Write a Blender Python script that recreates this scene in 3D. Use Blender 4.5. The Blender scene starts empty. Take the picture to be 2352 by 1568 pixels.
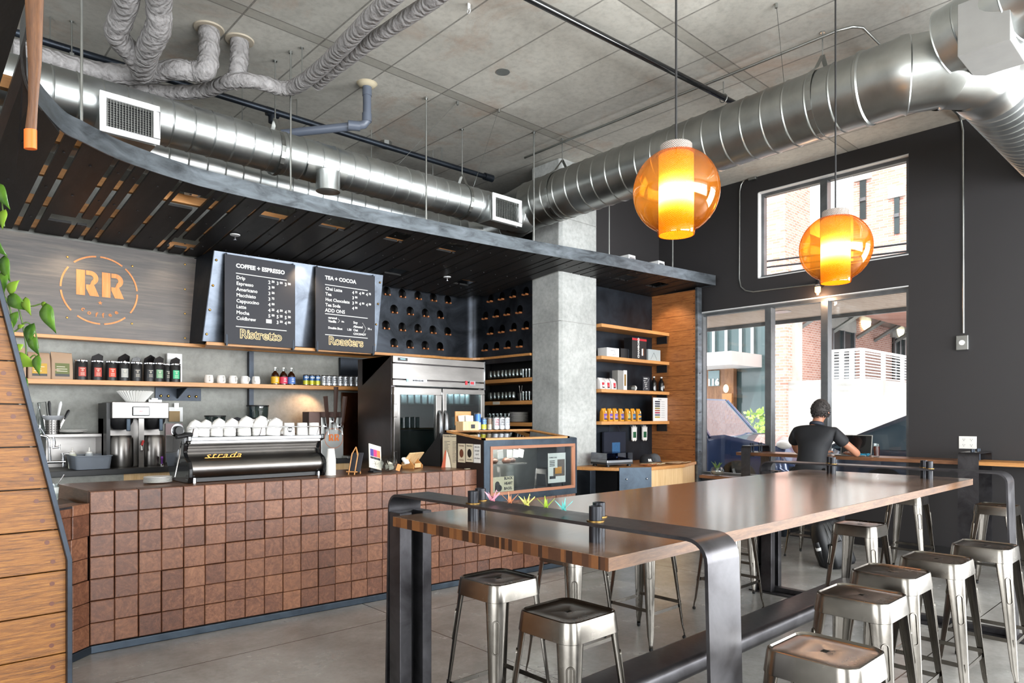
import bpy, bmesh, math, random
from mathutils import Vector, Matrix
random.seed(7)
R = math.radians
SC = bpy.context.scene
COL = SC.collection
# ------------------------------------------------------------------ camera
# room axes: x runs along the counter towards the window wall, y towards the back wall, z up, metres
F, CX, V0, EYE = 1568.0, 1176.0, 960.0, 1.52
_s = math.hypot(1698, 1568); CA, SA = 1698 / _s, 1568 / _s
cam_d = bpy.data.cameras.new('camera'); cam_d.sensor_width = 36.0; cam_d.lens = 24.0
cam_d.shift_y = (V0 - 784) / 2352.0; cam_d.clip_start = 0.05; cam_d.clip_end = 300
cam = bpy.data.objects.new('camera', cam_d); COL.objects.link(cam)
cam.location = (0, 0, EYE); cam.rotation_euler = (R(90), 0, -math.atan2(SA, CA)); SC.camera = cam
# ------------------------------------------------------------------ view, world, sun, daylight
SC.view_settings.view_transform = 'Standard'; SC.view_settings.look = 'None'
SC.view_settings.gamma = 1; SC.view_settings.use_curve_mapping = False
SC.view_settings.exposure = 1.3
cy = SC.cycles
cy.use_denoising = True; cy.use_adaptive_sampling = True; cy.adaptive_threshold = 0.03
cy.max_bounces = 7; cy.diffuse_bounces = 3; cy.glossy_bounces = 3; cy.transmission_bounces = 6
cy.transparent_max_bounces = 8; cy.caustics_reflective = False; cy.caustics_refractive = False
cy.sample_clamp_indirect = 6
world = bpy.data.worlds.new('sky'); SC.world = world; world.use_nodes = True
nt = world.node_tree; bg = nt.nodes['Background']
bg.inputs[0].default_value = (0.92, 0.96, 1.0, 1); bg.inputs[1].default_value = 1.75
def light(name, kind, loc, energy, color=(1, 1, 1), size=1.0, size_y=None, rot=(0, 0, 0), spot=60, blend=.6, aim=None):
    d = bpy.data.lights.new(name, kind); d.energy = energy; d.color = color
    if kind == 'AREA':
        d.size = size
        if size_y: d.shape = 'RECTANGLE'; d.size_y = size_y
    elif kind == 'SUN': d.angle = R(size)
    else:
        d.shadow_soft_size = size
        if kind == 'SPOT': d.spot_size = R(spot); d.spot_blend = blend
    o = bpy.data.objects.new(name, d); COL.objects.link(o); o.location = loc; o.rotation_euler = rot
    if aim is not None: o.rotation_euler = (Vector(aim) - Vector(loc)).to_track_quat('-Z', 'Y').to_euler()
    return o
light('sun', 'SUN', (0, 0, 20), 2.0, (1, .96, .9), 1.0, aim=(11, 4.5, 6))
# daylight falling in through the tall street windows behind and beside the viewer and through the window wall
light('daylight_rear_windows', 'AREA', (3.2, -5.7, 2.2), 600, (.93, .97, 1), 8.5, 3.4, aim=(3.4, 2.6, 7.5))
light('daylight_side_windows', 'AREA', (-5.6, -1.2, 2.2), 160, (.95, .98, 1), 5.0, 3.0, aim=(3, 2.5, 6.5))
light('daylight_door_side', 'AREA', (8.85, -2.5, 1.9), 300, (.95, .98, 1), 3.4, 3.6, aim=(4, 1.8, 4.4))
# ------------------------------------------------------------------ sight helpers: where a seen point lies on a known plane
def _ray(u):
    r = (u - CX) / F
    return CA * r + SA, -SA * r + CA
def on_z(u, v, z):
    a, b = _ray(u); Y = F * (EYE - z) / (v - V0); return Vector((a * Y, b * Y, z))
def on_y(u, v, y):
    a, b = _ray(u); Y = y / b; return Vector((a * Y, y, EYE - (v - V0) * Y / F))
def on_x(u, v, x):
    a, b = _ray(u); Y = x / a; return Vector((x, b * Y, EYE - (v - V0) * Y / F))
# ------------------------------------------------------------------ materials
def lin(h):
    if isinstance(h, (tuple, list)): return tuple(h)[:3]
    h = h.lstrip('#'); c = [int(h[i:i + 2], 16) / 255 for i in (0, 2, 4)]
    return tuple(x / 12.92 if x <= .04045 else ((x + .055) / 1.055) ** 2.4 for x in c)
class NT:
    def __init__(s, name):
        s.m = bpy.data.materials.new(name); s.m.use_nodes = True; s.t = s.m.node_tree; s.n = s.t.nodes
        s.b = s.n['Principled BSDF']; s.out = s.n['Material Output']
    def new(s, k, **kw):
        n = s.n.new('ShaderNode' + k)
        for a, v in kw.items(): setattr(n, a, v)
        return n
    def link(s, a, b): s.t.links.new(a, b)
    def coord(s, scale=(1, 1, 1), rot=(0, 0, 0), kind='Object'):
        tc = s.new('TexCoord'); mp = s.new('Mapping'); mp.inputs['Scale'].default_value = scale
        mp.inputs['Rotation'].default_value = rot; s.link(tc.outputs[kind], mp.inputs[0]); return mp.outputs[0]
    def noise(s, vec, scale, detail=4, rough=.55, dist=0):
        n = s.new('TexNoise'); n.inputs['Scale'].default_value = scale; n.inputs['Detail'].default_value = detail
        n.inputs['Roughness'].default_value = rough; n.inputs['Distortion'].default_value = dist
        s.link(vec, n.inputs['Vector']); return n.outputs['Fac']
    def ramp(s, fac, stops):
        r = s.new('ValToRGB'); e = r.color_ramp.elements
        while len(e) < len(stops): e.new(.5)
        for k, (p, c) in enumerate(stops):
            e[k].position = p; e[k].color = (*lin(c), 1) if not isinstance(c, (int, float)) else (c, c, c, 1)
        s.link(fac, r.inputs[0]); return r.outputs[0]
    def math(s, op, a, b=None, c=None):
        n = s.new('Math', operation=op)
        for k, x in enumerate((a, b, c)):
            if x is None: continue
            if isinstance(x, (int, float)): n.inputs[k].default_value = x
            else: s.link(x, n.inputs[k])
        return n.outputs[0]
    def mix(s, fac, a, b, mode='MIX'):
        n = s.new('Mix', data_type='RGBA', blend_type=mode)
        for i, x in ((0, fac), (6, a), (7, b)):
            if isinstance(x, (int, float)): n.inputs[i].default_value = x if i == 0 else (x, x, x, 1)
            elif isinstance(x, (tuple, list, str)): n.inputs[i].default_value = (*lin(x), 1)
            else: s.link(x, n.inputs[i])
        return n.outputs[2]
    def bump(s, h, st=.2, dist=.01):
        n = s.new('Bump'); n.inputs['Strength'].default_value = st; n.inputs['Distance'].default_value = dist
        s.link(h, n.inputs['Height']); s.link(n.outputs[0], s.b.inputs['Normal'])
    def set(s, **kw):
        for k, v in kw.items():
            i = s.b.inputs[{'base': 'Base Color', 'rough': 'Roughness', 'metal': 'Metallic', 'spec': 'Specular IOR Level',
                            'trans': 'Transmission Weight', 'ior': 'IOR', 'alpha': 'Alpha', 'coat': 'Coat Weight'}[k]]
            if isinstance(v, (int, float)): i.default_value = v
            elif isinstance(v, (tuple, list, str)): i.default_value = (*lin(v), 1)
            else: s.link(v, i)
        return s
def plain(name, c, rough=.5, metal=0, var=.12, scale=9, spec=.5, bump=0, coat=0):
    t = NT(name); v = t.coord(); n = t.noise(v, scale)
    c = lin(c); t.set(base=t.mix(n, tuple(x * (1 - var) for x in c), tuple(min(1, x * (1 + var)) for x in c)), rough=rough, metal=metal, spec=spec, coat=coat)
    if bump: t.bump(t.noise(v, scale * 8), bump, .004)
    return t.m
def steel(name, c1, c2, r1, r2, scale=(3, 3, 3), metal=1, ns=2.0, dist=.6, bump=.04):
    t = NT(name); v = t.coord(scale); n = t.noise(v, ns, 6, .62, dist); n2 = t.noise(v, ns * 7, 3)
    t.set(base=t.ramp(n, [(.3, c1), (.7, c2)]), metal=metal)
    t.set(rough=t.ramp(t.math('MULTIPLY_ADD', n, .7, t.math('MULTIPLY', n2, .3)), [(.3, r1), (.7, r2)]))
    if bump: t.bump(n2, bump, .003)
    return t.m
def wood(name, cs, scale, rough=.4, ns=3, fine=28, bump=.08, spec=.5):
    """scale stretches the grain: small number along the grain"""
    t = NT(name); v = t.coord(scale); n = t.noise(v, ns, 6, .65, .5); n2 = t.noise(v, fine, 4, .7)
    f = t.math('MULTIPLY_ADD', n, .6, t.math('MULTIPLY', n2, .4))
    t.set(base=t.ramp(f, [(.32, cs[0]), (.5, cs[1]), (.68, cs[2])]), rough=rough, spec=spec)
    if bump: t.bump(n2, bump, .003)
    return t.m
def concrete(name, c1, c2, scale=1.2, rough=.75, spot=.1, bump=.12, spec=.4, warm=None):
    t = NT(name); v = t.coord(); n = t.noise(v, scale, 8, .62, .4); n2 = t.noise(v, scale * 14, 5, .7)
    c = t.ramp(n, [(.28, c1), (.72, c2)])
    c = t.mix(spot, c, t.ramp(n2, [(.3, '#404040'), (.6, '#ffffff')]), 'MULTIPLY')
    if warm:
        w = t.noise(v, scale * .6, 5, .7, 1.2)
        c = t.mix(t.math('MULTIPLY', t.ramp(w, [(.52, 0.0), (.7, 1.0)]), .4), c, warm)
    t.set(base=c, rough=rough, spec=spec); t.bump(n2, bump, .004)
    return t.m
def emit(name, c, st):
    t = NT(name); t.b.inputs['Emission Color'].default_value = (*lin(c), 1); t.b.inputs['Emission Strength'].default_value = st
    t.set(base=c); return t.m
def glass_thin(name, tint='#ffffff', refl=.06, tr=1.0, rough=.02):
    """clear sheet: lets the light through untouched, mirrors a little more at grazing angles"""
    t = NT(name); tr_ = t.new('BsdfTransparent'); tr_.inputs[0].default_value = (*[x * tr for x in lin(tint)], 1)
    gl = t.new('BsdfGlossy'); gl.inputs['Roughness'].default_value = rough
    lw = t.new('LayerWeight'); lw.inputs[0].default_value = .25
    f = t.math('MULTIPLY_ADD', t.math('POWER', lw.outputs['Facing'], 2.2), .55, refl)
    mx = t.new('MixShader'); t.link(f, mx.inputs[0]); t.link(tr_.outputs[0], mx.inputs[1]); t.link(gl.outputs[0], mx.inputs[2])
    t.link(mx.outputs[0], t.out.inputs[0]); return t.m
M = {}
M['steel_canopy'] = steel('steel_canopy', '#464a4e', '#7b838a', .32, .48, (2, 2, 6), .75, 2, .6, .01)
M['plank_black'] = wood('plank_black', ('#131212', '#1d1c1c', '#2c2a29'), (7, .9, 7), .45, 2, 20, .1, .25)
M['black_steel'] = steel('black_steel', '#1e2127', '#353c45', .34, .48, (1.5, 1.5, 1.5), .7, 2, .6, .006)
M['table_steel'] = steel('table_steel', '#333134', '#565558', .28, .42, (3, 3, 3), .8, 1.6, .5, .008)
M['blue_steel'] = steel('blue_steel', '#2a323b', '#424d58', .36, .48, (2, 2, 2), .7, 2, .6, .006)
M['menu_steel'] = steel('menu_steel', '#3a3e45', '#6d7580', .26, .42, (1.1, 1.1, 1.4), .85, 1.8, .6, 0)
M['gun_steel'] = steel('gun_steel', '#615d57', '#87827b', .2, .3, (2.5, 2.5, 2), 1, 1.5, .5, 0)
M['stainless'] = steel('stainless', '#6e6b68', '#8a8784', .27, .36, (.6, 2, 2), 1, 2, .3, 0)
M['bottle_steel'] = steel('bottle_steel', '#1d1f22', '#4b5058', .26, .42, (1.1, 1.1, 1.4), .85, 1.8, .6, 0)
M['chrome'] = plain('chrome', '#d9dadd', .07, 1, .03)
M['brushed'] = steel('brushed', '#808387', '#a0a3a7', .28, .36, (.5, 3, 3), 1, 3, .3, 0)
M['galv'] = steel('galv', '#b4b9b8', '#d3d7d7', .30, .40, (1.5, 1.5, 1.5), 1, 1.3, .5, 0)
M['galv_dark'] = steel('galv_dark', '#9b9d9a', '#bfc1be', .28, .38, (1.3, 1.3, 1.3), 1, 1.2, .5, 0)
M['bamboo'] = wood('bamboo', ('#a5703c', '#c48a50', '#d59f66'), (.8, 14, 14), .42, 2.5, 16)
M['bamboo_y'] = wood('bamboo_y', ('#a5703c', '#c48a50', '#d59f66'), (14, .8, 14), .42, 2.5, 16)
M['bamboo_light'] = wood('bamboo_light', ('#cba370', '#dfbb8a', '#e9cb9f'), (12, 12, .6), .45, 2.5, 16)
M['fin_oak'] = wood('fin_oak', ('#351c09', '#80501f', '#a36f2f'), (2.2, 6, 40), .5, 2.6, 7, .35)
M['panel_oak'] = wood('panel_oak', ('#64371a', '#8f5a30', '#a56e40'), (6, 1.6, 16), .42, 3, 9, .2)
M['table_top'] = wood('table_top', ('#453429', '#755c4b', '#9c8571'), (.8, 30, 8), .22, 2.2, 9, .03, .5)
M['table_top'].node_tree.nodes['Principled BSDF'].inputs['Coat Weight'].default_value = .7; M['table_top'].node_tree.nodes['Principled BSDF'].inputs['Coat Roughness'].default_value = .14
M['table_end'] = wood('table_end', ('#2c1a10', '#5b3820', '#85552f'), (2, 30, 2), .4, 2.5, 9, .1)
M['bar_top'] = wood('bar_top', ('#4e3322', '#765037', '#93694c'), (14, .8, 8), .3, 2.5, 14, .05)
M['copper'] = steel('copper', '#5a3323', '#8f5638', .25, .45, (1.5, 1.5, 1.5), .85, 2)
M['copper_peg'] = plain('copper_peg', '#c9804f', .35, .4)
M['logo_panel'] = wood('logo_panel', ('#332e2d', '#4b4542', '#6b6256'), (.45, 3, 7), .4, 2.2, 7, .1)
M['logo_orange'] = wood('logo_orange', ('#b36a2c', '#cf8040', '#dd9656'), (16, 3, 1), .5, 2, 8, .02)
M['concrete_wall'] = concrete('concrete_wall', '#787874', '#a5a6a0', 1.1, .7, .25)
M['concrete_col'] = concrete('concrete_col', '#9a9c99', '#cbcdca', 1.5, .75, .25)
M['charcoal'] = plain('charcoal', '#2b292a', .55, 0, .06, 3)
M['black_paint'] = plain('black_paint', '#1c1b1c', .5, 0, .1, 3)
M['black'] = plain('black', '#141416', .45, 0, .1)
M['black_gloss'] = plain('black_gloss', '#0e0f11', .12, 0, .1, coat=.5)
M['rubber'] = plain('rubber', '#1a1a1b', .8, 0, .1)
M['white'] = plain('white', '#e8e6e1', .35, 0, .04)
M['china'] = plain('china', '#eceae6', .15, 0, .02, coat=.4)
M['white_paint'] = plain('white_paint', '#dcdddd', .5, 0, .03)
M['grey_wrap'] = None
M['paper'] = plain('paper', '#dcd5c6', .8, 0, .04)
M['cream'] = plain('cream', '#ddd0b4', .8, 0, .05)
M['chalk'] = plain('chalk', '#33343a', .7, 0, .08, 3)
M['chalk_white'] = plain('chalk_white', '#f2f2ee', .8, 0, .02)
M['gold_line'] = plain('gold_line', '#e3c894', .6, 0, .05)
M['brass'] = plain('brass', '#8a6c3c', .35, 1, .08)
M['window_frame'] = steel('window_frame', '#5d6062', '#76797b', .35, .45, (2, 2, 2), .6)
M['pane'] = glass_thin('pane', '#fbfbfb', .03)
M['clear'] = glass_thin('clear', '#f0f4f4', .10)
M['dark_pane'] = glass_thin('dark_pane', '#9aa8a8', .12)
M['lid_pane'] = glass_thin('lid_pane', '#aab6cf', .22)
def tube_wrap():
    t = NT('grey_wrap'); v = t.coord((1, 1, 1)); n = t.noise(v, 9, 4, .6, 2.5)
    w = t.new('TexWave', wave_type='BANDS', bands_direction='DIAGONAL'); w.inputs['Scale'].default_value = 9
    w.inputs['Distortion'].default_value = 9; w.inputs['Detail'].default_value = 4; t.link(v, w.inputs[0])
    t.set(base=t.ramp(n, [(.3, '#7c7978'), (.7, '#9d9a99')]), rough=.62); t.bump(w.outputs['Fac'], .4, .02); return t.m
M['grey_wrap'] = tube_wrap()
def ceiling_mat():
    t = NT('ceiling_concrete'); tc = t.new('TexCoord'); sp = t.new('SeparateXYZ'); t.link(tc.outputs['Object'], sp.inputs[0])
    X, Y = sp.outputs[0], sp.outputs[1]
    cx_ = t.math('FLOOR', t.math('DIVIDE', t.math('SUBTRACT', X, 3.45 - 6.6), .66))
    cy_ = t.math('FLOOR', t.math('DIVIDE', t.math('SUBTRACT', Y, 5.37 - 21.6), 2.16))
    fx = t.math('FRACT', t.math('DIVIDE', t.math('SUBTRACT', X, 3.45 - 6.6), .66))
    fy = t.math('FRACT', t.math('DIVIDE', t.math('SUBTRACT', Y, 5.37 - 21.6), 2.16))
    cb = t.new('CombineXYZ'); t.link(cx_, cb.inputs[0]); t.link(cy_, cb.inputs[1])
    wn = t.new('TexWhiteNoise', noise_dimensions='3D'); t.link(cb.outputs[0], wn.inputs[0])
    v = t.coord(); n = t.noise(v, .9, 8, .65, .6); fine = t.noise(v, 16, 6, .7); rust = t.noise(v, .8, 6, .7, 1.5)
    c = t.ramp(n, [(.25, '#b0ada4'), (.75, '#e0ddd3')])
    c = t.mix(.22, c, wn.outputs['Value'], 'MULTIPLY')
    c = t.mix(.2, c, t.ramp(fine, [(.3, '#505050'), (.55, '#ffffff')]), 'MULTIPLY')
    c = t.mix(t.math('MULTIPLY', t.ramp(rust, [(.52, 0.0), (.70, 1.0)]), .5), c, '#ad8a70')
    ex = t.math('LESS_THAN', t.math('ABSOLUTE', t.math('SUBTRACT', fx, .5)), .488)   # 1 inside a board, 0 on a joint
    ey = t.math('LESS_THAN', t.math('ABSOLUTE', t.math('SUBTRACT', fy, .5)), .497)
    band = t.math('LESS_THAN', fy, .055)
    bedge = t.math('LESS_THAN', t.math('ABSOLUTE', t.math('SUBTRACT', fy, .055)), .003)
    c = t.mix(t.math('MULTIPLY', band, .5), c, '#8f8b80')
    jn = t.math('SUBTRACT', 1, t.math('MULTIPLY', ex, ey)); jn = t.math('MAXIMUM', jn, bedge)
    c = t.mix(t.math('MULTIPLY', jn, t.math('MULTIPLY_ADD', fine, .9, .15)), c, '#4e4b46')
    t.set(base=c, rough=.7); t.bump(t.math('SUBTRACT', fine, jn), .25, .006); return t.m
M['ceiling'] = ceiling_mat()
def floor_mat():
    t = NT('floor_concrete'); tc = t.new('TexCoord'); sp = t.new('SeparateXYZ'); t.link(tc.outputs['Object'], sp.inputs[0])
    fx = t.math('FRACT', t.math('DIVIDE', t.math('SUBTRACT', sp.outputs[0], 2.89 - 15.1), 3.02))
    fy = t.math('FRACT', t.math('DIVIDE', t.math('SUBTRACT', sp.outputs[1], 1.40 - 30.2), 3.02))
    jx = t.math('LESS_THAN', fx, .0026); jy = t.math('LESS_THAN', fy, .0026); j = t.math('MAXIMUM', jx, jy)
    v = t.coord(); n = t.noise(v, .9, 8, .62, .3); st = t.noise(v, 1.9, 7, .62, .3); fine = t.noise(v, 30, 4, .7)
    c = t.ramp(n, [(.28, '#8a8884'), (.72, '#b6b6b3')]); c = t.mix(.35, c, t.ramp(st, [(.36, '#8b7f75'), (.6, '#ffffff')]), 'MULTIPLY')
    c = t.mix(.12, c, t.ramp(fine, [(.35, '#5a5a5a'), (.6, '#ffffff')]), 'MULTIPLY')
    t.set(base=t.mix(j, c, '#26241f'), rough=t.ramp(st, [(.3, .2), (.7, .3)])); t.bump(t.math('SUBTRACT', n, j), .05, .004); return t.m
M['floor'] = floor_mat()
def attr_wood(name, stops, attr='tone'):
    """end-grain wood blocks, each block with its own tone"""
    t = NT(name); a = t.new('Attribute', attribute_name=attr, attribute_type='GEOMETRY'); tc = t.new('TexCoord')
    off = t.new('VectorMath', operation='MULTIPLY_ADD'); t.link(a.outputs['Color'], off.inputs[0]); off.inputs[1].default_value = (9, 9, 9)
    t.link(tc.outputs['Object'], off.inputs[2])
    n = t.noise(off.outputs[0], 9, 6, .65, 3.5); n2 = t.noise(off.outputs[0], 60, 3, .7, 1)
    f = t.math('MULTIPLY_ADD', n, .5, t.math('MULTIPLY_ADD', n2, .32, t.math('MULTIPLY', a.outputs['Fac'], .3)))
    t.set(base=t.ramp(f, stops), rough=.42); t.bump(n2, .18, .003); return t.m
M['blocks'] = attr_wood('wood_blocks', [(.32, '#3d2317'), (.52, '#66402e'), (.78, '#98694d')])
def brick_mat():
    t = NT('brick'); v = t.coord((1, 1, 1))
    tc = t.new('TexCoord'); sp = t.new('SeparateXYZ'); t.link(tc.outputs['Object'], sp.inputs[0])
    cb = t.new('CombineXYZ'); t.link(t.math('ADD', sp.outputs[0], sp.outputs[1]), cb.inputs[0]); t.link(sp.outputs[2], cb.inputs[1])
    b = t.new('TexBrick'); b.inputs['Scale'].default_value = 1.0; b.inputs['Brick Width'].default_value = .21
    b.inputs['Row Height'].default_value = .07; b.inputs['Mortar Size'].default_value = .008
    b.inputs['Color1'].default_value = (*lin('#d5a493'), 1); b.inputs['Color2'].default_value = (*lin('#bd8674'), 1); b.inputs['Mortar'].default_value = (*lin('#e0d4cb'), 1)  # colours paled to paint in the haze of the window glass
    t.link(cb.outputs[0], b.inputs['Vector']); t.set(base=b.outputs['Color'], rough=.85); return t.m
M['brick'] = brick_mat()
def prism_glass(name, tint, st, bulb, base=.42, mod=.4):
    """pressed prism glass sleeve, glowing from the lamp inside it"""
    t = NT(name); tc = t.new('TexCoord'); sp = t.new('SeparateXYZ'); t.link(tc.outputs['Object'], sp.inputs[0])
    ang = t.math('ARCTAN2', sp.outputs[1], sp.outputs[0])
    a = t.math('SINE', t.math('MULTIPLY', ang, 44)); b = t.math('SINE', t.math('MULTIPLY', sp.outputs[2], 640))
    g = t.math('MULTIPLY', a, b)
    t.set(base=tint, rough=.15); t.bump(g, .9, .004)
    d = t.math('POWER', 2.718, t.math('MULTIPLY', t.math('POWER', t.math('DIVIDE', t.math('SUBTRACT', sp.outputs[2], bulb), .055), 2), -1))
    t.link(t.mix(t.math('MINIMUM', t.math('MULTIPLY', d, 1.3), 1), tint, '#fff3cf'), t.b.inputs['Emission Color'])
    d = t.math('MULTIPLY_ADD', d, st, t.math('MULTIPLY_ADD', g, mod, base)); t.link(d, t.b.inputs['Emission Strength']); return t.m
# ------------------------------------------------------------------ mesh building
def frame(o, right, up):
    r = Vector(right).normalized(); u = Vector(up).normalized(); n = r.cross(u)
    m = Matrix((r, u, n)).transposed().to_4x4(); m.translation = Vector(o); return m
def rot_z(o, a=0, tilt=0):
    m = Matrix.Rotation(a, 4, 'Z') @ Matrix.Rotation(tilt, 4, 'X'); m.translation = Vector(o); return m
def text_geo(body, size, offset=0, align='LEFT', space=1.0):
    cu = bpy.data.curves.new('lettering', 'FONT'); cu.body = body; cu.size = size; cu.offset = offset; cu.align_x = align
    cu.space_character = space; cu.resolution_u = 2
    o = bpy.data.objects.new('lettering', cu); COL.objects.link(o)
    dg = bpy.context.evaluated_depsgraph_get(); me = bpy.data.meshes.new_from_object(o.evaluated_get(dg))
    g = ([v.co.copy() for v in me.vertices], [tuple(p.vertices) for p in me.polygons])
    bpy.data.objects.remove(o); bpy.data.curves.remove(cu); bpy.data.meshes.remove(me); return g
class MB:
    def __init__(s): s.v = []; s.f = []; s.mi = []; s.cur = 0; s.M = None; s.tone = []
    def add(s, vs, fs, M=None):
        k = len(s.v)
        for v in vs:
            v = Vector(v)
            if M is not None: v = M @ v
            if s.M is not None: v = s.M @ v
            s.v.append(v)
        for f in fs: s.f.append(tuple(k + i for i in f)); s.mi.append(s.cur)
        return s
    def box(s, x0, x1, y0, y1, z0, z1, M=None):
        v = [(x, y, z) for x in (x0, x1) for y in (y0, y1) for z in (z0, z1)]
        return s.add(v, [(0, 1, 3, 2), (4, 6, 7, 5), (0, 4, 5, 1), (2, 3, 7, 6), (0, 2, 6, 4), (1, 5, 7, 3)], M)
    def cbox(s, c, d, M=None):
        return s.box(c[0] - d[0] / 2, c[0] + d[0] / 2, c[1] - d[1] / 2, c[1] + d[1] / 2, c[2] - d[2] / 2, c[2] + d[2] / 2, M)
    def prism(s, poly, d0, d1, M=None):
        """poly in the local xy plane, pushed from z=d0 to z=d1"""
        n = len(poly); v = [(p[0], p[1], d0) for p in poly] + [(p[0], p[1], d1) for p in poly]
        f = [tuple(range(n))[::-1], tuple(range(n, 2 * n))] + [(i, (i + 1) % n, n + (i + 1) % n, n + i) for i in range(n)]
        return s.add(v, f, M)
    def lathe(s, prof, n=24, M=None, a0=0, a1=2 * math.pi):
        full = abs(a1 - a0 - 2 * math.pi) < 1e-6; m = n if full else n + 1; v = []; f = []
        for r, z in prof:
            for i in range(m):
                a = a0 + (a1 - a0) * i / n; v.append((r * math.cos(a), r * math.sin(a), z))
        for k in range(len(prof) - 1):
            for i in range(n):
                j = (i + 1) % m; f.append((k * m + i, k * m + j, (k + 1) * m + j, (k + 1) * m + i))
        if full:
            if prof[0][0] > 1e-5: f.append(tuple(range(m))[::-1])
            if prof[-1][0] > 1e-5: f.append(tuple(range((len(prof) - 1) * m, len(prof) * m)))
        return s.add(v, f, M)
    def tube(s, pts, r, n=10, closed=False, cap=True, M=None, flat=None):
        pts = [Vector(p) for p in pts]; k = len(pts); rs = r if isinstance(r, (list, tuple)) else [r] * k
        up = None; v = []; f = []
        for i, p in enumerate(pts):
            if closed: t = pts[(i + 1) % k] - pts[i - 1]
            else: t = pts[min(i + 1, k - 1)] - pts[max(i - 1, 0)]
            t.normalize()
            if up is None: up = t.orthogonal().normalized() if abs(t.z) > .95 else Vector((0, 0, 1))
            side = t.cross(up).normalized(); u2 = side.cross(t).normalized(); up = u2
            for j in range(n):
                a = 2 * math.pi * j / n; fr, fu = (flat if flat else (1, 1))
                v.append(p + (side * math.cos(a) * fr + u2 * math.sin(a) * fu) * rs[i])
        for i in range(k if closed else k - 1):
            for j in range(n):
                a, b = i * n + j, i * n + (j + 1) % n; c, d = ((i + 1) % k) * n + (j + 1) % n, ((i + 1) % k) * n + j
                f.append((a, b, c, d))
        if cap and not closed: f.append(tuple(range(n))[::-1]); f.append(tuple(range((k - 1) * n, k * n)))
        return s.add(v, f, M)
    def cyl(s, a, b, r, n=12, M=None): return s.tube([a, b], r, n, M=M)
    def text(s, body, size, M, offset=0, align='LEFT', depth=.0008, space=1.0):
        vs, fs = text_geo(body, size, offset, align, space); 
        return s.add([(v.x, v.y, depth) for v in vs], fs, M)
    def ball(s, c, r, n=12, sx=1, sy=1, sz=1, M=None):
        m = n // 2; T = Matrix.Translation(Vector(c)); T = (M @ T) if M is not None else T
        pr = [(max(1e-6, r * math.sin(math.pi * k / m)), -r * math.cos(math.pi * k / m)) for k in range(m + 1)]
        k0 = len(s.v); s.lathe(pr, n, T @ Matrix.Diagonal((sx, sy, sz, 1))); return s
    def build(s, name, mat, parent=None, loc=None, smooth=None, bevel=0, bseg=2, solid=0, subsurf=0, local=False):
        """vertices are in room coordinates unless local; the mesh is re-based on loc or on its parent"""
        me = bpy.data.meshes.new(name); base = Vector((0, 0, 0)); inv = None
        if not local:
            if parent is not None: inv = chain(parent).inverted()
            elif loc is None:
                xs = [v.x for v in s.v]; ys = [v.y for v in s.v]; zs = [v.z for v in s.v]
                loc = ((min(xs) + max(xs)) / 2, (min(ys) + max(ys)) / 2, min(zs))
            if parent is None: base = Vector(loc)
        vs = [(inv @ v if inv is not None else v - base) for v in s.v]
        me.from_pydata([tuple(v) for v in vs], [], s.f)
        mats = mat if isinstance(mat, (list, tuple)) else [mat]
        for m in mats: me.materials.append(m)
        if len(mats) > 1:
            for p, k in zip(me.polygons, s.mi): p.material_index = k
        if s.tone:
            ca = me.color_attributes.new('tone', 'FLOAT_COLOR', 'POINT')
            for i, t in enumerate(s.tone): ca.data[i].color = (t[0], t[1], t[2], 1)
        bm = bmesh.new(); bm.from_mesh(me); bmesh.ops.remove_doubles(bm, verts=bm.verts, dist=1e-6)
        bmesh.ops.recalc_face_normals(bm, faces=bm.faces); bm.to_mesh(me); bm.free()
        if smooth: me.shade_smooth(); me.set_sharp_from_angle(angle=R(smooth))
        o = bpy.data.objects.new(name, me); COL.objects.link(o)
        if parent is not None: o.parent = parent
        elif not local: o.location = base
        if local and loc is not None: o.location = loc
        if solid: m = o.modifiers.new('solid', 'SOLIDIFY'); m.thickness = solid; m.offset = 0
        if bevel: m = o.modifiers.new('bevel', 'BEVEL'); m.width = bevel; m.segments = bseg; m.limit_method = 'ANGLE'; m.angle_limit = R(40)
        if subsurf: m = o.modifiers.new('sub', 'SUBSURF'); m.levels = m.render_levels = subsurf
        return o
def chain(o):
    m = Matrix.Identity(4)
    while o is not None:
        m = (Matrix.Translation(o.location) @ o.rotation_euler.to_matrix().to_4x4()) @ m; o = o.parent
    return m
def tag(o, label, cat, group=None, kind=None):
    if label: o['label'] = label
    if cat: o['category'] = cat
    if group: o['group'] = group
    if kind: o['kind'] = kind
    return o
def thing(name, loc, label, cat, group=None, rz=0):
    o = bpy.data.objects.new(name, None); o.empty_display_size = .1; COL.objects.link(o); o.location = loc; o.rotation_euler = (0, 0, rz)
    return tag(o, label, cat, group)
def struct(o, label=None):
    o['kind'] = 'structure'
    if label: o['label'] = label
    return o
def dup(root, loc, rz=None, label=None, mats=None):
    """a thing with its parts and sub-parts, mesh data shared"""
    r = root.copy(); COL.objects.link(r); r.location = loc
    if rz is not None: r.rotation_euler = (0, 0, rz)
    if label: r['label'] = label
    def kids(a, b):
        for ch in list(a.children):
            if ch.name not in known: continue
            c = ch.copy(); COL.objects.link(c); c.parent = b
            kids(ch, c)
    known = {o.name for o in root.children_recursive}
    kids(root, r); return r
def arc(cx, cy_, r, a0, a1, n): return [(cx + r * math.cos(R(a0 + (a1 - a0) * i / n)), cy_ + r * math.sin(R(a0 + (a1 - a0) * i / n))) for i in range(n + 1)]
def rrect(w, h, r, n=4, cx=0, cy_=0):
    p = []
    for sx, sy, a in ((1, 1, 0), (-1, 1, 90), (-1, -1, 180), (1, -1, 270)):
        p += arc(cx + sx * (w / 2 - r), cy_ + sy * (h / 2 - r), r, a, a + 90, n)
    return p
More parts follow.
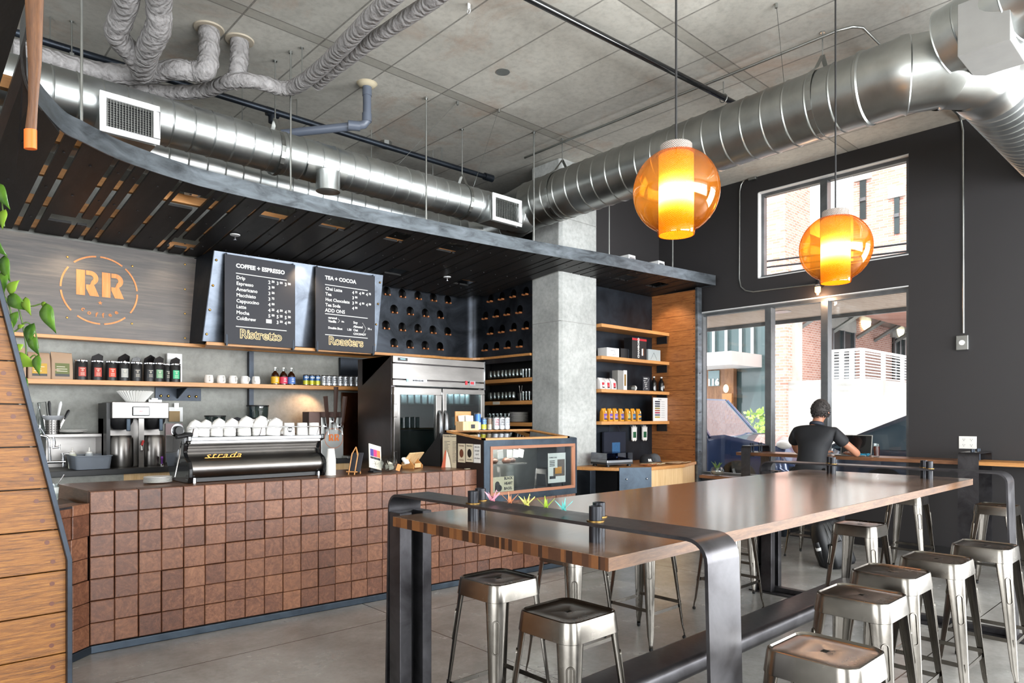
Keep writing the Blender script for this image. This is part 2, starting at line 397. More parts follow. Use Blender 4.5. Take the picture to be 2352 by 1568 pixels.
def interp(t, xs, ys):
    if t <= xs[0]: return ys[0]
    for i in range(1, len(xs)):
        if t <= xs[i]: return ys[i - 1] + (ys[i] - ys[i - 1]) * (t - xs[i - 1]) / (xs[i] - xs[i - 1])
    return ys[-1]
# ------------------------------------------------------------------ the room
CEIL = 4.76; WX = 8.64
def slab(name, b, m, label=None, bevel=0):
    return struct(MB().box(*b).build(name, m, loc=(0, 0, 0), bevel=bevel), label)
slab('floor', (-6, 8.9, -6, 8.2, -.12, 0), M['floor'], 'polished grey concrete floor with thin saw-cut joints')
slab('ceiling', (-6, 9.0, -6, 8.2, CEIL, 5.0), M['ceiling'], 'board-marked raw concrete ceiling with joints')
slab('wall_back', (-6, 4.55, 7.5, 7.7, 0, CEIL), M['concrete_wall'], 'grey concrete wall behind the counter')
b = MB().box(4.55, 6.9, 7.66, 7.8, 0, CEIL).box(6.62, 6.9, 6.34, 7.62, 0, CEIL); struct(b.build('wall_recess', M['black_paint'], loc=(0, 0, 0)), 'black wall around the shelf recess')
slab('wall_shelf_nook', (6.86, 8.64, 6.08, 6.3, 0, CEIL), M['charcoal'], 'charcoal wall behind the retail shelves')
b = MB()   # window wall with its two openings
for z0, z1, y0, y1 in ((0, .70, 2.662, 5.42), (3.04, 3.39, 2.662, 5.42), (4.55, CEIL, 2.662, 5.42), (3.39, 4.55, 4.497, 5.42), (0, CEIL, 5.42, 8.2), (0, CEIL, -.9, 2.662), (3.9, CEIL, -4.2, -.9), (0, CEIL, -6, -4.2)):
    b.box(WX, WX + .26, y0, y1, z0, z1)
struct(b.build('wall_right', M['charcoal'], loc=(0, 0, 0)), 'charcoal painted wall around the street windows')
b = MB()   # wall behind the viewer with broad street windows
for x0, x1, z0, z1 in ((-6, -2, 0, CEIL), (7.2, 8.9, 0, CEIL), (-2, 7.2, 0, .6), (-2, 7.2, 4.1, CEIL)): b.box(x0, x1, -6.2, -6, z0, z1)
for x in (1.0, 4.1): b.box(x, x + .12, -6.15, -6.05, .6, 4.1)
struct(b.build('wall_front', M['white_paint'], loc=(0, 0, 0)), 'wall behind the viewer')
b = MB().box(-6.2, -6, -6, -4, 0, CEIL).box(-6.2, -6, 1.6, 8.2, 0, CEIL).box(-6.2, -6, -4, 1.6, 0, .7).box(-6.2, -6, -4, 1.6, 3.9, CEIL)
struct(b.build('wall_left', M['white_paint'], loc=(0, 0, 0)), 'wall far to the left')
slab('baseboard_right', (WX - .015, WX, -.9, 5.2, 0, .1), M['black_paint'], 'black baseboard under the street window')
# column with a chamfered corner
c = [(6.24, 5.82), (6.88, 5.82), (6.88, 6.33), (6.2, 6.33), (6.2, 5.86)]
col_ = struct(MB().prism(c, 0, CEIL).build('column', M['concrete_col'], loc=(6.5, 6.07, 0), bevel=.008), 'square raw concrete column rising through the canopy')
b = MB()
for z in (2.73, 4.02): b.box(6.198, 6.882, 5.818, 5.8195, z, z + .006).box(6.1982, 6.1996, 5.82, 6.33, z, z + .006)
b.build('form_joint', M['concrete_wall'], col_)
# windows: frames, mullions, panes
def window(name, y0, y1, z0, z1, mull, label):
    b = MB(); f = .05; x0, x1 = 8.72, 8.80
    b.box(x0, x1, y0, y1, z0, z0 + f).box(x0, x1, y0, y1, z1 - f, z1).box(x0, x1, y0, y0 + f, z0 + f, z1 - f).box(x0, x1, y1 - f, y1, z0 + f, z1 - f)
    for m in mull: b.box(x0 - .04, x1 - .002, m - .045, m + .045, z0 + f, z1 - f)
    w = struct(b.build(name, M['window_frame'], loc=(x0, (y0 + y1) / 2, z0), bevel=.004), label)
    g = MB(); ys = [y0] + list(mull) + [y1]
    for a, c_ in zip(ys, ys[1:]): g.box(8.775, 8.779, a + .02, c_ - .02, z0 + .02, z1 - .02)
    g.build('pane', M['pane'], w)
    s = MB(); s.box(x1, WX + .26, y0, y1, z0 - .001, z0 + .012).box(WX + .001, x0, y1 - .012, y1 + .001, z0, z1).box(WX + .001, x0, y0, y1, z1 - .012, z1 + .001).box(WX + .001, x0, y0, y1, z0 - .001, z0 + .012)
    s.build('reveal', M['white_paint'], w); return w
window('window_1', 2.662, 4.497, 3.39, 4.55, (3.64,), 'high two-pane window looking at a brick wall and sky')
window('window_2', 2.662, 5.42, .70, 3.04, (3.63, 4.37), 'tall street window of three panes with grey mullions')
# ------------------------------------------------------------------ canopy of black planks hung on rods
CU = [40, 71, 141, 196, 269, 347, 418, 480, 615, 751, 911, 998, 1111, 1211, 1294, 1392, 1499, 1606, 1640]
CXY = [(.535, 4.3), (.63, 4.74), (.851, 5.2), (1.0, 5.33), (1.236, 5.5), (1.484, 5.60), (1.727, 5.67), (1.942, 5.71), (2.43, 5.725), (2.974, 5.71), (3.68, 5.65),
       (4.103, 5.61), (4.713, 5.55), (5.319, 5.48), (5.79, 5.41), (6.42, 5.31), (7.31, 5.22), (8.2, 5.12), (8.56, 5.08)]
edge = [(.50, 3.2), (.505, 3.7), (.52, 4.05)] + CXY
EXS = [p[0] for p in edge]; EYS = [p[1] for p in edge]
def edge_y(x): return interp(x, EXS, EYS)
def back_y(x): return 7.40 if x < 5.9 else (7.2 if x < 6.2 else (5.815 if x < 6.89 else 6.07))
def can_z(x, y):
    y0 = max(edge_y(x), 4.6) if x > .5 else 4.4
    drop = .2 if x < 6.2 else .06
    yb = 7.4 if x < 6.2 else 6.07
    return 3.385 - drop * max(0, min(1, (y - y0) / (yb - y0)))
canopy = thing('slatted_canopy', (4.0, 6.0, 3.3), 'long canopy of black planks with a curved steel fascia hung over the counter', 'canopy')
def smooth_path(pts, n=6):
    out = []
    for i in range(len(pts) - 1):
        p0 = Vector(pts[max(i - 1, 0)]); p1 = Vector(pts[i]); p2 = Vector(pts[i + 1]); p3 = Vector(pts[min(i + 2, len(pts) - 1)])
        for k in range(n):
            t = k / n; out.append(.5 * ((2 * p1) + (p2 - p0) * t + (2 * p0 - 5 * p1 + 4 * p2 - p3) * t * t + (3 * p1 - p0 - 3 * p2 + p3) * t ** 3))
    return out + [Vector(pts[-1])]
def band(pts, z0, z1, th):
    """upright strip following a plan curve"""
    b = MB(); n = len(pts); v = []; f = []
    for i, p in enumerate(pts):
        t = (pts[min(i + 1, n - 1)] - pts[max(i - 1, 0)]).normalized(); q = p + Vector((-t.y, t.x)) * th
        v += [(p.x, p.y, z0), (p.x, p.y, z1), (q.x, q.y, z1), (q.x, q.y, z0)]
    for i in range(n - 1):
        for j in range(4): f.append((i * 4 + j, i * 4 + (j + 1) % 4, (i + 1) * 4 + (j + 1) % 4, (i + 1) * 4 + j))
    f += [(0, 1, 2, 3), tuple(4 * (n - 1) + k for k in (3, 2, 1, 0))]
    return b.add(v, f)
fp = smooth_path([Vector(p) for p in edge], 4)
band(fp, 3.375, 3.515, .012).build('fascia', M['steel_canopy'], canopy, smooth=50)
b = MB(); b.box(8.555, 8.567, 5.08, 6.07, 3.375, 3.515); b.build('end_fascia', M['steel_canopy'], canopy)
gu = [146, 190, 272, 309, 344, 420, 496, 523, 567, 615, 684, 714, 754, 814, 849, 876, 911, 963, 996, 1015, 1045, 1093, 1113, 1141, 1170, 1213, 1233, 1276, 1296, 1323, 1351, 1388, 1406, 1429, 1451, 1465, 1485, 1513, 1542, 1572, 1600]
gx = [.50] + [interp(u, CU, [p[0] for p in CXY]) for u in gu] + [8.545]
openings = [(1.78, 2.0, 5.90, 6.22), (2.50, 2.74, 5.80, 6.08), (3.05, 3.32, 5.80, 6.02), (3.75, 3.98, 5.75, 6.0), (4.40, 4.66, 5.72, 5.98), (2.05, 2.30, 6.95, 7.2), (4.35, 4.6, 6.75, 6.95), (1.05, 1.36, 6.85, 7.02), (5.35, 5.6, 6.7, 6.9), (7.05, 7.3, 5.45, 5.68), (7.75, 8.0, 5.45, 5.68)]
def plank(xa, xb, y0):
    b = MB(); yb = back_y((xa + xb) / 2); segs = [(y0, yb, xa, xb)]
    for ox0, ox1, oy0, oy1 in openings:
        if ox1 <= xa or ox0 >= xb or oy0 < y0 or oy1 > yb: continue
        new = []
        for (a, c_, l, r) in segs:
            if a <= oy0 and c_ >= oy1:
                new += [(a, oy0, l, r), (oy1, c_, l, r)]
                if l < ox0 - .004: new.append((oy0, oy1, l, ox0))
                if r > ox1 + .004: new.append((oy0, oy1, ox1, r))
            else: new.append((a, c_, l, r))
        segs = new
    xm = (xa + xb) / 2
    for a, c_, l, r in segs:
        fr_ = [(l + (r - l) * k / 5, edge_y(l + (r - l) * k / 5) + .03) for k in range(6)] if a == y0 and y0 > 4 else [(l, a), (r, a)]
        v = [(x, y, can_z(xm, y)) for x, y in fr_ + [(r, c_), (l, c_)]]; n = len(v)
        b.add(v + [(p[0], p[1], p[2] + .02) for p in v], [tuple(range(n)), tuple(range(n, 2 * n))[::-1]] + [(i, n + i, n + (i + 1) % n, (i + 1) % n) for i in range(n)])
    for t in ((.12, .5) if yb - y0 < 1.2 else (.12, .45, .8)):   # bolt heads
        y = y0 + (yb - y0) * t; z = can_z(xm, y)
        b.lathe([(.009, -.006), (.009, 0)], 8, Matrix.Translation((xm, y, z)))
    b.build('plank', M['plank_black'], canopy)
for i in range(len(gx) - 1):
    g = .011 if gx[i] > 2.2 else .022
    if gx[i + 1] - gx[i] > .035: plank(gx[i] + g, gx[i + 1] - g, max(edge_y(gx[i]), edge_y(gx[i + 1])))
for xa, xb, y0 in ((.22, .47, 3.4), (-.05, .19, 3.4), (-.32, -.08, 3.4), (-.6, -.35, 3.4)): plank(xa, xb, y0)
b = MB()
for yy, x0 in ((4.85, -.6), (5.55, -.6), (6.2, -.6), (6.8, -.6), (7.36, -.6)):   # bamboo cross members above the planks
    z = 3.392 - .2 * max(0, (yy - 5.75) / 1.65); run = []
    for k in range(-12, 172):
        x = k * .05
        if (x < .45 or edge_y(x) + .05 < yy) and (x < 6.1 or yy < 5.75): run.append(x)
        elif run: b.box(run[0], run[-1], yy, yy + .05, z + .024, z + .10); run = []
    if run: b.box(run[0], run[-1], yy, yy + .05, z + .024, z + .10)
b.build('cross_member', M['bamboo'], canopy)
for (u, v), zt in (((956, 237), 3.5), ((1190, 318), 3.5), ((652, 132), 3.5)):
    p = on_z(u, v, CEIL); b = MB().cyl((p.x, edge_y(p.x) + .04, zt - .08), (p.x, edge_y(p.x) + .04, CEIL), .009, 8).cyl((p.x, edge_y(p.x) + .04, CEIL - .02), (p.x, edge_y(p.x) + .04, CEIL), .018, 8)
    b.build('hanger_rod', M['galv_dark'], canopy)
for x in (6.55, 7.72):
    MB().cyl((x, edge_y(x) + .04, 3.42), (x, edge_y(x) + .04, CEIL), .008, 8).build('hanger_rod', M['galv_dark'], canopy)
p = on_z(199, 200, 4.0); MB().cyl((1.0, 5.40, 3.42), (1.0, 5.40, CEIL), .009, 8).build('hanger_rod', M['galv_dark'], canopy)
for i, (u, v, l) in enumerate(((540, 546, 'white disc sprinkler head under the canopy above the menu boards'), (1027, 626, 'white disc sprinkler head under the canopy near the bottle wall'))):
    a = on_y(u, v, 6.6 if i == 0 else 6.7); z = can_z(a.x, a.y)
    t = thing('ceiling_sprinkler', (a.x, a.y, z), l, 'sprinkler')
    MB().lathe([(.045, -.012), (.047, -.004), (.02, 0)], 20).build('escutcheon', M['white_paint'], t, local=True, smooth=40)
    MB().cyl((0, 0, -.05), (0, 0, -.01), .008, 8).lathe([(.018, -.055), (.018, -.05)], 12).build('deflector', M['chrome'], t, local=True)
# small lamps above the canopy openings
def box_lamp(x, y, z, label, on=True):
    t = thing('canopy_lamp', (x, y, z), label, 'lamp')
    MB().box(-.06, .06, -.06, .06, .0, .13).build('housing', M['white_paint'], t, local=True, bevel=.004)
    MB().lathe([(1e-5, -.006), (.035, -.006), (.035, .0)], 16).build('bulb', emit('bulb_glow', '#ffc98a', 6) if on else M['chrome'], t, local=True)
    if on: light('canopy_spot', 'SPOT', (x, y, z - .02), 24, (1, .68, .4), .04, rot=(0, 0, 0), spot=95)
# upper-side boxes seen over the fascia
for (x, y, l) in ((3.10, 5.95, 'small white lamp box above the fascia below the duct boot'), (4.55, 5.85, 'small white lamp box above the fascia near the small grille'), (1.95, 6.1, 'small white lamp box above the fascia near the large grille')):
    box_lamp(x, y, 3.42, l, False)
for (u, l) in ((1470, 'white lit lamp box on the canopy top right of the column'), (1537, 'grey lamp box beside the round speaker on the canopy')):
    x = interp(u, CU, [p[0] for p in CXY]); t = thing('lamp_box', (x, edge_y(x) + .22, 3.42), l, 'lamp'); MB().box(-.07, .07, -.08, .08, 0, .19).build('housing', M['white_paint'], t, local=True, bevel=.004)
    MB().box(-.05, .05, -.084, -.08, .03, .16).build('front_plate', M['brushed'], t, local=True)
t = thing('speaker', (8.3, 5.75, 3.40), 'black loudspeaker with a round cone lying on the canopy end', 'speaker')
MB().box(-.22, .22, -.1, .1, 0, .26).build('cabinet', M['black'], t, local=True, bevel=.01)
MB().lathe([(1e-5, .01), (.03, .02), (.075, 0), (.085, .006), (.09, 0)], 24, frame((.06, -.103, .12), (1, 0, 0), (0, 0, 1))).build('cone', M['galv_dark'], t, local=True, smooth=40)
# ------------------------------------------------------------------ oak fin at the left, mirroring the one by the window
fin = thing('oak_fin', (.3, 4.14, 0), 'slanted oak plank fin with a dark steel edge in front of the counter end', 'partition')
def fin_x(z): return .69 if z < .80 else .69 - (z - .80) * (.27 / 1.27)
b = MB(); zs = [0] + [.115 + .2105 * k for k in range(16)]
for z0, z1 in zip(zs, zs[1:]):
    cut = [z0 + .003] + ([.80] if z0 < .80 < z1 else []) + [z1 - .003]
    poly = [(-.9, cut[0])] + [(fin_x(z), z) for z in cut] + [(-.9, cut[-1])]
    b.prism(poly, -.0, .03, frame((0, 4.13, 0), (1, 0, 0), (0, 0, 1)))
b.build('oak_boards', M['fin_oak'], fin, bevel=.002)
b = MB()
for z0 in zs[1:]:
    for dz in (.05, .15): b.lathe([(.011, 0), (.011, .0012)], 12, frame((fin_x(z0 + dz) - .055 - random.random() * .01, 4.0995, z0 + dz), (1, 0, 0), (0, 0, 1)))
b.build('wood_plug', plain('wood_plug', '#5f3524', .5), fin)
def strip(pts, w, y0, y1):
    b = MB(); v = []; f = []
    for x, z in pts: v += [(x, y0, z), (x + w, y0, z), (x + w, y1, z), (x, y1, z)]
    for i in range(len(pts) - 1):
        for j in range(4): f.append((i * 4 + j, i * 4 + (j + 1) % 4, (i + 1) * 4 + (j + 1) % 4, (i + 1) * 4 + j))
    return b.add(v, f + [(0, 1, 2, 3), tuple(4 * (len(pts) - 1) + k for k in (3, 2, 1, 0))])
strip([(.69, 0), (.69, .80), (fin_x(3.36), 3.36)], .022, 4.06, 4.24).build('steel_edge', M['black_steel'], fin, bevel=.002)
MB().prism([(-.9, 0), (.67, 0), (.67, .80), (fin_x(3.3) - .02, 3.3), (-.9, 3.3)], -.09, -.035, frame((0, 4.13, 0), (1, 0, 0), (0, 0, 1))).build('core', M['black'], fin)
# ------------------------------------------------------------------ counter clad in wood blocks
PA, PB = Vector((.985, 5.085)), Vector((5.32, 4.79)); ZT = 1.045
counter = thing('service_counter', (3.0, 5.3, 0), 'service counter clad in square end-grain wood blocks on a dark steel kick', 'counter')
blk = MB()
def block_face(A, B, n, rows, z0, h, skip=None):
    d = (B - A); L = d.length; d.normalize(); nrm = Vector((d.y, -d.x)); w = L / n
    for i in range(n):
        for k in range(rows):
            if skip and skip(i, k): continue
            g = .0022; pr = random.choice([0, 0, .004, .007, .011]) + random.random() * .002; a = A + d * (i * w + g); c_ = A + d * ((i + 1) * w - g)
            zb, zt = z0 + k * h + g, z0 + (k + 1) * h - g
            if k == rows - 1: zt = z0 + rows * h
            e = .004; vs = []
            for q, off, ins in ((0, -.12, 0), (1, pr, 0), (2, pr + e * .8, e)):
                for p, zz in ((a, zb), (c_, zb), (c_, zt), (a, zt)):
                    s1 = 1 if p is a else -1; s2 = 1 if zz == zb else -1
                    xy = p + nrm * off + d * (ins * s1); vs.append((xy.x, xy.y, zz + ins * s2))
            fs = [(3, 2, 1, 0), (8, 9, 10, 11)] + [(q * 4 + j, q * 4 + (j + 1) % 4, q * 4 + 4 + (j + 1) % 4, q * 4 + 4 + j) for q in (0, 1) for j in range(4)]
            k0 = len(blk.v); blk.add(vs, fs); t = (random.random(), random.random(), random.random()); blk.tone += [t] * (len(blk.v) - k0)
block_face(PA, PB, 31, 7, .055, .1414, lambda i, k: i >= 22 and k >= 5)
PC = Vector((.42, 4.62)); block_face(PC, PA - Vector((.012, .012)), 5, 6, .055, .1414)
block_face(PC, PA - Vector((.012, .012)), 5, 1, .055 + 6 * .1414, .07)
blk.build('block_cladding', M['blocks'], counter)
dv = (PB - PA).normalized(); nv = Vector((-dv.y, dv.x))
PE = PA + dv * 3.035; b = MB(); q = [PA + nv * .08, PE + nv * .08, PE + nv * .78, PA + nv * .78 + Vector((-.1, 0))]
b.prism([(p.x, p.y) for p in q], ZT - .10, ZT - .001); q2 = [PC + Vector((0, .07)), PA + nv * .08 - Vector((.03, 0)), PA + nv * .6 - Vector((.1, 0)), PC + Vector((-.2, .5))]
b.build('worktop', M['bar_top'], counter)
b = MB(); q = [PA + nv * .1, PE + nv * .1, PE + nv * .7, PA + nv * .7]; b.prism([(p.x, p.y) for p in q], .0, ZT - .11); b.prism([(p.x, p.y) for p in (PE + nv * .1, PB + nv * .1, PB + nv * .78, PE + nv * .78)], .0, .735)
q3 = [PC + Vector((.0, .1)), PA + Vector((-.06, .08)), PA + nv * .7, PC + Vector((-.3, .6))]; b.prism([(p.x, p.y) for p in q3], .0, .93); b.build('carcass', M['black'], counter)
b = MB(); b.prism([(p.x, p.y) for p in q2], .935, .958); b.build('low_ledge', M['black_gloss'], counter)
b = MB(); kp = [PC, PA, PB]
for a, c_ in zip(kp, kp[1:]):
    d = (c_ - a).normalized(); n_ = Vector((d.y, -d.x)); b.prism([tuple(a + n_ * .02), tuple(c_ + n_ * .02), tuple(c_ - n_ * .1), tuple(a - n_ * .1)], 0, .052)
b.build('kick_rail', M['blue_steel'], counter, bevel=.006)
b = MB(); d = (PA - PC).normalized(); n_ = Vector((d.y, -d.x)); b.prism([tuple(PC + n_ * .012), tuple(PA + n_ * .012 - d * .02), tuple(PA - n_ * .02 - d * .02), tuple(PC - n_ * .02)], .958, .972); b.build('ledge_trim', M['table_steel'], counter)
def top_pt(u, v, z=ZT): return on_z(u, v, z)
# ------------------------------------------------------------------ back wall: logo panel, ledge, menus, bottle wall
def ledge_z(x): return interp(x, [0, 2.34, 4.95, 6.2], [2.262, 2.277, 2.305, 2.368])
panel = thing('logo_panel', (1.0, 7.43, 2.27), 'dark stained wood panel with an orange RR roundel above the shelf', 'sign')
MB().box(-.5, 2.50, 7.42, 7.455, 2.27, 3.17).build('board', M['logo_panel'], panel)
c0 = on_y(230, 667, 7.418); LG = frame(c0, (1, 0, 0), (0, 0, 1)); RR_ = .325
def ring(b, r0, r1, gaps, M_, d=.003, n=60):
    for i in range(n):
        a = 360 * i / n
        if any(abs((a - g + 180) % 360 - 180) < 360 / n * .6 for g in gaps): continue
        p = arc(0, 0, r1, a, a + 360 / n, 2) + arc(0, 0, r0, a + 360 / n, a, 2); b.prism(p, 0, d, M_)
b = MB(); ring(b, RR_ * .955, RR_, (0, 48, 90, 135, 180, 225, 270, 315), LG); b.build('ring', M['logo_orange'], panel)
def stencil_R(b, x, y, h, M_, d=.003):
    w = h * .78; bar = h * .30
    b.prism([(x, y), (x + bar, y), (x + bar, y + h), (x, y + h)], 0, d, M_)
    x1 = x + bar + h * .035; r = h * .29; cxx = x1 + w * .18; cyy = y + h - r
    out = [(x1, y + h)] + arc(cxx, cyy, r, 90, -62, 14) + [(x + w * 1.02, y), (x1 + h * .13, y), (x1, y + h * .30), (x1, y + h * .44), (cxx, y + h * .44)] + arc(cxx, cyy + .0, h * .115, -60, 90, 6)[:] + [(x1, cyy + h * .115)]
    b.prism(out, 0, d, M_)
b = MB(); stencil_R(b, -.195, -.06, .235, LG); stencil_R(b, .015, -.06, .235, LG); b.build('rr_letters', M['logo_orange'], panel)
b = MB(); st = []
for i in range(10): a = R(90 + 36 * i); r = .022 if i % 2 == 0 else .009; st.append((r * math.cos(a), -.118 + r * math.sin(a)))
b.prism(st, 0, .003, LG)
for ch, a in zip('coffee', (-128, -113, -98, -84, -69, -54)):
    rr = .245; b.text(ch, .06, LG @ Matrix.Translation((rr * math.cos(R(a)), rr * math.sin(R(a)) - .01, 0)) @ Matrix.Rotation(R(a + 90), 4, 'Z'), .002, 'CENTER', .003)
b.build('coffee_lettering', plain('carved_letters', '#b5743e', .6), panel)
b = MB()
for u, v in ((155, 590), (304, 611), (154, 729), (303, 743), (425, 607), (425, 664), (425, 720), (425, 776)):
    p = on_y(u, v, 7.419); b.lathe([(1e-5, .008), (.008, .007), (.011, 0)], 12, frame(p, (1, 0, 0), (0, 0, 1)))
b.build('screw', M['brass'], panel)
MB().box(2.47, 2.50, 7.30, 7.42, 2.27, 3.17).build('steel_post', M['black_steel'], panel)
# bamboo ledge, stepping forward under the menus and curving round to the column
ledge = thing('upper_ledge', (3.0, 7.2, 2.26), 'thick bamboo ledge running under the logo panel, menus and bottle wall', 'shelf')
lp = [(-.5, 7.30), (2.44, 7.30), (2.36, 7.01), (4.9, 6.98)] + [(5.2, 7.06), (5.5, 7.24), (5.8, 7.36)] + arc(6.0, 7.2, .17, 90, 0, 5) + [(6.17, 6.34), (6.6, 6.34), (6.6, 7.6), (4.76, 7.6), (4.74, 7.49), (-.5, 7.49)]
b = MB(); n = len(lp); vs = [(x, y, ledge_z(x) - .032) for x, y in lp] + [(x, y, ledge_z(x)) for x, y in lp]
b.add(vs, [tuple(range(n))[::-1], tuple(range(n, 2 * n))] + [(i, (i + 1) % n, n + (i + 1) % n, n + i) for i in range(n)]); b.build('board', M['bamboo'], ledge, bevel=.002)
# steel menu holder
holder = thing('menu_holder', (3.4, 7.1, 2.3), 'tilted raw steel panel that carries the two chalkboards', 'panel')
TL, TR, BL, BR = on_y(491, 575, 6.99), on_y(880, 632, 6.99), on_y(464, 783, 7.12), on_y(864, 806, 7.12)
b = MB(); th = Vector((0, .01, 0)); b.add([BL, BR, TR, TL, BL + th, BR + th, TR + th, TL + th], [(0, 1, 2, 3), (7, 6, 5, 4), (0, 4, 5, 1), (1, 5, 6, 2), (2, 6, 7, 3), (3, 7, 4, 0)]); b.build('backing', M['menu_steel'], holder)
b = MB(); b.add([TL, BL, BL + Vector((-.03, .36, 0)), TL + Vector((-.03, .5, 0)), TL + Vector((.008, .0, 0)), BL + Vector((.008, 0, 0)), BL + Vector((-.02, .36, 0)), TL + Vector((-.02, .5, 0))], [(0, 1, 2, 3), (7, 6, 5, 4), (0, 4, 5, 1), (1, 5, 6, 2), (2, 6, 7, 3), (3, 7, 4, 0)]); b.build('side_plate', M['black_steel'], holder)
b = MB()
for (a, c_, e) in ((TL, BL, .035), (TR, BR, -.035)):
    for t in (.1, .38, .65, .92):
        p = a.lerp(c_, t) + Vector((e, -.004, 0)); b.lathe([(1e-5, .006), (.008, .006), (.013, .001), (.013, 0)], 12, frame(p, (1, 0, 0), (0, 0, 1)))
b.build('bolt', M['brass'], holder)
def menu_board(ul, ur, vt, vb, label, rows, title, foot):
    y = 6.955; a, c_ = on_y(ul, vb[0], y), on_y(ur, vt[1], y); zt = on_y(ul, vt[0], y).z; zb = on_y(ul, vb[0], y).z
    x0, x1 = a.x, c_.x; W = x1 - x0; Hh = zt - zb; t = thing('menu_board', ((x0 + x1) / 2, y, zb), label, 'menu board')
    MB().box(x0, x1, y, y + .012, zb, zt).build('chalkboard', M['chalk'], t, bevel=.001)
    FR = frame((x0, y - .001, zt), (1, 0, 0), (0, 0, 1)); b = MB()
    b.text(title, .066 * W / .85, FR @ Matrix.Translation((W * .15, -Hh * .135, 0)), .0025)
    for kind, *r in rows:
        if kind == 'line': b.box(W * .15, W * .87, -Hh * r[0] - .004, -Hh * r[0] + .004, 0, .001, FR)
        if kind == 't': b.text(r[0], (r[3] * .86 if len(r) > 3 else .056) * W / .85, FR @ Matrix.Translation((W * r[1], -Hh * r[2], 0)), .0012)
        if kind == 'p':
            for k, (big, sm) in enumerate(r[0]):
                if big is None: continue
                xx = W * (.60 + .12 * k); b.text(big, .056 * W / .85, FR @ Matrix.Translation((xx, -Hh * r[1], 0)), .0012); b.text(sm, .036 * W / .85, FR @ Matrix.Translation((xx + .036, -Hh * r[1] + .016, 0)), .0012)
        if kind == 'v': b.tube([FR @ Vector((W * px, -Hh * py, .001)) for px, py in r[0]], .0018, 4)
        if kind == 'patch': b.box(W * r[0], W * r[1], -Hh * r[3], -Hh * r[2], 0, .0012, FR)
    b.build('lettering', M['chalk_white'], t)
    b = MB(); s_ = .145 * W / .85; gx_, gy_ = W * .5, -Hh * .925
    b.text(foot, s_, FR @ Matrix.Translation((gx_, gy_, 0)), .006, 'CENTER', .0004, .97); b.build('name_outline', M['gold_line'], t)
    b = MB(); b.text(foot, s_, FR @ Matrix.Translation((gx_, gy_, 0)), -.0015, 'CENTER', .0012, .97); b.build('name_fill', M['chalk'], t)
    b = MB()
    for x in (x0 + .012, x1 - .03): b.box(x, x + .018, y - .004, y + .03, zb - .02, zb + .09).box(x, x + .012, y - .003, y + .04, zt - .012, zt + .01)
    b.build('clip', M['black_steel'], t)
    return t
def pr(s): return [tuple(x.split('.')) if x != '-' else (None, None) for x in s.split()]
rows1 = [('line', .20)]
for k, (n_, p_) in enumerate((('Drip', '2.50 3.00 3.50'), ('Espresso', '3.50'), ('Americano', '3.50'), ('Macchiato', '3.75'), ('Cappuccino', '4.00'), ('Latte', '4.25 4.50 4.75'), ('Mocha', '5.00 5.25 5.50'), ('Coldbrew', '- 3.50 4.00'))):
    yy = .265 + .0655 * k; rows1 += [('t', n_, .155, yy), ('p', pr(p_), yy + .005)]
rows1 += [('patch', .57, .65, .685, .73), ('line', .80)]
menu_board(516, 678, (582, 605), (788, 799), 'left chalkboard menu headed COFFEE + ESPRESSO above the ledge', rows1, 'COFFEE + ESPRESSO', 'Ristretto')
rows2 = [('line', .20)]
for k, (n_, p_) in enumerate((('Chai Latte', '4.25 4.50 4.75'), ('Tea', '3.00'), ('Hot Chocolate', '3.50 4.00 4.50'), ('Tea Soda', '4.00'))):
    yy = .265 + .066 * k; rows2 += [('t', n_, .155, yy), ('p', pr(p_), yy + .005)]
rows2 += [('t', 'ADD ONS', .15, .53, .072), ('line', .555), ('t', 'caramel', .2, .61, .045), ('t', 'Vanilla', .2, .655, .05), ('t', '50c', .42, .64, .03), ('t', 'Double Shot', .2, .735, .045), ('t', '1.50', .51, .735, .045),
          ('t', 'Soy', .62, .64, .05), ('t', 'Almond', .62, .69, .05), ('t', 'Oat', .62, .735, .05), ('t', 'COCONUT', .62, .78, .042), ('v', [(.78, .62), (.84, .69), (.78, .77)]), ('t', '75 c', .87, .70, .04), ('v', [(.36, .60), (.39, .625), (.36, .65)]), ('line', .81)]
menu_board(725, 861, (612, 632), (802, 808), 'right chalkboard menu headed TEA + COCOA above the ledge', rows2, 'TEA + COCOA', 'Roasters')
# bottle wall: bent steel sheet with round holes and copper pegs
bw = thing('bottle_wall', (5.5, 7.3, 2.3), 'bent black steel bottle wall with rows of round holes and copper pegs', 'panel')
flat = [(737, 268), (877, 290), (1020, 308), (1157, 325), (1287, 345), (803, 430), (948, 447), (1085, 465), (1218, 480), (730, 573), (877, 590), (1018, 602), (1153, 615), (1285, 630), (803, 732), (945, 745), (1083, 755), (1217, 765)]
side = [(1675, 333), (1776, 313), (1880, 290), (1992, 268), (1628, 488), (1727, 468), (1827, 451), (1935, 433), (1677, 623), (1778, 608), (1883, 591), (1993, 575), (1628, 773), (1727, 763), (1830, 750), (1940, 738)]
cut = MB(); pegs = []
for x, y in flat:
    p = on_y(700 + x / 3.92, 600 + y / 3.92, 7.49); cut.cyl(p - Vector((0, .1, 0)), p + Vector((0, .1, 0)), .058, 20); pegs.append((p, 0))
for x, y in side:
    p = on_x(700 + x / 3.92, 600 + y / 3.92, 6.2); p = Vector((6.2, p.y, p.z)); cut.cyl(p - Vector((.1, 0, 0)), p + Vector((.1, 0, 0)), .058, 20); pegs.append((p, 1))
path = [(4.56, 7.49), (6.04, 7.49)] + arc(6.04, 7.33, .16, 90, 0, 10)[1:] + [(6.2, 6.34)]
sheet = band([Vector(p) for p in path], 2.27, 3.5, .006).build('steel_sheet', M['bottle_steel'], bw, smooth=35)
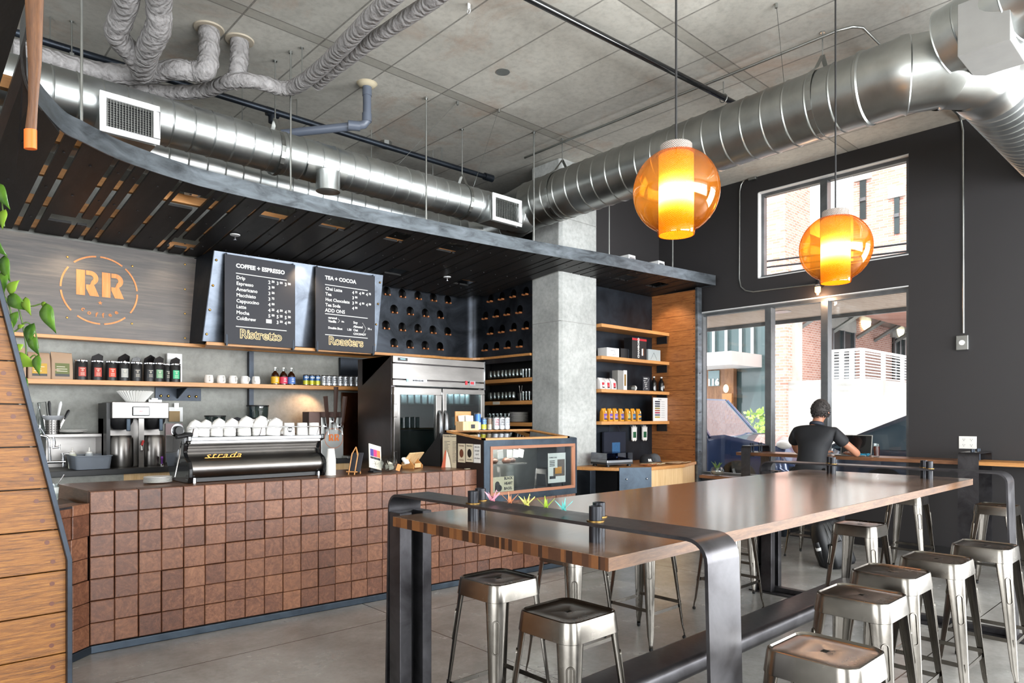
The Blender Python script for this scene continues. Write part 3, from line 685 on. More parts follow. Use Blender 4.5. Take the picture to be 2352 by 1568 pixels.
cutter = cut.build('cutter', M['black'], loc=(0, 0, 0)); cutter.select_set(False)
mod = sheet.modifiers.new('holes', 'BOOLEAN'); mod.object = cutter; mod.operation = 'DIFFERENCE'; mod.solver = 'EXACT'
bpy.context.view_layer.update(); dg = bpy.context.evaluated_depsgraph_get()
me = bpy.data.meshes.new_from_object(sheet.evaluated_get(dg)); sheet.modifiers.clear(); sheet.data = me; bpy.data.objects.remove(cutter)
for p, k in pegs:
    b = MB()
    for s_ in (-.034, .034):
        if k == 0: b.tube([p + Vector((s_, -.028, -.046)), p + Vector((s_, .12, -.046))], .0125, 4)
        else: b.tube([p + Vector((-.04, s_, -.046)), p + Vector((.12, s_, -.046))], .0125, 6)
    b.build('copper_peg', M['copper_peg'], bw)
# long lower shelf
def shelf_z(x): return interp(x, [0, 4.7], [1.853, 1.899])
shelf = thing('long_shelf', (2.2, 7.3, 1.83), 'long bamboo shelf of bags, canisters, mugs and cans on the concrete wall', 'shelf')
xe = 4.49; b = MB(); v = [(x, y, shelf_z(x) + dz) for dz in (-.042, 0) for x, y in ((.1, 7.15), (xe, 7.15), (xe, 7.495), (.1, 7.495))]
b.add(v, [(3, 2, 1, 0), (4, 5, 6, 7), (0, 1, 5, 4), (1, 2, 6, 5), (2, 3, 7, 6), (3, 0, 4, 7)]); b.build('board', M['bamboo'], shelf, bevel=.002)
b = MB(); p = on_y(405, 900, 7.49); b.box(p.x - .2, p.x + .24, 7.48, 7.497, 1.70, 1.83); b.prism([(7.17, 1.825), (7.48, 1.825), (7.48, 1.72)], p.x, p.x + .01, Matrix(((0, 0, 1, 0), (1, 0, 0, 0), (0, 1, 0, 0), (0, 0, 0, 1))))
b.build('bracket', M['black_steel'], shelf)
b = MB()
for du in (-.15, -.08, .12, .19): b.lathe([(.014, 0), (.014, .006), (.006, .012), (1e-5, .012)], 10, frame((p.x + du, 7.479, 1.745), (1, 0, 0), (0, 0, 1)))
b.build('bolt', M['brass'], shelf)
b = MB(); p = on_y(576, 900, 7.46); b.box(p.x - .025, p.x + .025, 7.44, 7.495, 1.06, 2.25); b.build('wall_post', M['black_steel'], shelf)
# steel cheek between the shelf end and the fridge, copper splash behind the taps
tag(MB().box(4.5, 4.515, 7.14, 7.5, 1.06, 2.24).build('steel_cheek', M['black_steel']), 'upright black steel cheek between the long shelf and the fridge', 'panel')
tag(MB().box(4.08, 4.5, 7.44, 7.455, 1.07, 1.83).build('copper_splash', M['copper']), 'dark copper splash plate behind the beer taps', 'panel')
tag(MB().box(4.06, 4.5, 7.44, 7.48, 1.9, 2.25).build('black_back_plate', M['black_steel']), 'black steel plate behind the silver cans', 'panel')
# ------------------------------------------------------------------ things on the long shelf
def lab(name, base, w, h, stripes, z0):
    """printed label: paper rectangle with bars of print, local frame M"""
def bag(x, y, z, w, h, d, body, lab_col, label, name='coffee_bag', lw=.66, group=None, lines=3, stub=None):
    t = thing(name, (x, y, z), label, 'bag', group); b = MB(); n = 10; v = []; f = []
    prof = [(0, 1, 1), (.04, 1.02, 1.04), (.35, 1.02, 1.05), (.72, 1, .85), (.9, .98, .35), (1, .97, .12)]
    for (t_, sx, sy) in prof:
        for (a, b_) in rrect(w * sx, d * sy, min(w, d) * .12 * (1 if t_ < .9 else .3) , 2): v.append((a, b_ + random.uniform(-.003, .003), h * t_ + (random.uniform(-.006, .006) if t_ == 1 else 0)))
    m = len(v) // len(prof)
    for k in range(len(prof) - 1):
        for i in range(m): f.append((k * m + i, k * m + (i + 1) % m, (k + 1) * m + (i + 1) % m, (k + 1) * m + i))
    f += [tuple(range(m))[::-1], tuple(range(m * (len(prof) - 1), m * len(prof)))]
    b.add(v, f); b.build('sack', body, t, local=True, smooth=40)
    if lab_col:
        FR = frame((0, -d * .535, h * .12), (1, 0, 0), (0, .06, 1)); b = MB(); b.cur = 0; b.box(-w * lw / 2, w * lw / 2, 0, h * .48, 0, .002, FR); b.cur = 1
        for k in range(lines): b.box(-w * lw * .4, w * lw * (.05 + .3 * random.random()), h * (.18 + .08 * k), h * (.20 + .08 * k), .002, .0026, FR)
        b.cur = 2; b.box(-w * lw / 2, w * lw / 2, 0, h * .09, .002, .0027, FR)
        b.build('label', [lab_col, M['paper'], M['black']], t, local=True)
    return t
kraft = plain('kraft', '#a58c76', .75, 0, .08, 6, bump=.2)
for u0, u1, v0, v1, c_, l in ((36, 60, 797, 869, None, 'kraft coffee bag half hidden by the plant, first on the long shelf'), (65, 117, 808, 870, '#b99232', 'kraft coffee bag with a mustard yellow label on the long shelf'), (118, 168, 806, 871, '#5d6433', 'kraft coffee bag with an olive green label on the long shelf')):
    a, c2 = on_y(u0, v1, 7.24), on_y(u1, v1, 7.24); w = c2.x - a.x; x = (a.x + c2.x) / 2; z = shelf_z(x)
    bag(x, 7.30, z, w, (v1 - v0) / F * 5.95, .12, kraft, plain('bag_label', c_, .6) if c_ else None, l)
foil = plain('black_foil', '#0f0f11', .25, 0, .2, 12, bump=.3)
def canister(u, label, c_, bagtop=0, dy=0):
    p = on_y(u, 870, 7.25 + dy); z = shelf_z(p.x); t = thing('tea_canister', (p.x, 7.25 + dy, z), label, 'canister', 'black clamp-lid canisters on the long shelf'); r = .05; h = .168
    MB().lathe([(r, 0), (r, h - .006), (r - .004, h)], 24).build('tin', M['black'], t, local=True, smooth=40)
    MB().lathe([(r - .002, h + .001), (r + .003, h + .004), (r + .003, h + .014), (r - .006, h + .02)], 24).tube([(0, -r - .003, h + .02), (-.012, -r - .008, h + .005), (0, -r - .004, h - .012), (.012, -r - .008, h + .005)], .0022, 5, closed=True).build('clamp_lid', M['chrome'], t, local=True, smooth=40)
    if c_:
        b = MB(); m = 6; b.cur = 0; v = []
        a0, a1 = R(-125), R(-55)
        for k in range(m + 1):
            a = a0 + (a1 - a0) * k / m; v += [((r + .0012) * math.cos(a), (r + .0012) * math.sin(a), .035), ((r + .0012) * math.cos(a), (r + .0012) * math.sin(a), .118)]
        b.add(v, [(2 * k, 2 * k + 2, 2 * k + 3, 2 * k + 1) for k in range(m)]); b.cur = 1
        FR = frame((0, -r - .0016, 0), (1, 0, 0), (0, 0, 1))
        b.box(-.018, .018, .104, .108, 0, .0006, FR)
        ring(b, .0045, .008, (), FR @ Matrix.Translation((0, .09, 0)), .0006, 12)
        for k in range(3): b.box(-.016, .016, .045 + .011 * k, .048 + .011 * k, 0, .0006, FR)
        b.build('label', [plain('tin_label', c_, .6), M['paper']], t, local=True)
    if bagtop:
        b = MB(); w = .03 + .012 * bagtop; b.prism([(-w, 0), (w, 0), (w * 1.1, .03 + .01 * bagtop), (w * .3, .045 + .012 * bagtop), (-w * .8, .04)], -.004, .004, frame((0, .01, h + .015), (1, .2 * bagtop, 0), (0, 0, 1)))
        b.build('bag_top', foil, t, local=True)
for u, l, c_, bt, dy in ((187, 'black clamp-lid canister with a dull red label next to the olive-labelled bag', '#b0493f', 0, 0), (223, 'black canister with a red label and a folded black bag corner above it', '#b5473c', 2, 0), (256, 'black canister with a bright orange-red label', '#c8452f', 0, 0), (284, 'black canister with a grey handwritten label', '#a4a5a2', 3, 0),
                      (313, 'black canister with a black and white printed label', '#3a3a3c', 1, 0), (343, 'black canister with a small dark label turned aside', '#2c2e33', 3, 0), (364, 'black canister with a sage green label', '#6f9a78', 2, -.02), (384, 'black canister with hardly any label between the two green ones', '#222a26', 0, .05), (402, 'black canister with a bright mint green label', '#3fb483', 2, 0)):
    canister(u, l, c_, bt, dy)
p = on_y(400, 835, 7.42); tag(MB().box(p.x - .07, p.x + .07, 7.40, 7.44, shelf_z(p.x), shelf_z(p.x) + .30).box(p.x - .02, p.x + .05, 7.396, 7.4, shelf_z(p.x) + .2, shelf_z(p.x) + .26).build('white_box', [M['white_paint'], M['black']], bevel=.002), 'tall white carton behind the canisters at the shelf bracket', 'box')
def mug(M_loc, name='mug', h=.085, r=.043, handle=True, rz=0, label='', group=None, tilt=None, cat='mug', mat=None, loc=(0, 0, 0)):
    pass
mugp = thing('mug', (0, 0, 0), '', 'mug', 'white mugs in a row on the long shelf')
MB().lathe([(1e-5, .0), (.036, .0), (.044, .012), (.043, .05), (.036, .083), (.033, .083), (.039, .05), (.038, .014), (1e-5, .010)], 28).build('cup', M['china'], mugp, local=True, smooth=50)
MB().tube([(0, -.040, .066), (0, -.062, .068), (0, -.070, .05), (0, -.062, .028), (0, -.042, .022)], .0055, 8).build('mug_handle', M['china'], mugp, local=True, smooth=60)
for i, (u, l) in enumerate(((480, 'white mug nearest the canisters'), (508, 'white mug second from the canisters'), (535, 'middle one of the five white mugs'), (562, 'white mug just left of the black wall post'), (588, 'white mug nearest the syrup bottles'))):
    p = on_y(u, 880, 7.22); o = mugp if i == 0 else dup(mugp, (0, 0, 0)); o.location = (p.x, 7.22, shelf_z(p.x)); o.rotation_euler = (0, 0, R((-8, 8, 14, 24, -30)[i])); o['label'] = l + ' on the long shelf'
def syrup(u, c_, l):
    p = on_y(u, 882, 7.2); t = thing('syrup_bottle', (p.x, 7.2, shelf_z(p.x)), l, 'bottle', 'syrup bottles on the long shelf'); gl = M.setdefault('amber_syrup', plain('amber_syrup', '#2a1206', .12, 0, .2, coat=.5))
    MB().lathe([(.042, 0), (.043, .01), (.043, .09), (.036, .118), (.016, .142), (.012, .15)], 24).build('glass_body', gl, t, local=True, smooth=45)
    MB().lathe([(.012, .15), (.011, .178)], 16).tube([(.014, 0, .176), (.036, 0, .178), (.04, 0, .158), (.016, 0, .150)], .003, 6).build('neck', M['clear'], t, local=True, smooth=45)
    MB().lathe([(.014, .176), (.014, .19), (1e-5, .192)], 14).build('cap', M['white'], t, local=True)
    b = MB(); b.lathe([(.0438, .012), (.0438, .086)], 24); b.build('label', plain('syrup_label', c_, .5), t, local=True, smooth=60)
    b = MB(); FR = frame((-.0, -.0445, .035), (1, 0, 0), (0, 0, 1)); b.box(-.014, .014, 0, .006, 0, .0008, FR); ring(b, .008, .011, (), FR @ Matrix.Translation((0, .026, 0)), .0008, 14); b.build('print', M['white'], t, local=True)
syrup(632, '#dba91b', 'corked syrup bottle with a yellow label'); syrup(651, '#cc3a55', 'corked syrup bottle with a crimson label'); syrup(669, '#4f74b8', 'corked syrup bottle with a blue label')
p = on_y(688, 880, 7.28); tag(MB().lathe([(.02, 0), (.022, .006), (.05, .07), (.048, .07), (.018, .01)], 24).build('glass_bowl', M['clear'], loc=(p.x, 7.28, shelf_z(p.x)), local=True, smooth=50), 'small clear bowl between the syrup bottles and the blue cans', 'bowl')
def can_proto(name, label, group, top_, bot_, r=.032, h=.122, txt=None, tcol=None, base=None):
    t = thing(name, (0, 0, 0), label, 'can', group)
    MB().lathe([(r * .8, 0), (r, .006), (r, h - .012), (r * .82, h), (r * .78, h - .003), (1e-5, h - .004)], 24).build('tin', base or M['brushed'], t, local=True, smooth=35)
    b = MB(); b.cur = 0; b.lathe([(r + .0006, .01), (r + .0006, h * .45)], 24); b.cur = 1; b.lathe([(r + .0006, h * .45), (r + .0006, h - .014)], 24)
    b.build('wrap', [bot_, top_], t, local=True, smooth=60)
    if txt:
        b = MB(); v = []
        for k, line in enumerate(txt):
            vs, fs = text_geo(line, .026, .0012, 'CENTER', .9)
            b.add([((r + .0014) * math.sin(q.x / r), -(r + .0014) * math.cos(q.x / r), h - .042 - .024 * k + q.y) for q in vs], fs)
        b.build('print', tcol, t, local=True)
    return t
wrap_silver = plain('wrap_silver', '#c9ccd0', .3, .6, .05); wrap_blue = plain('wrap_blue', '#2c5a8c', .35, .2, .3, 60); wrap_yel = plain('wrap_yellow', '#b8b42a', .35, .2, .35, 70)
ca = can_proto('drink_can', '', 'blue and yellow cans on the long shelf', wrap_blue, wrap_yel, txt=('HOP',), tcol=M['chalk_white'])
for i, (u, l) in enumerate(((702.5, 'blue and yellow can nearest the syrup bottles on the long shelf'), (716, 'middle one of three blue and yellow cans on the long shelf'), (729, 'blue and yellow can touching the silver cans on the long shelf'))):
    p = on_y(u, 885, 7.2); o = ca if i == 0 else dup(ca, (0, 0, 0)); o.location = (p.x, 7.2, shelf_z(p.x)); o['label'] = l
cs = can_proto('drink_can', '', 'silver cans on the long shelf', wrap_silver, wrap_silver, txt=('UND', 'ERW', 'OOD'), tcol=plain('can_ink', '#2a2b2e', .5))
for i, u in enumerate((744, 755.5, 768, 781.5, 794, 807, 820)):
    p = on_y(u, 886, 7.2); o = cs if i == 0 else dup(cs, (0, 0, 0)); o.location = (p.x, 7.2, shelf_z(p.x))
    o['label'] = ('silver can next to the blue and yellow cans', 'second silver can after the blue and yellow cans', 'third silver can after the blue and yellow cans', 'middle one of the seven silver cans', 'fifth silver can, third from the fridge end', 'silver can one in from the fridge end', 'silver can at the fridge end of the row')[i] + ' on the long shelf'
# ------------------------------------------------------------------ back counter and its machines
bc = thing('back_counter', (2.2, 7.15, 0), 'low back counter with a black top under the concrete wall', 'counter')
MB().box(.2, 4.5, 6.84, 7.5, 1.02, 1.07).build('worktop', M['black'], bc, bevel=.003)
MB().box(.2, 1.6, 6.88, 7.48, 0, 1.02).build('concrete_front', M['concrete_wall'], bc)
MB().box(1.6, 4.5, 6.88, 7.48, 0, 1.02).build('cabinet', M['bamboo_light'], bc)
MB().box(2.05, 2.45, 6.862, 6.88, .94, .985).build('drawer_pull', M['blue_steel'], bc)
def px_box(u0, u1, v0, v1, y):
    a, c_ = on_y(u0, v1, y), on_y(u1, v1, y); return a.x, c_.x, a.z, on_y(u0, v0, y).z
BT = 1.07
t = thing('bus_tub', (1.4, 6.95, BT), 'grey plastic bus tub on the edge of the back counter', 'tub')
x0, x1 = on_y(172, 1088, 6.86).x, on_y(258, 1088, 6.86).x
b = MB(); n = 0
for s_, z in ((.92, 0), (1, .11), (1.05, .112), (1.05, .12), (.97, .12), (.89, .01)):
    for p in rrect((x1 - x0) * s_, .40 * s_, .03): b.v.append(Vector(((x0 + x1) / 2 + p[0], 7.05 + p[1], BT + .003 + z)))
m = len(b.v) // 6
for k in range(5):
    for i in range(m): b.f.append((k * m + i, k * m + (i + 1) % m, (k + 1) * m + (i + 1) % m, (k + 1) * m + i))
b.f += [tuple(range(m))[::-1], tuple(range(5 * m, 6 * m))]; b.mi = [0] * len(b.f); b.build('tub', plain('grey_plastic', '#717882', .5), t, smooth=40)
# stainless shelf unit with knives, plates and bottles
su = thing('steel_rack', (1.15, 7.3, BT), 'stainless steel box shelf on the back counter left of the brewer', 'shelf')
x0, x1, z0, z1 = px_box(100, 237, 997, 1060, 7.22); MB().box(x0, x1, 7.22, 7.49, z1 - .03, z1).build('top', M['stainless'], su, bevel=.003)
b = MB().box(x0 + .02, x1 - .01, 7.46, 7.48, BT, z1 - .03).box(x1 - .012, x1 - .004, 7.23, 7.48, BT, z1 - .03).box(x0 + .02, x0 + .03, 7.23, 7.48, BT, z1 - .03); b.build('back', M['stainless'], su)
RT = z1
p = on_y(121, 990, 7.34); t = thing('utensil_cup', (p.x, 7.34, RT), 'perforated steel utensil cup standing on the steel rack', 'cup')
b = MB().lathe([(.055, 0), (.06, .13), (.06, .13), (.056, .01), (1e-5, .008)], 28); b.build('cup', M['stainless'], t, local=True, smooth=50)
b = MB()
for k in range(16):
    for j in range(5): a = R(22.5 * k); b.lathe([(.0045, 0), (.0045, .0012)], 8, frame((.0585 * math.cos(a), .0585 * math.sin(a), .02 + .022 * j), (-math.sin(a), math.cos(a), 0), (0, 0, 1)))
b.build('perforation', M['black'], t, local=True)
MB().lathe([(.060, .125), (.085, .155), (.085, .165), (.058, .14)], 28).build('rim', plain('grey_rim', '#9a9ca0', .5), t, local=True, smooth=45)
for dx, tilt, c_, nm, l in ((-.012, -3, 'black', 'knife', 'black-handled knife standing in the utensil cup'), (.018, 9, 'white_paint', 'knife', 'white-handled knife standing in the utensil cup'), (.035, 24, 'black', 'peeler', 'short black-handled tool leaning in the utensil cup'), (-.045, -8, 'black', 'strainer', 'black wire strainer frame leaning in the utensil cup')):
    k = thing(nm, (p.x + dx, 7.34, RT + .012), l, 'utensil', 'utensils in the cup'); k.rotation_euler = (0, R(tilt), 0)
    MB().box(-.008, .008, -.001, .001, 0, .16).build('blade', M['stainless'], k, local=True)
    if nm == 'strainer': MB().tube([(-.02, 0, .14), (-.03, 0, .27), (.03, 0, .275), (.025, 0, .15)], .004, 6).build('loop', M['black'], k, local=True)
    else: MB().tube([(0, 0, .15), (0, 0, .19), (0, 0, .26), (0, 0, .285)] if nm == 'knife' else [(0, 0, .13), (0, 0, .16), (0, 0, .21), (0, 0, .225)], [.009, .012, .015, .008], 10, flat=(1.1, .6)).build('grip', M[c_], k, local=True, smooth=50)
p = on_y(167, 990, 7.34)
for k in range(2): tag(MB().lathe([(.05, 0), (.075, .006), (.12, .018), (.118, .022), (.07, .01), (1e-5, .008)], 32).build('plate', M['china'], loc=(p.x, 7.34, RT + .012 * k + .001), local=True, smooth=50), ('lower' if k == 0 else 'upper') + ' of two white plates stacked on the steel rack', 'plate', 'plates on the steel rack')
for u, l in ((73, 'clear swing-top bottle at the far left of the steel rack'), (90, 'clear swing-top bottle beside the utensil cup')):
    p = on_y(u, 995, 7.42); tag(MB().lathe([(.04, 0), (.042, .01), (.042, .12), (.014, .19), (.012, .28), (.014, .285)], 20).build('glass_bottle', M['clear'], loc=(p.x, 7.42, RT), local=True, smooth=50), l, 'bottle')
def squeeze(u, v, y, z, l, c_='#d9dccb', g='squeeze bottles', s=1.0):
    p = on_y(u, v, y); t = thing('squeeze_bottle', (p.x, y, z), l, 'bottle', g)
    MB().lathe([(.03 * s, 0), (.032 * s, .01), (.032 * s, .12 * s), (.026 * s, .13 * s)], 20).build('body', plain('milky_plastic', c_, .35), t, local=True, smooth=45)
    MB().lathe([(.028 * s, .13 * s), (.028 * s, .145 * s), (.008 * s, .15 * s), (.004 * s, .185 * s), (1e-5, .186 * s)], 16).build('nozzle', M['white'], t, local=True, smooth=30)
squeeze(166, 1060, 7.18, BT, 'cream squeeze bottle with amber syrup before the steel rack'); squeeze(205, 1060, 7.18, BT, 'pale grey squeeze bottle before the steel rack', '#b9c0c6')
# bar faucet
t = thing('bar_faucet', (.85, 7.0, BT), 'chrome wall-style bar faucet with lever handles on the back counter', 'faucet')
FX = lambda u, v: on_y(u, v, 7.02)
b = MB().tube([FX(115, 1060), FX(113, 1030), FX(112, 1010), FX(108, 1003), FX(95, 1000), FX(85, 1002)], .011, 10).tube([FX(122, 1003), FX(125, 1015), FX(124, 1028)], .010, 10)
b.build('spout', M['chrome'], t, smooth=60)
b = MB().tube([FX(100, 1061), FX(150, 1060)], .014, 10).tube([FX(145, 1062), FX(144, 1045), FX(143, 1040)], .013, 10).tube([FX(143, 1043), FX(158, 1042)], .007, 8).tube([FX(120, 1028), FX(138, 1026)], .009, 8).tube([FX(137, 1020), FX(137, 1032)], .006, 8)
b.tube([FX(100, 1061), FX(100, 1072)], .01, 8).tube([FX(145, 1061), FX(145, 1072)], .01, 8); b.build('valve_body', M['chrome'], t, smooth=60)
MB().tube([FX(78, 980), FX(95, 985), FX(104, 1000), FX(108, 1010)], .006, 8).build('hose', M['brushed'], t, smooth=60)
# twin coffee brewer
br = thing('coffee_brewer', (1.95, 7.1, BT), 'stainless twin coffee brewer with a screen and a paper filter stack on top', 'coffee machine')
x0, x1, z0, z1 = px_box(257, 388, 922, 961, 6.98); zt = z1; zm = z0
MB().box(x0, x1, 6.98, 7.36, zm, zt).build('head', M['stainless'], br, bevel=.006)
MB().box(x0 - .03, x0, 7.04, 7.36, BT, zt - .01).build('side_case', M['black'], br)
MB().box(x0 - .03, x1 - .03, 7.16, 7.36, BT + .0, zm).build('back_case', M['stainless'], br)
xc = (x0 + x1) / 2
for s_ in (-.145, .13):
    MB().lathe([(.1, 0), (.105, .02), (.105, .26), (.09, .29)], 28, Matrix.Translation((xc + s_, 7.09, BT))).build('urn', M['stainless'], br, smooth=50)
    MB().lathe([(.06, -.10), (.1, -.03), (.105, 0)], 24, Matrix.Translation((xc + s_, 7.09, zm - .001))).build('brew_basket', M['black'], br, smooth=50)
    b = MB().box(xc + s_ + .02, xc + s_ + .055, 6.965, 6.98, zm - .115, zm).build('basket_handle', M['blue_steel'], br, bevel=.006)
MB().box(xc - .02, xc + .025, 6.98, 7.0, BT, zm).build('tap_column', M['stainless'], br)
b = MB().tube([(xc, 6.97, BT + .20), (xc, 6.95, BT + .15)], .012, 10); b.build('tap', M['chrome'], br)
MB().tube([(xc, 6.955, BT + .20), (xc + .012, 6.95, BT + .245)], .010, 8).build('tap_lever', plain('red_plastic', '#b02a26', .4), br)
s0 = on_y(324, 944, 6.976); MB().cbox((s0.x, 6.974, s0.z), (.145, .012, .085)).build('screen_bezel', M['black_gloss'], br, bevel=.006)
b = MB(); b.cur = 0; b.cbox((s0.x, 6.967, s0.z), (.115, .002, .062)); b.cur = 1; ring(b, .020, .023, (), frame((s0.x, 6.9655, s0.z), (1, 0, 0), (0, 0, 1)), .0005, 24); b.text('RR', .02, frame((s0.x - .014, 6.9655, s0.z - .007), (1, 0, 0), (0, 0, 1)), .001)
b.build('screen', [emit('screen_white', '#f0e8e8', 1.0), plain('screen_red', '#c8505a', .5)], br)
p = on_y(312, 921, 7.12)
b = MB(); v = []; n = 72
for i in range(n):
    a = 2 * math.pi * i / n; k = 1 if i % 2 == 0 else .86; v += [(.075 * k * math.cos(a), .075 * k * math.sin(a), 0), (.155 * k * math.cos(a), .155 * k * math.sin(a), .1 + (.008 if i % 2 else 0)), (.145 * k * math.cos(a), .145 * k * math.sin(a), .1)]
b.add(v, [(3 * i, 3 * ((i + 1) % n), 3 * ((i + 1) % n) + 1, 3 * i + 1) for i in range(n)] + [(3 * i + 1, 3 * ((i + 1) % n) + 1, 3 * ((i + 1) % n) + 2, 3 * i + 2) for i in range(n)] + [tuple(3 * i for i in range(n))[::-1]] + [tuple(3 * i + 2 for i in range(n))])
tag(b.build('filter_stack', M['china'], loc=(p.x, 7.14, zt), local=True), 'stack of fluted white paper filters upside on the brewer', 'paper filters')
p = on_y(354, 921, 7.2); tag(MB().box(-.06, .06, -.04, .04, 0, .03).box(-.03, .03, -.02, .02, .03, .045).build('stapler_box', [M['white_paint']], loc=(p.x, 7.2, zt), local=True, bevel=.004), 'small white device lying on the brewer beside the filters', 'device')
t = thing('clipboard', (2.42, 7.47, 1.45), 'brown clipboard with a white sheet hanging on the concrete wall', 'clipboard')
x0, x1, z0, z1 = px_box(388, 420, 937, 968, 7.47); MB().box(x0, x1, 7.47, 7.49, z0, z1 + .01).build('board', M['white_paint'], t)
MB().box(x0 + .0, x1 - .03, 7.464, 7.47, z0, z1 - .03).build('sheet', plain('tan_sheet', '#927a55', .7), t); MB().box(x0 + .05, x0 + .09, 7.462, 7.47, z1 - .005, z1 + .05).build('clip', M['chrome'], t)
tag(MB().box(x0 - .03, x1 - .0, 7.474, 7.49, 1.16, z0 - .02).build('pink_notice', plain('pink_paper', '#a99395', .7)), 'pinkish notice sheet on the wall below the clipboard', 'paper')
t = thing('tamper', (2.12, 6.95, BT), 'small purple tamper on the back counter in front of the brewer', 'tamper'); p = on_y(372, 1072, 6.95); t.location = (p.x, 6.95, BT)
MB().lathe([(.018, 0), (.018, .02), (.006, .025)], 16).build('steel_base', M['chrome'], t, local=True, smooth=40); MB().lathe([(.007, .02), (.008, .06), (.013, .075), (.011, .09), (1e-5, .094)], 16).build('grip', plain('purple', '#7a3fa0', .3, .5), t, local=True, smooth=50)
# grinders with hoppers, cloth, bottle
def grinder(u0, u1, v0, v1, y, l, deep):
    x0, x1, z0, z1 = px_box(u0, u1, v0, v1, y); r = (x1 - x0) / 2; xc = (x0 + x1) / 2; t = thing('coffee_grinder', (xc, y + r, BT), l, 'grinder')
    MB().lathe([(r * .75, 0), (r * .75, .12), (r * .5, z0 - BT - .02), (r * .6, z0 - BT)], 24, Matrix.Translation((xc, y + r, BT))).build('body', M['black'], t, smooth=45)
    MB().lathe([(r * .6, z0), (r * .9, z0 + (z1 - z0) * .6), (r * .95, z1 - .012)], 28, Matrix.Translation((xc, y + r, 0))).build('hopper', M['dark_pane'], t, smooth=50)
    MB().lathe([(1e-5, z1), (r * .98, z1 - .003), (r, z1 - .014), (r * .94, z1 - .016)], 28, Matrix.Translation((xc, y + r, 0))).build('lid', M['black'], t, smooth=45)
    MB().lathe([(r * .55, z0 + .002), (r * .84, z0 + (z1 - z0) * deep), (1e-5, z0 + (z1 - z0) * (deep + .04))], 24, Matrix.Translation((xc, y + r, 0))).build('coffee_beans', plain('beans', '#2c1a12', .5, 0, .5, 90, bump=.5), t, smooth=45)
    return t, xc, y, z0, z1
t, xc, y_, z0, z1 = grinder(577, 627, 929, 992, 6.9, 'tall coffee grinder hopper marked BEAUMONT behind the espresso machine', .5)
b = MB(); b.text('BEAUMONT', .042, frame((xc, y_ + .005, z0 + .10), (1, 0, 0), (0, 0, 1)), .001, 'CENTER'); b.build('lettering', M['chalk_white'], t)
grinder(478, 527, 953, 990, 6.9, 'low coffee grinder hopper with a flat black lid behind the cups', .3)
b = MB(); v = []; n = 18; p = on_y(549, 965, 6.98)
for j in range(7):
    for i in range(n):
        a = 2 * math.pi * i / n; rr = .20 * math.cos(j / 6 * math.pi / 2) * (1 + .16 * math.sin(3 * a + j)); v.append((rr * math.cos(a), rr * .6 * math.sin(a), .16 * math.sin(j / 6 * math.pi / 2) * (1 + .2 * math.sin(2 * a))))
b.add(v, [(j * n + i, j * n + (i + 1) % n, (j + 1) * n + (i + 1) % n, (j + 1) * n + i) for j in range(6) for i in range(n)] + [tuple(range(n))[::-1]])
gb = thing('covered_grinder', (p.x, 7.02, BT), 'coffee grinder draped with a dark crumpled cloth', 'grinder')
MB().lathe([(.08, 0), (.08, .2), (.09, .3)], 20).build('body', M['black'], gb, local=True); b.M = None
cl_ = MB(); cl_.add([(q.x, q.y, q.z + .27) for q in b.v], b.f); cl_.build('cloth', plain('dark_cloth', '#1b1c22', .8, 0, .3, bump=.4), gb, local=True, smooth=60, subsurf=1)
t = thing('tall_squeeze_bottle', (0, 0, 0), 'white squeeze bottle standing behind the cups on the espresso machine', 'bottle'); p = on_y(653, 1000, 6.95); t.location = (p.x, 6.95, BT)
MB().lathe([(.05, 0), (.052, .01), (.052, .27), (.045, .285)], 22).build('body', M['white'], t, local=True, smooth=45); MB().lathe([(.054, .285), (.054, .31), (.02, .33), (.014, .37), (1e-5, .372)], 18).build('cap', M['white'], t, local=True, smooth=30)
# tap tower with RR roundel and three tap handles
x0, x1, z0, z1 = px_box(738, 789, 958, 1048, 6.93); tt = thing('tap_tower', ((x0 + x1) / 2, 7.0, BT), 'grey steel tap tower with an orange RR roundel and three dark wood handles', 'tap tower')
MB().box(x0, x1, 6.93, 7.12, BT, z1).build('tower', M['galv_dark'], tt, bevel=.004); MB().box(x0 - .13, x0, 6.96, 7.12, BT, z1 + .06).box(x0, x1, 6.99, 7.12, z1, z1 + .06).build('housing', plain('brown_steel', '#4a3630', .4, .5), tt, bevel=.003)
c0 = on_y(767, 1006, 6.928); FR = frame(c0, (1, 0, 0), (0, 0, 1)); b = MB(); ring(b, .108, .112, (), FR, .001, 48)
for dx in (-.062, .006): stencil_R(b, dx, -.03, .075, FR, .001)
b.build('rr_roundel', plain('orange_ink', '#e0752e', .5), tt)
for u, v, tl in ((754, 979, -8), (770, 968, 0), (786, 979, 4)):
    q = on_y(u, v, 6.88); top = 922 if u != 770 else 900
    zz = on_y(u, top - 12, 6.88).z; k = MB().tube([(q.x, 6.94, q.z), (q.x, 6.90, q.z), (q.x, 6.88, q.z - .02), (q.x, 6.875, q.z - .09)], .011, 8).lathe([(.032, 0), (.03, .01), (.012, .012)], 18, frame((q.x, 6.93, q.z - .0), (1, 0, 0), (0, 0, 1))).build('tap', M['chrome'], tt, smooth=50)
    MB().tube([(q.x, 6.89, q.z), (q.x + .05 * math.sin(R(tl)), 6.88, q.z + .05), (q.x + (zz - q.z) * math.sin(R(tl)), 6.86, zz)], [.010, .018, .027], 6).build('tap_handle', plain('walnut_handle', '#3a2720', .4), tt)
b = MB().box(x1 - .02, on_y(850, 1060, 6.75).x, 6.8, 7.0, BT + .0, BT + .03); tag(b.build('drip_tray', M['stainless'], bevel=.003), 'stainless drip tray rail beside the tap tower', 'drip tray')
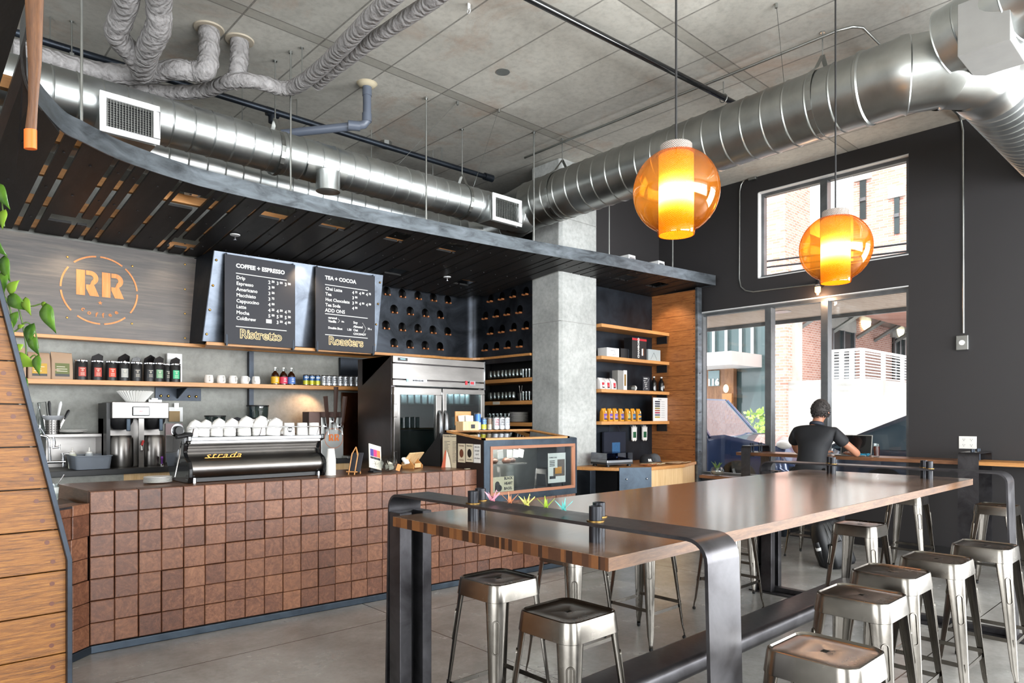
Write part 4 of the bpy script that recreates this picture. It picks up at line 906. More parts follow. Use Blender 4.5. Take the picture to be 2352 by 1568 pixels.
# ------------------------------------------------------------------ fridge
fr = thing('display_fridge', (4.8, 6.5, 0), 'stainless two-door display fridge with glass doors behind the counter', 'fridge')
FY = 6.14; fa, fb = on_y(901, 900, FY), on_y(1110, 900, FY); X0, X1 = fa.x, fb.x; FZ = lambda v, u=1000: on_y(u, v, FY).z
zt = on_y(901, 816, FY).z; zd = on_y(901, 888, FY).z
b = MB(); b.box(X0, X0 + .05, FY + .02, 6.75, .1, zt).box(X1 - .05, X1, FY + .02, 6.75, .1, zt).box(X0, X1, 6.85, 6.75, .1, zt).box(X0, X1, FY + .02, 6.75, .1, .22).box(X0, X1, FY + .02, 6.75, zd + .03, zt - .0)
b.build('cabinet', steel('fridge_side', '#4a4648', '#5a5657', .36, .44, (.6, 1, 1), 1, 2, .3, 0), fr, bevel=.003)
b = MB(); hh = zt - zd; b.box(X0, X1, FY - .015, FY + .02, zt - hh * .22, zt).box(X0, X1, FY - .012, FY + .02, zt - hh * .74, zt - hh * .245).box(X0, X1, FY - .015, FY + .02, zd + .015, zt - hh * .765)
b.build('top_grille', M['stainless'], fr, bevel=.004)
MB().box(X1 - .006, X1 + .012, FY - .02, FY + .0, zd - .0, zt + .0).build('edge_strip', M['chrome'], fr)
b = MB(); b.cur = 0; b.cbox((X0 + .12, FY - .017, zt - .035), (.12, .004, .032)); b.cur = 1; b.text('PREMIER', .018, frame((X0 + .12, FY - .0195, zt - .038), (1, 0, 0), (0, 0, 1)), .001, 'CENTER')
b.cur = 2; b.cbox((X0 + .30, FY - .017, zd + .075), (.27, .004, .03)); b.cur = 1; b.cbox((X0 + .18, FY - .0185, zd + .075), (.03, .004, .028)); b.cur = 0; b.text('BEVERAGE-AIR', .022, frame((X0 + .315, FY - .0195, zd + .068), (1, 0, 0), (0, 0, 1)), .001, 'CENTER')
b.build('badge', [M['black'], plain('badge_blue', '#7fa6b8', .4, .5), M['brushed']], fr)
b = MB(); b.cur = 0; b.cbox((X1 - .18, FY - .018, zd + .075), (.085, .006, .05)); b.cur = 1; b.cbox((X1 - .185, FY - .0215, zd + .075), (.05, .002, .03)); b.cbox((X1 - .27, FY - .0185, zd + .075), (.03, .006, .045)); b.build('thermostat', [M['brushed'], emit('led_red', '#8c1420', .6)], fr)
Xm = on_y(1012, 900, FY).x
for k, (a, c_) in enumerate(((X0 + .005, Xm - .01), (Xm + .01, X1 - .005))):
    w = .075 if k == 0 else .055; b = MB(); b.box(a, a + w, FY - .03, FY + .015, .2 + w, zd - w).box(c_ - w, c_, FY - .03, FY + .015, .2 + w, zd - w).box(a, c_, FY - .03, FY + .015, zd - w, zd).box(a, c_, FY - .03, FY + .015, .2, .2 + w)
    d = b.build('door', M['stainless'], fr, bevel=.005)
    MB().box(a + w, c_ - w, FY - .012, FY - .008, .2 + w, zd - w).build('door_glass', M['dark_pane'], d)
    hx = c_ - .03 if k == 0 else a + .03
    MB().tube([(hx, FY - .03, 1.60), (hx, FY - .065, 1.55), (hx, FY - .07, 1.40), (hx, FY - .065, 1.25), (hx, FY - .03, 1.20)], .014, 10, flat=(1.5, .8)).build('handle', M['brushed'], d, smooth=60)
    if k == 0:
        for z in (zd - .25, 1.1): MB().box(a - .012, a + .03, FY - .045, FY - .03, z - .07, z + .07).build('hinge', M['stainless'], d, bevel=.004)
light('fridge_fill', 'AREA', ((X0 + X1) / 2, FY + .12, zd - .04), 9, (.9, .96, 1), 1.0, .05)  # fill light added inside to brighten the cans
for z in (1.12, 1.40, 1.68): MB().box(X0 + .06, X1 - .06, FY + .06, 6.68, z - .008, z).build('wire_shelf', M['galv_dark'], fr)
MB().box(X0 + .06, X1 - .06, 6.68, 6.72, .25, 2.0).build('inner_back', M['white_paint'], fr)
fc = can_proto('chilled_can', '', 'cans inside the fridge', wrap_silver, wrap_silver, h=.14)
fcb = can_proto('chilled_can', '', 'cans inside the fridge', plain('sky_blue', '#3f86c0', .35, .2), plain('sky_white', '#9cc4e0', .35, .2), r=.034, h=.165)
first = True
for zz, xs, pr_, nm in ((1.68, [Xm + .09 + .085 * k for k in range(6)], fc, 'silver can, top shelf, right fridge door'), (1.40, [Xm + .09, Xm + .18], fcb, 'tall blue can on the middle fridge shelf'), (1.40, [Xm + .29 + .08 * k for k in range(4)], fc, 'pale can on the middle fridge shelf'), (1.68, [X0 + .16 + .09 * k for k in range(6)], fc, 'silver can behind the left fridge door')):
    for i, x in enumerate(xs):
        if pr_.location.length < .01: o = pr_
        else: o = dup(pr_, (0, 0, 0))
        o.location = (x, FY + .16, zz); o['label'] = nm + ', ' + ('nearest its door handle' if i == (0 if x > Xm else len(xs) - 1) else ('last at the far side' if i == (len(xs) - 1 if x > Xm else 0) else ('%s from the middle post' % ('second', 'third', 'fourth', 'fifth')[min(3, (i if x > Xm else len(xs) - 1 - i) - 1)])))
for i, x in enumerate((Xm + .1, Xm + .2, Xm + .31, Xm + .42)):
    tag(MB().lathe([(.03, 0), (.031, .01), (.031, .13), (.012, .17), (.012, .21), (.014, .215)], 16).build('dark_bottle', M['black_gloss'], loc=(x, FY + .16, 1.12), local=True, smooth=50), 'dark bottle on the low fridge shelf, ' + ('first', 'second', 'third', 'fourth')[i] + ' from the middle post', 'bottle', 'bottles inside the fridge')
p = on_y(864, 983, 6.4); t = thing('beer_tap', (4.07, 6.62, p.z), 'single chrome beer tap with a long dark handle beside the fridge', 'tap')
q = on_y(864, 980, 6.6); q2 = on_y(886, 976, 6.6); b = MB().tube([q2 + Vector((.03, .05, 0)), q2, q, q + Vector((-.02, -.01, -.06))], .011, 8); b.build('spout', M['chrome'], t, smooth=50)
MB().tube([q, q + Vector((.0, 0, .05)), on_y(867, 905, 6.6)], [.008, .017, .024], 6).build('tap_handle', plain('walnut_tap', '#3e2a22', .4), t)
MB().cbox(on_y(868, 914, 6.57), (.035, .03, .035)).build('label_tape', M['paper'], t)
# ------------------------------------------------------------------ espresso machine and cups
A_, B_ = on_z(432, 1108, ZT), on_z(742, 1088, ZT); MYF = 5.22
mx0, mx1 = on_y(432, 1108, MYF).x, on_y(748, 1088, MYF).x
em = thing('espresso_machine', ((mx0 + mx1) / 2, MYF + .3, ZT), 'long chrome espresso machine with black side cheeks and orange script on the counter', 'espresso machine')
zc = lambda v, u=590: on_y(u, v, MYF).z
Ztop, Zr0, Zr1, Zb = 1.385, 1.345, 1.235, 1.075
prof = [(.06, 1.352), (.06, 1.333), (.11, 1.322), (.105, 1.312), (.12, 1.304), (.113, 1.292), (.13, 1.284), (.124, 1.272), (.142, 1.262), (.135, 1.243), (.125, 1.232), (.09, 1.225), (.055, 1.205), (.03, 1.175), (.022, 1.145), (.03, 1.115), (.05, 1.09), (.08, 1.075), (.5, 1.075), (.5, 1.352)]
YZ = Matrix(((0, 0, 1, 0), (1, 0, 0, MYF - .02), (0, 1, 0, 0), (0, 0, 0, 1)))   # local (y,z,x)
MB().prism(prof, mx0 + .03, mx1 - .03, YZ).build('front_shell', M['stainless'], em, smooth=30)
MB().box(mx0 + .02, mx1 - .02, MYF + .02, MYF + .52, 1.352, Ztop - .004).build('top_tray', M['brushed'], em, bevel=.004)
ck = [(.03, 1.39), (.03, 1.35), (.11, 1.325), (.13, 1.27), (.10, 1.232), (.03, 1.20), (.0, 1.15), (.005, 1.09), (.03, 1.045), (.42, 1.045), (.55, 1.2), (.55, 1.39)]
for xx in (mx0 - .0, mx1 - .03):
    MB().prism(ck, xx, xx + .03, YZ).build('side_cheek', M['black_gloss'], em, bevel=.006)
MB().box(mx0 + .03, mx1 - .03, MYF + .05, MYF + .45, 1.05, 1.078).build('base', M['black'], em)
b = MB()
for x, y in ((mx0 + .05, MYF + .03), (mx1 - .05, MYF + .03), (mx0 + .05, MYF + .4), (mx1 - .05, MYF + .4)): b.lathe([(.016, 0), (.013, .035)], 12, Matrix.Translation((x, y, ZT + .001)))
b.build('foot', M['chrome'], em)
rz_ = 1.452; b = MB().tube([(mx0 + .0, MYF + .0, rz_ - .01), (mx0 + .06, MYF - .01, rz_), (mx1 - .04, MYF - .01, rz_)], .005, 8)
for x in (mx0 + .04, (mx0 + mx1) / 2, mx1 - .06): b.tube([(x, MYF + .04, 1.385), (x, MYF - .0, rz_ - .004)], .004, 6)
b.build('cup_rail', M['chrome'], em, smooth=60)
q = on_y(470, 1052, MYF + .05); b = MB(); SH = Matrix(((1.25, .5, 0, 0), (0, .8, 0, 0), (0, 0, 1, 0), (0, 0, 0, 1))); b.text('strada', .075, frame((q.x, MYF + .052, 1.222), (1, 0, 0), (0, 0, 1)) @ SH, .0, 'LEFT', .004, 1.15); b.box(0, .27, .0, .004, 0, .003, frame((q.x, MYF + .052, 1.222), (1, 0, 0), (0, 0, 1))); b.build('script', plain('amber_script', '#f0a51e', .4), em)
b = MB().tube([(mx0 - .02, MYF + .1, 1.35), (mx0 - .05, MYF + .02, 1.26), (mx0 - .09, MYF - .0, 1.10)], [.007, .006, .004], 8); b.build('steam_wand', M['chrome'], em, smooth=60)
b = MB().lathe([(.034, 0), (.034, .02), (.03, .025)], 20, frame((mx0 - .06, MYF + .04, 1.43), (1, .3, 0), (0, 0, 1))); b.build('steam_dial', M['black'], em, smooth=40)
ring_ = MB(); ring(ring_, .034, .05, (), frame((mx0 - .06, MYF + .045, 1.43), (1, .3, 0), (0, 0, 1)), .006, 20); ring_.build('dial_plate', M['chrome'], em)
MB().tube([(mx0 - .02, MYF + .07, 1.40), (mx0 + .03, MYF + .03, 1.40), (mx0 - .08, MYF + .0, 1.385)], .016, 8).build('lever', M['black'], em, smooth=60)
# cups
def cup_proto(name, r0, r1, h, grp, rim=.003):
    return MB().lathe([(r1 * .96, 0), (r1, .004), (r1 * .97, h * .45), (r0 * 1.08, h * .86), (r0, h), (r0 * .72, h), (r0 * .70, h - .004), (1e-5, h - .004)], 24)
stacks = [(442, 4, .042, 'espresso cups'), (467, 4, .042, ''), (497, 4, .046, ''), (527, 4, .046, ''), (560, 4, .052, ''), (594, 4, .052, ''), (627, 3, .058, '')]
cupp = tag(cup_proto('cup', .026, .042, .052, '').build('espresso_cup', M['china'], local=True, loc=(0, 0, 0), smooth=50), '', 'cup', 'white cups stacked upside down on the espresso machine')
ords = ('leftmost', 'second', 'third', 'middle', 'fifth', 'sixth', 'seventh')
hts = ('bottom cup', 'second cup up', 'third cup up', 'tilted top cup'); first = True; rows_ = [(0, s) for s in enumerate(stacks)]
for row, (i, (u, n, r, _)) in rows_ + [(1, s) for s in enumerate(stacks[:5])]:
    y = MYF + .085 + row * .115 + (.01 if r > .05 else 0); p = on_y(u + (10 if row else 0), 1000, y); k = r / .042
    for j in range(n if row == 0 else min(3, n)):
        o = cupp if first else cupp.copy()
        if not first: COL.objects.link(o)
        first = False; o.scale = (k, k, k * .96); top = j == n - 1
        o.location = (p.x + (.012 if top else random.uniform(-.003, .003)), y, 1.384 + j * .0215 * k + (.006 if top else 0)); o.rotation_euler = (R(26) if top else R(random.uniform(-5, 5)), R(14) if top else 0, R(random.uniform(0, 90)))
        o['label'] = '%s of the %s %scup stack on the espresso machine%s' % (hts[j] if n == 4 or j < 2 else hts[j + 1], ords[i], 'rear ' if row else '', ', under the rail' if row == 0 and j == 0 else '')
for i, (u, l) in enumerate(((664, 'white straight cup with a round black RR mark beside the last cup stack'), (694, 'plain white straight cup in the middle of the last three on the espresso machine'), (721, 'plain white straight cup at the right end of the espresso machine'))):
    y = MYF + .08; p = on_y(u, 1000, y); t = thing('straight_cup', (p.x, y, 1.382), l, 'cup', 'straight white cups on the espresso machine')
    MB().lathe([(.046, 0), (.046, .004), (.044, .05), (.040, .10), (.036, .10), (1e-5, .098)], 28).build('body', M['china'], t, local=True, smooth=50)
    if i == 0:
        b = MB(); v = []
        vs = [(math.cos(2 * math.pi * k / 24) * .019, math.sin(2 * math.pi * k / 24) * .024) for k in range(24)]
        f = lambda x, y_, d: ((.0455 + d) * math.sin((x - .012) / .045), -(.0455 + d) * math.cos((x - .012) / .045), .048 + y_)
        b.cur = 0; b.add([f(x, y_, .0008) for x, y_ in vs], [tuple(range(24))]); b.cur = 1; vs, fs = text_geo('RR', .026, .001, 'CENTER'); b.add([f(q.x, q.y - .010, .0018) for q in vs], fs)
        b.build('round_mark', [M['black'], M['white']], t, local=True)
# plates, paper cups, glass at the left end
pc = on_z(374, 1112, ZT)
pl = tag(MB().lathe([(.045, 0), (.07, .004), (.095, .012), (.093, .015), (.06, .007), (1e-5, .006)], 36).build('saucer', M['china'], loc=(0, 0, 0), local=True, smooth=50), '', 'saucer', 'stack of saucers left of the espresso machine')
for k in range(5):
    o = pl if k == 0 else pl.copy()
    if k: COL.objects.link(o)
    o.location = (pc.x, pc.y + .12, ZT + .001 + .0085 * k); o['label'] = ('bottom saucer', 'second saucer up', 'middle saucer', 'fourth saucer up', 'top saucer')[k] + ' of the stack left of the espresso machine'
pc = on_z(760, 1091, ZT); PCY = pc.y
cp = tag(MB().lathe([(.028, 0), (.039, .088), (.041, .09), (.041, .094), (.037, .092), (.026, .004), (1e-5, .004)], 24).build('paper_cup', M['white'], loc=(0, 0, 0), local=True, smooth=45), '', 'cup', 'nested paper cups right of the espresso machine')
for k in range(14):
    o = cp if k == 0 else cp.copy()
    if k: COL.objects.link(o)
    o.location = (pc.x, PCY, ZT + .095 + .0098 * k); o.rotation_euler = (R(180), 0, R(11 * k)); o['label'] = ('paper cup resting on the counter under the nested column' if k == 0 else 'topmost paper cup of the nested column' if k == 13 else 'paper cup inside the nested column right of the espresso machine')
t = thing('milk_glass', (0, 0, 0), 'small glass of milk foam with a steel spoon at the counter end', 'glass'); p = on_z(121, 1156, .958); t.location = (p.x + .01, p.y + .02, .958)
MB().lathe([(.024, .0), (.026, .03), (.031, .125), (.029, .125), (.024, .03), (1e-5, .02)], 22).build('tumbler', M['clear'], t, local=True, smooth=45)
MB().lathe([(1e-5, .022), (.023, .022), (.0285, .105), (1e-5, .11)], 22).build('milk_foam', M['white'], t, local=True, smooth=45)
MB().tube([(.0, 0, .03), (.02, 0, .12), (.045, 0, .165), (.058, 0, .185)], [.002, .002, .003, .006], 6).build('spoon', M['chrome'], t, local=True, smooth=60)
# signs on the counter
def stand_pt(u, v, dz=0): return on_z(u, v, ZT)
p = on_z(812, 1089, ZT); t = thing('easel_sign', (p.x, p.y, ZT), 'small dark sign leaning on a bamboo easel by the paper cups', 'sign', rz=R(-65))
MB().box(-.06, .06, -.003, .003, .02, .19, Matrix.Rotation(R(-18), 4, 'X')).build('board', M['chalk'], t, local=True)
b = MB()
for s_ in (-.03, .03): b.tube([(s_, -.03, 0), (s_, .02, .17), (0, .035, .23)], .005, 6)
b.tube([(0, .035, .23), (0, .10, 0)], .005, 6).box(-.05, .05, -.035, -.015, .02, .028); b.build('easel', M['bamboo'], t, local=True)
p = on_z(862, 1084, ZT); t = thing('flyer_stand', (p.x, p.y, ZT), 'printed flyer with blue, pink and orange boxes tilted in a stand on the counter', 'flyer', rz=R(12))
FRT = Matrix.Rotation(R(14), 4, 'Y') @ Matrix.Rotation(R(-16), 4, 'X'); b = MB(); b.cur = 0; b.box(-.075, .075, -.002, .002, .0, .22, Matrix.Translation((0, 0, .03)) @ FRT)
FR = Matrix.Translation((0, 0, .03)) @ FRT @ frame((0, -.0025, 0), (1, 0, 0), (0, 0, 1))
for k, c_ in enumerate((1, 2, 3)): b.cur = c_; b.box(-.06 + .041 * k, -.021 + .041 * k, .11, .175, 0, .0008, FR)
b.cur = 4
for k in range(3): b.box(-.06 + .041 * k, -.021 + .041 * k, .085, .105, 0, .0008, FR)
for k in range(6): a = R(60 * k); b.tube([FR @ Vector((0, .045, .0005)), FR @ Vector((.022 * math.cos(a), .045 + .03 * math.sin(a), .0005)), FR @ Vector((.04 * math.cos(a + .3), .045 + .03 * math.sin(a + .4), .0005))], .0008, 4)
b.build('flyer', [M['paper'], plain('ink_blue', '#4a3f8a', .7), plain('ink_pink', '#c43a72', .7), plain('ink_orange', '#d4774a', .7), M['chalk']], t, local=True)
MB().box(-.05, .05, -.03, .04, 0, .012).box(-.04, .04, .02, .03, 0, .09).build('stand', M['black'], t, local=True)
p = on_z(893, 1083, ZT); t = thing('tip_bowl', (p.x, p.y, ZT + .0), 'tilted clear glass bowl of folded paper slips on the counter', 'bowl', rz=R(-30))
Tb = Matrix.Translation((0, 0, .075)) @ Matrix.Rotation(R(38), 4, 'X'); MB().lathe([(1e-5, -.075), (.04, -.062), (.07, -.025), (.074, .01), (.062, .045), (.06, .045), (.071, .01), (.067, -.025), (.038, -.058), (1e-5, -.07)], 32, Tb).build('glass_bowl', M['clear'], t, local=True, smooth=60)
b = MB()
for k in range(9):
    a = random.uniform(0, 6.28); b.box(-.022, .022, -.0006, .0006, -.012, .012, Matrix.Translation((.026 * math.cos(a), .026 * math.sin(a), .03 + .006 * k)) @ Matrix.Rotation(random.uniform(-1, 1), 4, 'X') @ Matrix.Rotation(a, 4, 'Z'))
b.build('paper_slip', M['paper'], t, local=True)
MB().box(-.018, .018, 0, .001, 0, .06, Matrix.Translation((.075, -.03, .01)) @ Matrix.Rotation(R(18), 4, 'Y')).build('orange_tag', plain('orange_card', '#e0894f', .7), t, local=True)
p = on_z(945, 1075, ZT); t = thing('payment_stand', (p.x, p.y, ZT), 'bamboo tablet stand with a white card reader facing the till side', 'tablet stand', rz=R(18))
MB().box(-.11, .11, -.006, .006, 0, .15, Matrix.Translation((0, .03, .035)) @ Matrix.Rotation(R(40), 4, 'X')).build('tablet', M['bamboo_light'], t, local=True, bevel=.003)
b = MB()
for x in (-.06, .07): b.prism([(-.07, 0), (.06, 0), (.075, .05), (-.03, .15), (-.055, .15), (-.02, .08), (-.075, .03)], x, x + .010, Matrix(((0, 0, 1, 0), (1, 0, 0, 0), (0, 1, 0, 0), (0, 0, 0, 1))))
b.build('side_bracket', M['bamboo'], t, local=True)
MB().prism(rrect(.07, .07, .012), 0, .012, Matrix.Translation((-.12, -.02, .075)) @ Matrix.Rotation(R(50), 4, 'X')).build('card_reader', M['white'], t, local=True)
b = MB(); b.cur = 0; b.box(-.04, .05, -.075, -.07, .01, .05); b.build('bamboo_badge', M['bamboo_light'], t, local=True)
p = on_z(1023, 1073, ZT); t = thing('tent_card', (p.x, p.y, ZT), 'red and white folded tent card standing beside the menu sheet', 'card', rz=R(-25))
b = MB(); b.cur = 0; b.prism([(-.05, 0), (.0, 0), (.015, .15), (.0, .17), (-.015, .13)], 0, .002, frame((0, 0, 0), (1, .5, 0), (0, 0, 1))); b.cur = 1; b.prism([(.0, 0), (.055, 0), (.045, .07), (.012, .17)], 0, .002, frame((0, 0, 0), (1, -.6, 0), (0, 0, 1)))
b.build('card', [plain('brick_red_card', '#b1553a', .7), M['paper']], t, local=True)
# ------------------------------------------------------------------ pastry case
CY0 = 4.775; cx0, cx1 = on_y(1110, 1012, CY0).x, on_y(1323, 1012, CY0).x; cz1 = on_y(1112, 1011, CY0).z; cb = .74; CYB = 5.36; czb = 1.385
pcase = thing('pastry_case', ((cx0 + cx1) / 2, 5.1, cb), 'glass pastry display case in a blackened steel shell let into the counter end', 'display case')
th = .012
side_poly = [(CY0, cb), (CY0, cz1), (CYB, czb), (5.66, ZT + .0), (5.66, cb)]
YZ2 = Matrix(((0, 0, 1, 0), (1, 0, 0, 0), (0, 1, 0, 0), (0, 0, 0, 1)))
MB().prism(side_poly, cx0, cx0 + th, YZ2).build('side_panel', plain('brown_steel_panel', '#2b2220', .45, .4), pcase)
MB().prism(side_poly, cx1 - th, cx1, YZ2).build('side_panel', M['black_steel'], pcase)
fx0, fx1 = on_y(1124, 1070, CY0).x, on_y(1318, 1070, CY0).x; fz1 = on_y(1122, 1025, CY0).z; fz0 = on_y(1124, 1139, CY0).z
b = MB(); b.box(cx0, fx0, CY0 - .012, CY0, cb, cz1).box(fx1, cx1, CY0 - .012, CY0, cb, cz1).box(fx0, fx1, CY0 - .012, CY0, cb, fz0).box(fx0, fx1, CY0 - .012, CY0, fz1, cz1); b.build('front_plate', M['blue_steel'], pcase)
w = .028; b = MB(); b.box(fx0, fx0 + w, CY0 - .02, CY0 + .01, fz0 + w, fz1 - w).box(fx1 - w, fx1, CY0 - .02, CY0 + .01, fz0 + w, fz1 - w).box(fx0, fx1, CY0 - .02, CY0 + .01, fz0, fz0 + w).box(fx0, fx1, CY0 - .02, CY0 + .01, fz1 - w, fz1)
wf = b.build('window_frame', plain('cedar', '#9a674c', .5), pcase, bevel=.002); MB().box(fx0 + w, fx1 - w, CY0 + .0, CY0 + .003, fz0 + w, fz1 - w).build('glass', M['clear'], wf)
def tz(y): return cz1 + (czb - cz1) * (y - CY0) / (CYB - CY0)
def top_strip(b, x0, x1, y0, y1, e=.018): b.add([(x, y, tz(y) + dz) for dz in (0, e) for x, y in ((x0, y0), (x1, y0), (x1, y1), (x0, y1))], [(3, 2, 1, 0), (4, 5, 6, 7), (0, 1, 5, 4), (1, 2, 6, 5), (2, 3, 7, 6), (3, 0, 4, 7)])
b = MB(); top_strip(b, cx0, cx1 - .1, CY0, CY0 + .03); top_strip(b, cx0, cx0 + .03, CY0, CYB); top_strip(b, cx1 - .13, cx1 - .1, CY0, CYB); top_strip(b, cx0, cx1 - .1, CYB - .03, CYB); b.build('top_frame', M['bamboo'], pcase)
b = MB(); top_strip(b, cx0 + .03, cx1 - .13, CY0 + .03, CYB - .03, .006); b.build('top_glass', glass_thin('top_glass', '#39434a', .22), pcase)
b = MB(); top_strip(b, cx1 - .1, cx1, CY0, CYB, .003); b.build('top_plate', M['blue_steel'], pcase)
MB().box(cx0 + th, cx1 - th, CYB - .02, CYB - .01, cb, tz(CYB) - .02).build('back_panel', M['galv_dark'], pcase)
MB().box(cx0 + th, cx1 - th, CY0 + .02, CYB - .02, cb + .03, cb + .04).build('floor_tray', M['black_steel'], pcase)
for z, x1_, rr_ in ((fz0 + .27, cx0 + .62, 0),): MB().box(cx0 + .03, x1_, CY0 + .06, CYB - .05, z, z + .012).build('wire_tray', M['stainless'], pcase)
PZ = fz0 + .283
light('case_fill', 'AREA', ((cx0 + cx1) / 2, CY0 + .12, cz1 - .02), 7, (1, .95, .88), 1.0, .06)  # fill light added to brighten the inside of the case
for i, (x, y, r, c_, l) in enumerate(((cx0 + .16, CY0 + .14, .055, '#b57b42', 'round golden bun at the front of the pastry tray'), (cx0 + .30, CY0 + .2, .045, '#4a2d1d', 'dark muffin behind the golden bun'), (cx0 + .42, CY0 + .15, .045, '#5a3420', 'brown scone in the middle of the pastry tray'), (cx0 + .54, CY0 + .2, .04, '#3b221a', 'chocolate muffin at the tray end'), (cx0 + .12, CY0 + .33, .05, '#a2662f', 'golden pastry at the back of the tray'))):
    tag(MB().lathe([(r * .7, 0), (r, r * .35), (r * .92, r * .75), (r * .5, r * 1.1), (1e-5, r * 1.2)], 20).build('pastry', plain('crust', c_, .5, 0, .3, 25, bump=.3), loc=(x, y, PZ), local=True, smooth=60), l, 'pastry', 'pastries on the case tray')
for i, (x, l) in enumerate(((cx0 + .16, 'first'), (cx0 + .30, 'second'), (cx0 + .43, 'third'), (cx0 + .52, 'fourth'), (cx0 + .60, 'fifth'))):
    tag(MB().box(-.035, .035, -.0008, .0008, 0, .08, Matrix.Rotation(R(-12 + 6 * i), 4, 'Y')).build('price_card', M['white'], loc=(x, CY0 + .08 + .015 * i, PZ + .05 - (.05 if i % 2 == 0 else .03) * 0), local=True), 'white price card over the pastries, %s from the case left' % l, 'card', 'price cards in the pastry case')
b = MB(); p = on_y(1134, 1128, CY0 + .03)
gx = lambda u: on_y(u, 1100, CY0 + .008).x; gz = lambda v: on_y(1160, v, CY0 + .008).z
t = thing('bagel_sign', (gx(1155), CY0 + .008, gz(1130)), 'cream BLACK HEART BAGEL card taped inside the pastry case window', 'sign')
y = CY0 + .008; MB().box(gx(1132), gx(1180), y, y + .0015, gz(1130), gz(1094)).build('card', M['cream'], t)
FR = frame((gx(1137), y - .0006, gz(1127)), (1, 0, 0), (0, 0, 1)); W_ = gx(1178) - gx(1137); b = MB(); s_ = W_ * .42; k = s_
b.prism([(0, 0), (k * .58, 0)] + arc(k * .58, k * .32, k * .32, -80, 75, 8) + arc(k * .30, k * .70, k * .30, 0, 180, 10), 0, .0006, FR)
for i, wd in enumerate(('BLACK', 'HEART', 'BAGEL')): b.text(wd, W_ * .155, FR @ Matrix.Translation((W_ * .50, W_ * (.47 - .21 * i), 0)), .0012)
b.build('lettering', M['chalk'], t)
t = thing('case_poster', (gx(1280), y, gz(1120)), 'white poster with a coffee photo taped inside the case window at its right end', 'poster')
MB().box(gx(1259), gx(1299), y, y + .0015, gz(1119), gz(1046)).build('sheet', M['white'], t)
b = MB(); b.cur = 0; b.box(gx(1271), gx(1297), y - .0008, y, gz(1103), gz(1062)); b.cur = 1; b.box(gx(1275), gx(1290), y - .0015, y - .0008, gz(1097), gz(1080)); b.cur = 2; b.box(gx(1261), gx(1280), y - .0016, y - .0009, gz(1082), gz(1060))
b.cur = 3
for k in range(4): b.box(gx(1262), gx(1274), y - .002, y - .0016, gz(1066 + 4 * k), gz(1064 + 4 * k))
b.box(gx(1262), gx(1276), y - .002, y - .0016, gz(1109), gz(1102)); b.text('COFFEE TO GO', .016, frame((gx(1261), y - .001, gz(1058)), (1, 0, 0), (0, 0, 1)), .0008); b.build('print', [plain('photo_brown', '#5f5148', .5, 0, .5, 40), plain('photo_orange', '#c98a3c', .5, 0, .3, 40), M['white'], M['chalk']], t)
# notices on the case side
sx = cx0 - .002
def side_note(u0, u1, v0, v1, col, l, nm='notice', ov=None, txt=()):
    a, c_ = on_x(u0, v0, sx), on_x(u1, v1, sx); z1, z0 = a.z, on_x(u0, v1, sx).z; t = thing(nm, (sx, c_.y, z0), l, 'notice')
    MB().box(sx - .001, sx, c_.y, a.y, z0, z1).build('sheet', col, t); FR = frame((sx - .0012, a.y, z0), (0, -1, 0), (0, 0, 1)); w_, h_ = a.y - c_.y, z1 - z0; b = MB()
    if ov: b.lathe([(1e-5, .0006), (w_ * .28, .0006), (w_ * .28, 0)], 24, FR @ Matrix.Translation((w_ / 2, h_ * .48, 0)) @ Matrix.Diagonal((1, 1.3, 1, 1)))
    for s_, x_, y_, size in txt: b.text(s_, size, FR @ Matrix.Translation((w_ * x_, h_ * y_, 0)), .0004, 'CENTER', .0006)
    if b.v: b.build('print', ov or M['chalk'], t)
    return t
side_note(1052, 1068.5, 1018, 1061, M['cream'], 'cream card with a brown oval on the case side, nearest the back', ov=plain('oval_brown', '#6e3f2a', .6), txt=(('Ristretto', .5, .85, .022), ('ROASTERS', .5, .1, .014)))
side_note(1070, 1087, 1018.5, 1060, M['cream'], 'cream card with a black oval in the middle of the case side', ov=M['black'], txt=(('Ristretto', .5, .85, .022), ('ROASTERS', .5, .1, .014)))
side_note(1088, 1104, 1020, 1062, M['white'], 'white handwritten card on the case side, nearest the front', txt=(('we are', .5, .82, .026), ('accept', .5, .62, .026), ('card', .5, .42, .026), ('only please', .5, .22, .018)))
t = side_note(1017, 1048, 997, 1072, M['cream'], 'tall cream menu sheet standing against the case side', 'menu_sheet', txt=(('Ristretto Roasters', .55, .92, .028),))
b = MB(); z1 = on_x(1017, 997, sx).z
FR = frame((sx - .003, on_x(1017, 1000, sx).y - .02, z1), (0, -1, 0), (0, 0, 1))
for c_ in range(2):
    for k in range(15): b.box(.01 + .13 * c_, .01 + .13 * c_ + random.uniform(.04, .09), -.07 - .014 * k, -.066 - .014 * k, 0, .0006, FR)
b.build('menu_lines', plain('grey_ink', '#6b6258', .7), t)
tag(MB().box(0, .05, 0, .03, 0, .004).build('flat_card', M['cream'], loc=(on_z(1085, 1077, ZT).x - .05, on_z(1085, 1077, ZT).y + .03, ZT), local=True), 'small cream card lying on the counter by the pastry case', 'card')
tag(MB().prism([(0, 0), (.33, 0), (.33, .33)], 0, .004, frame((3.98, 5.74, ZT), (0.2, -1, 0), (0, 0, 1))).build('steel_gusset', M['black']), 'black triangular steel gusset behind the menu sheet', 'bracket')
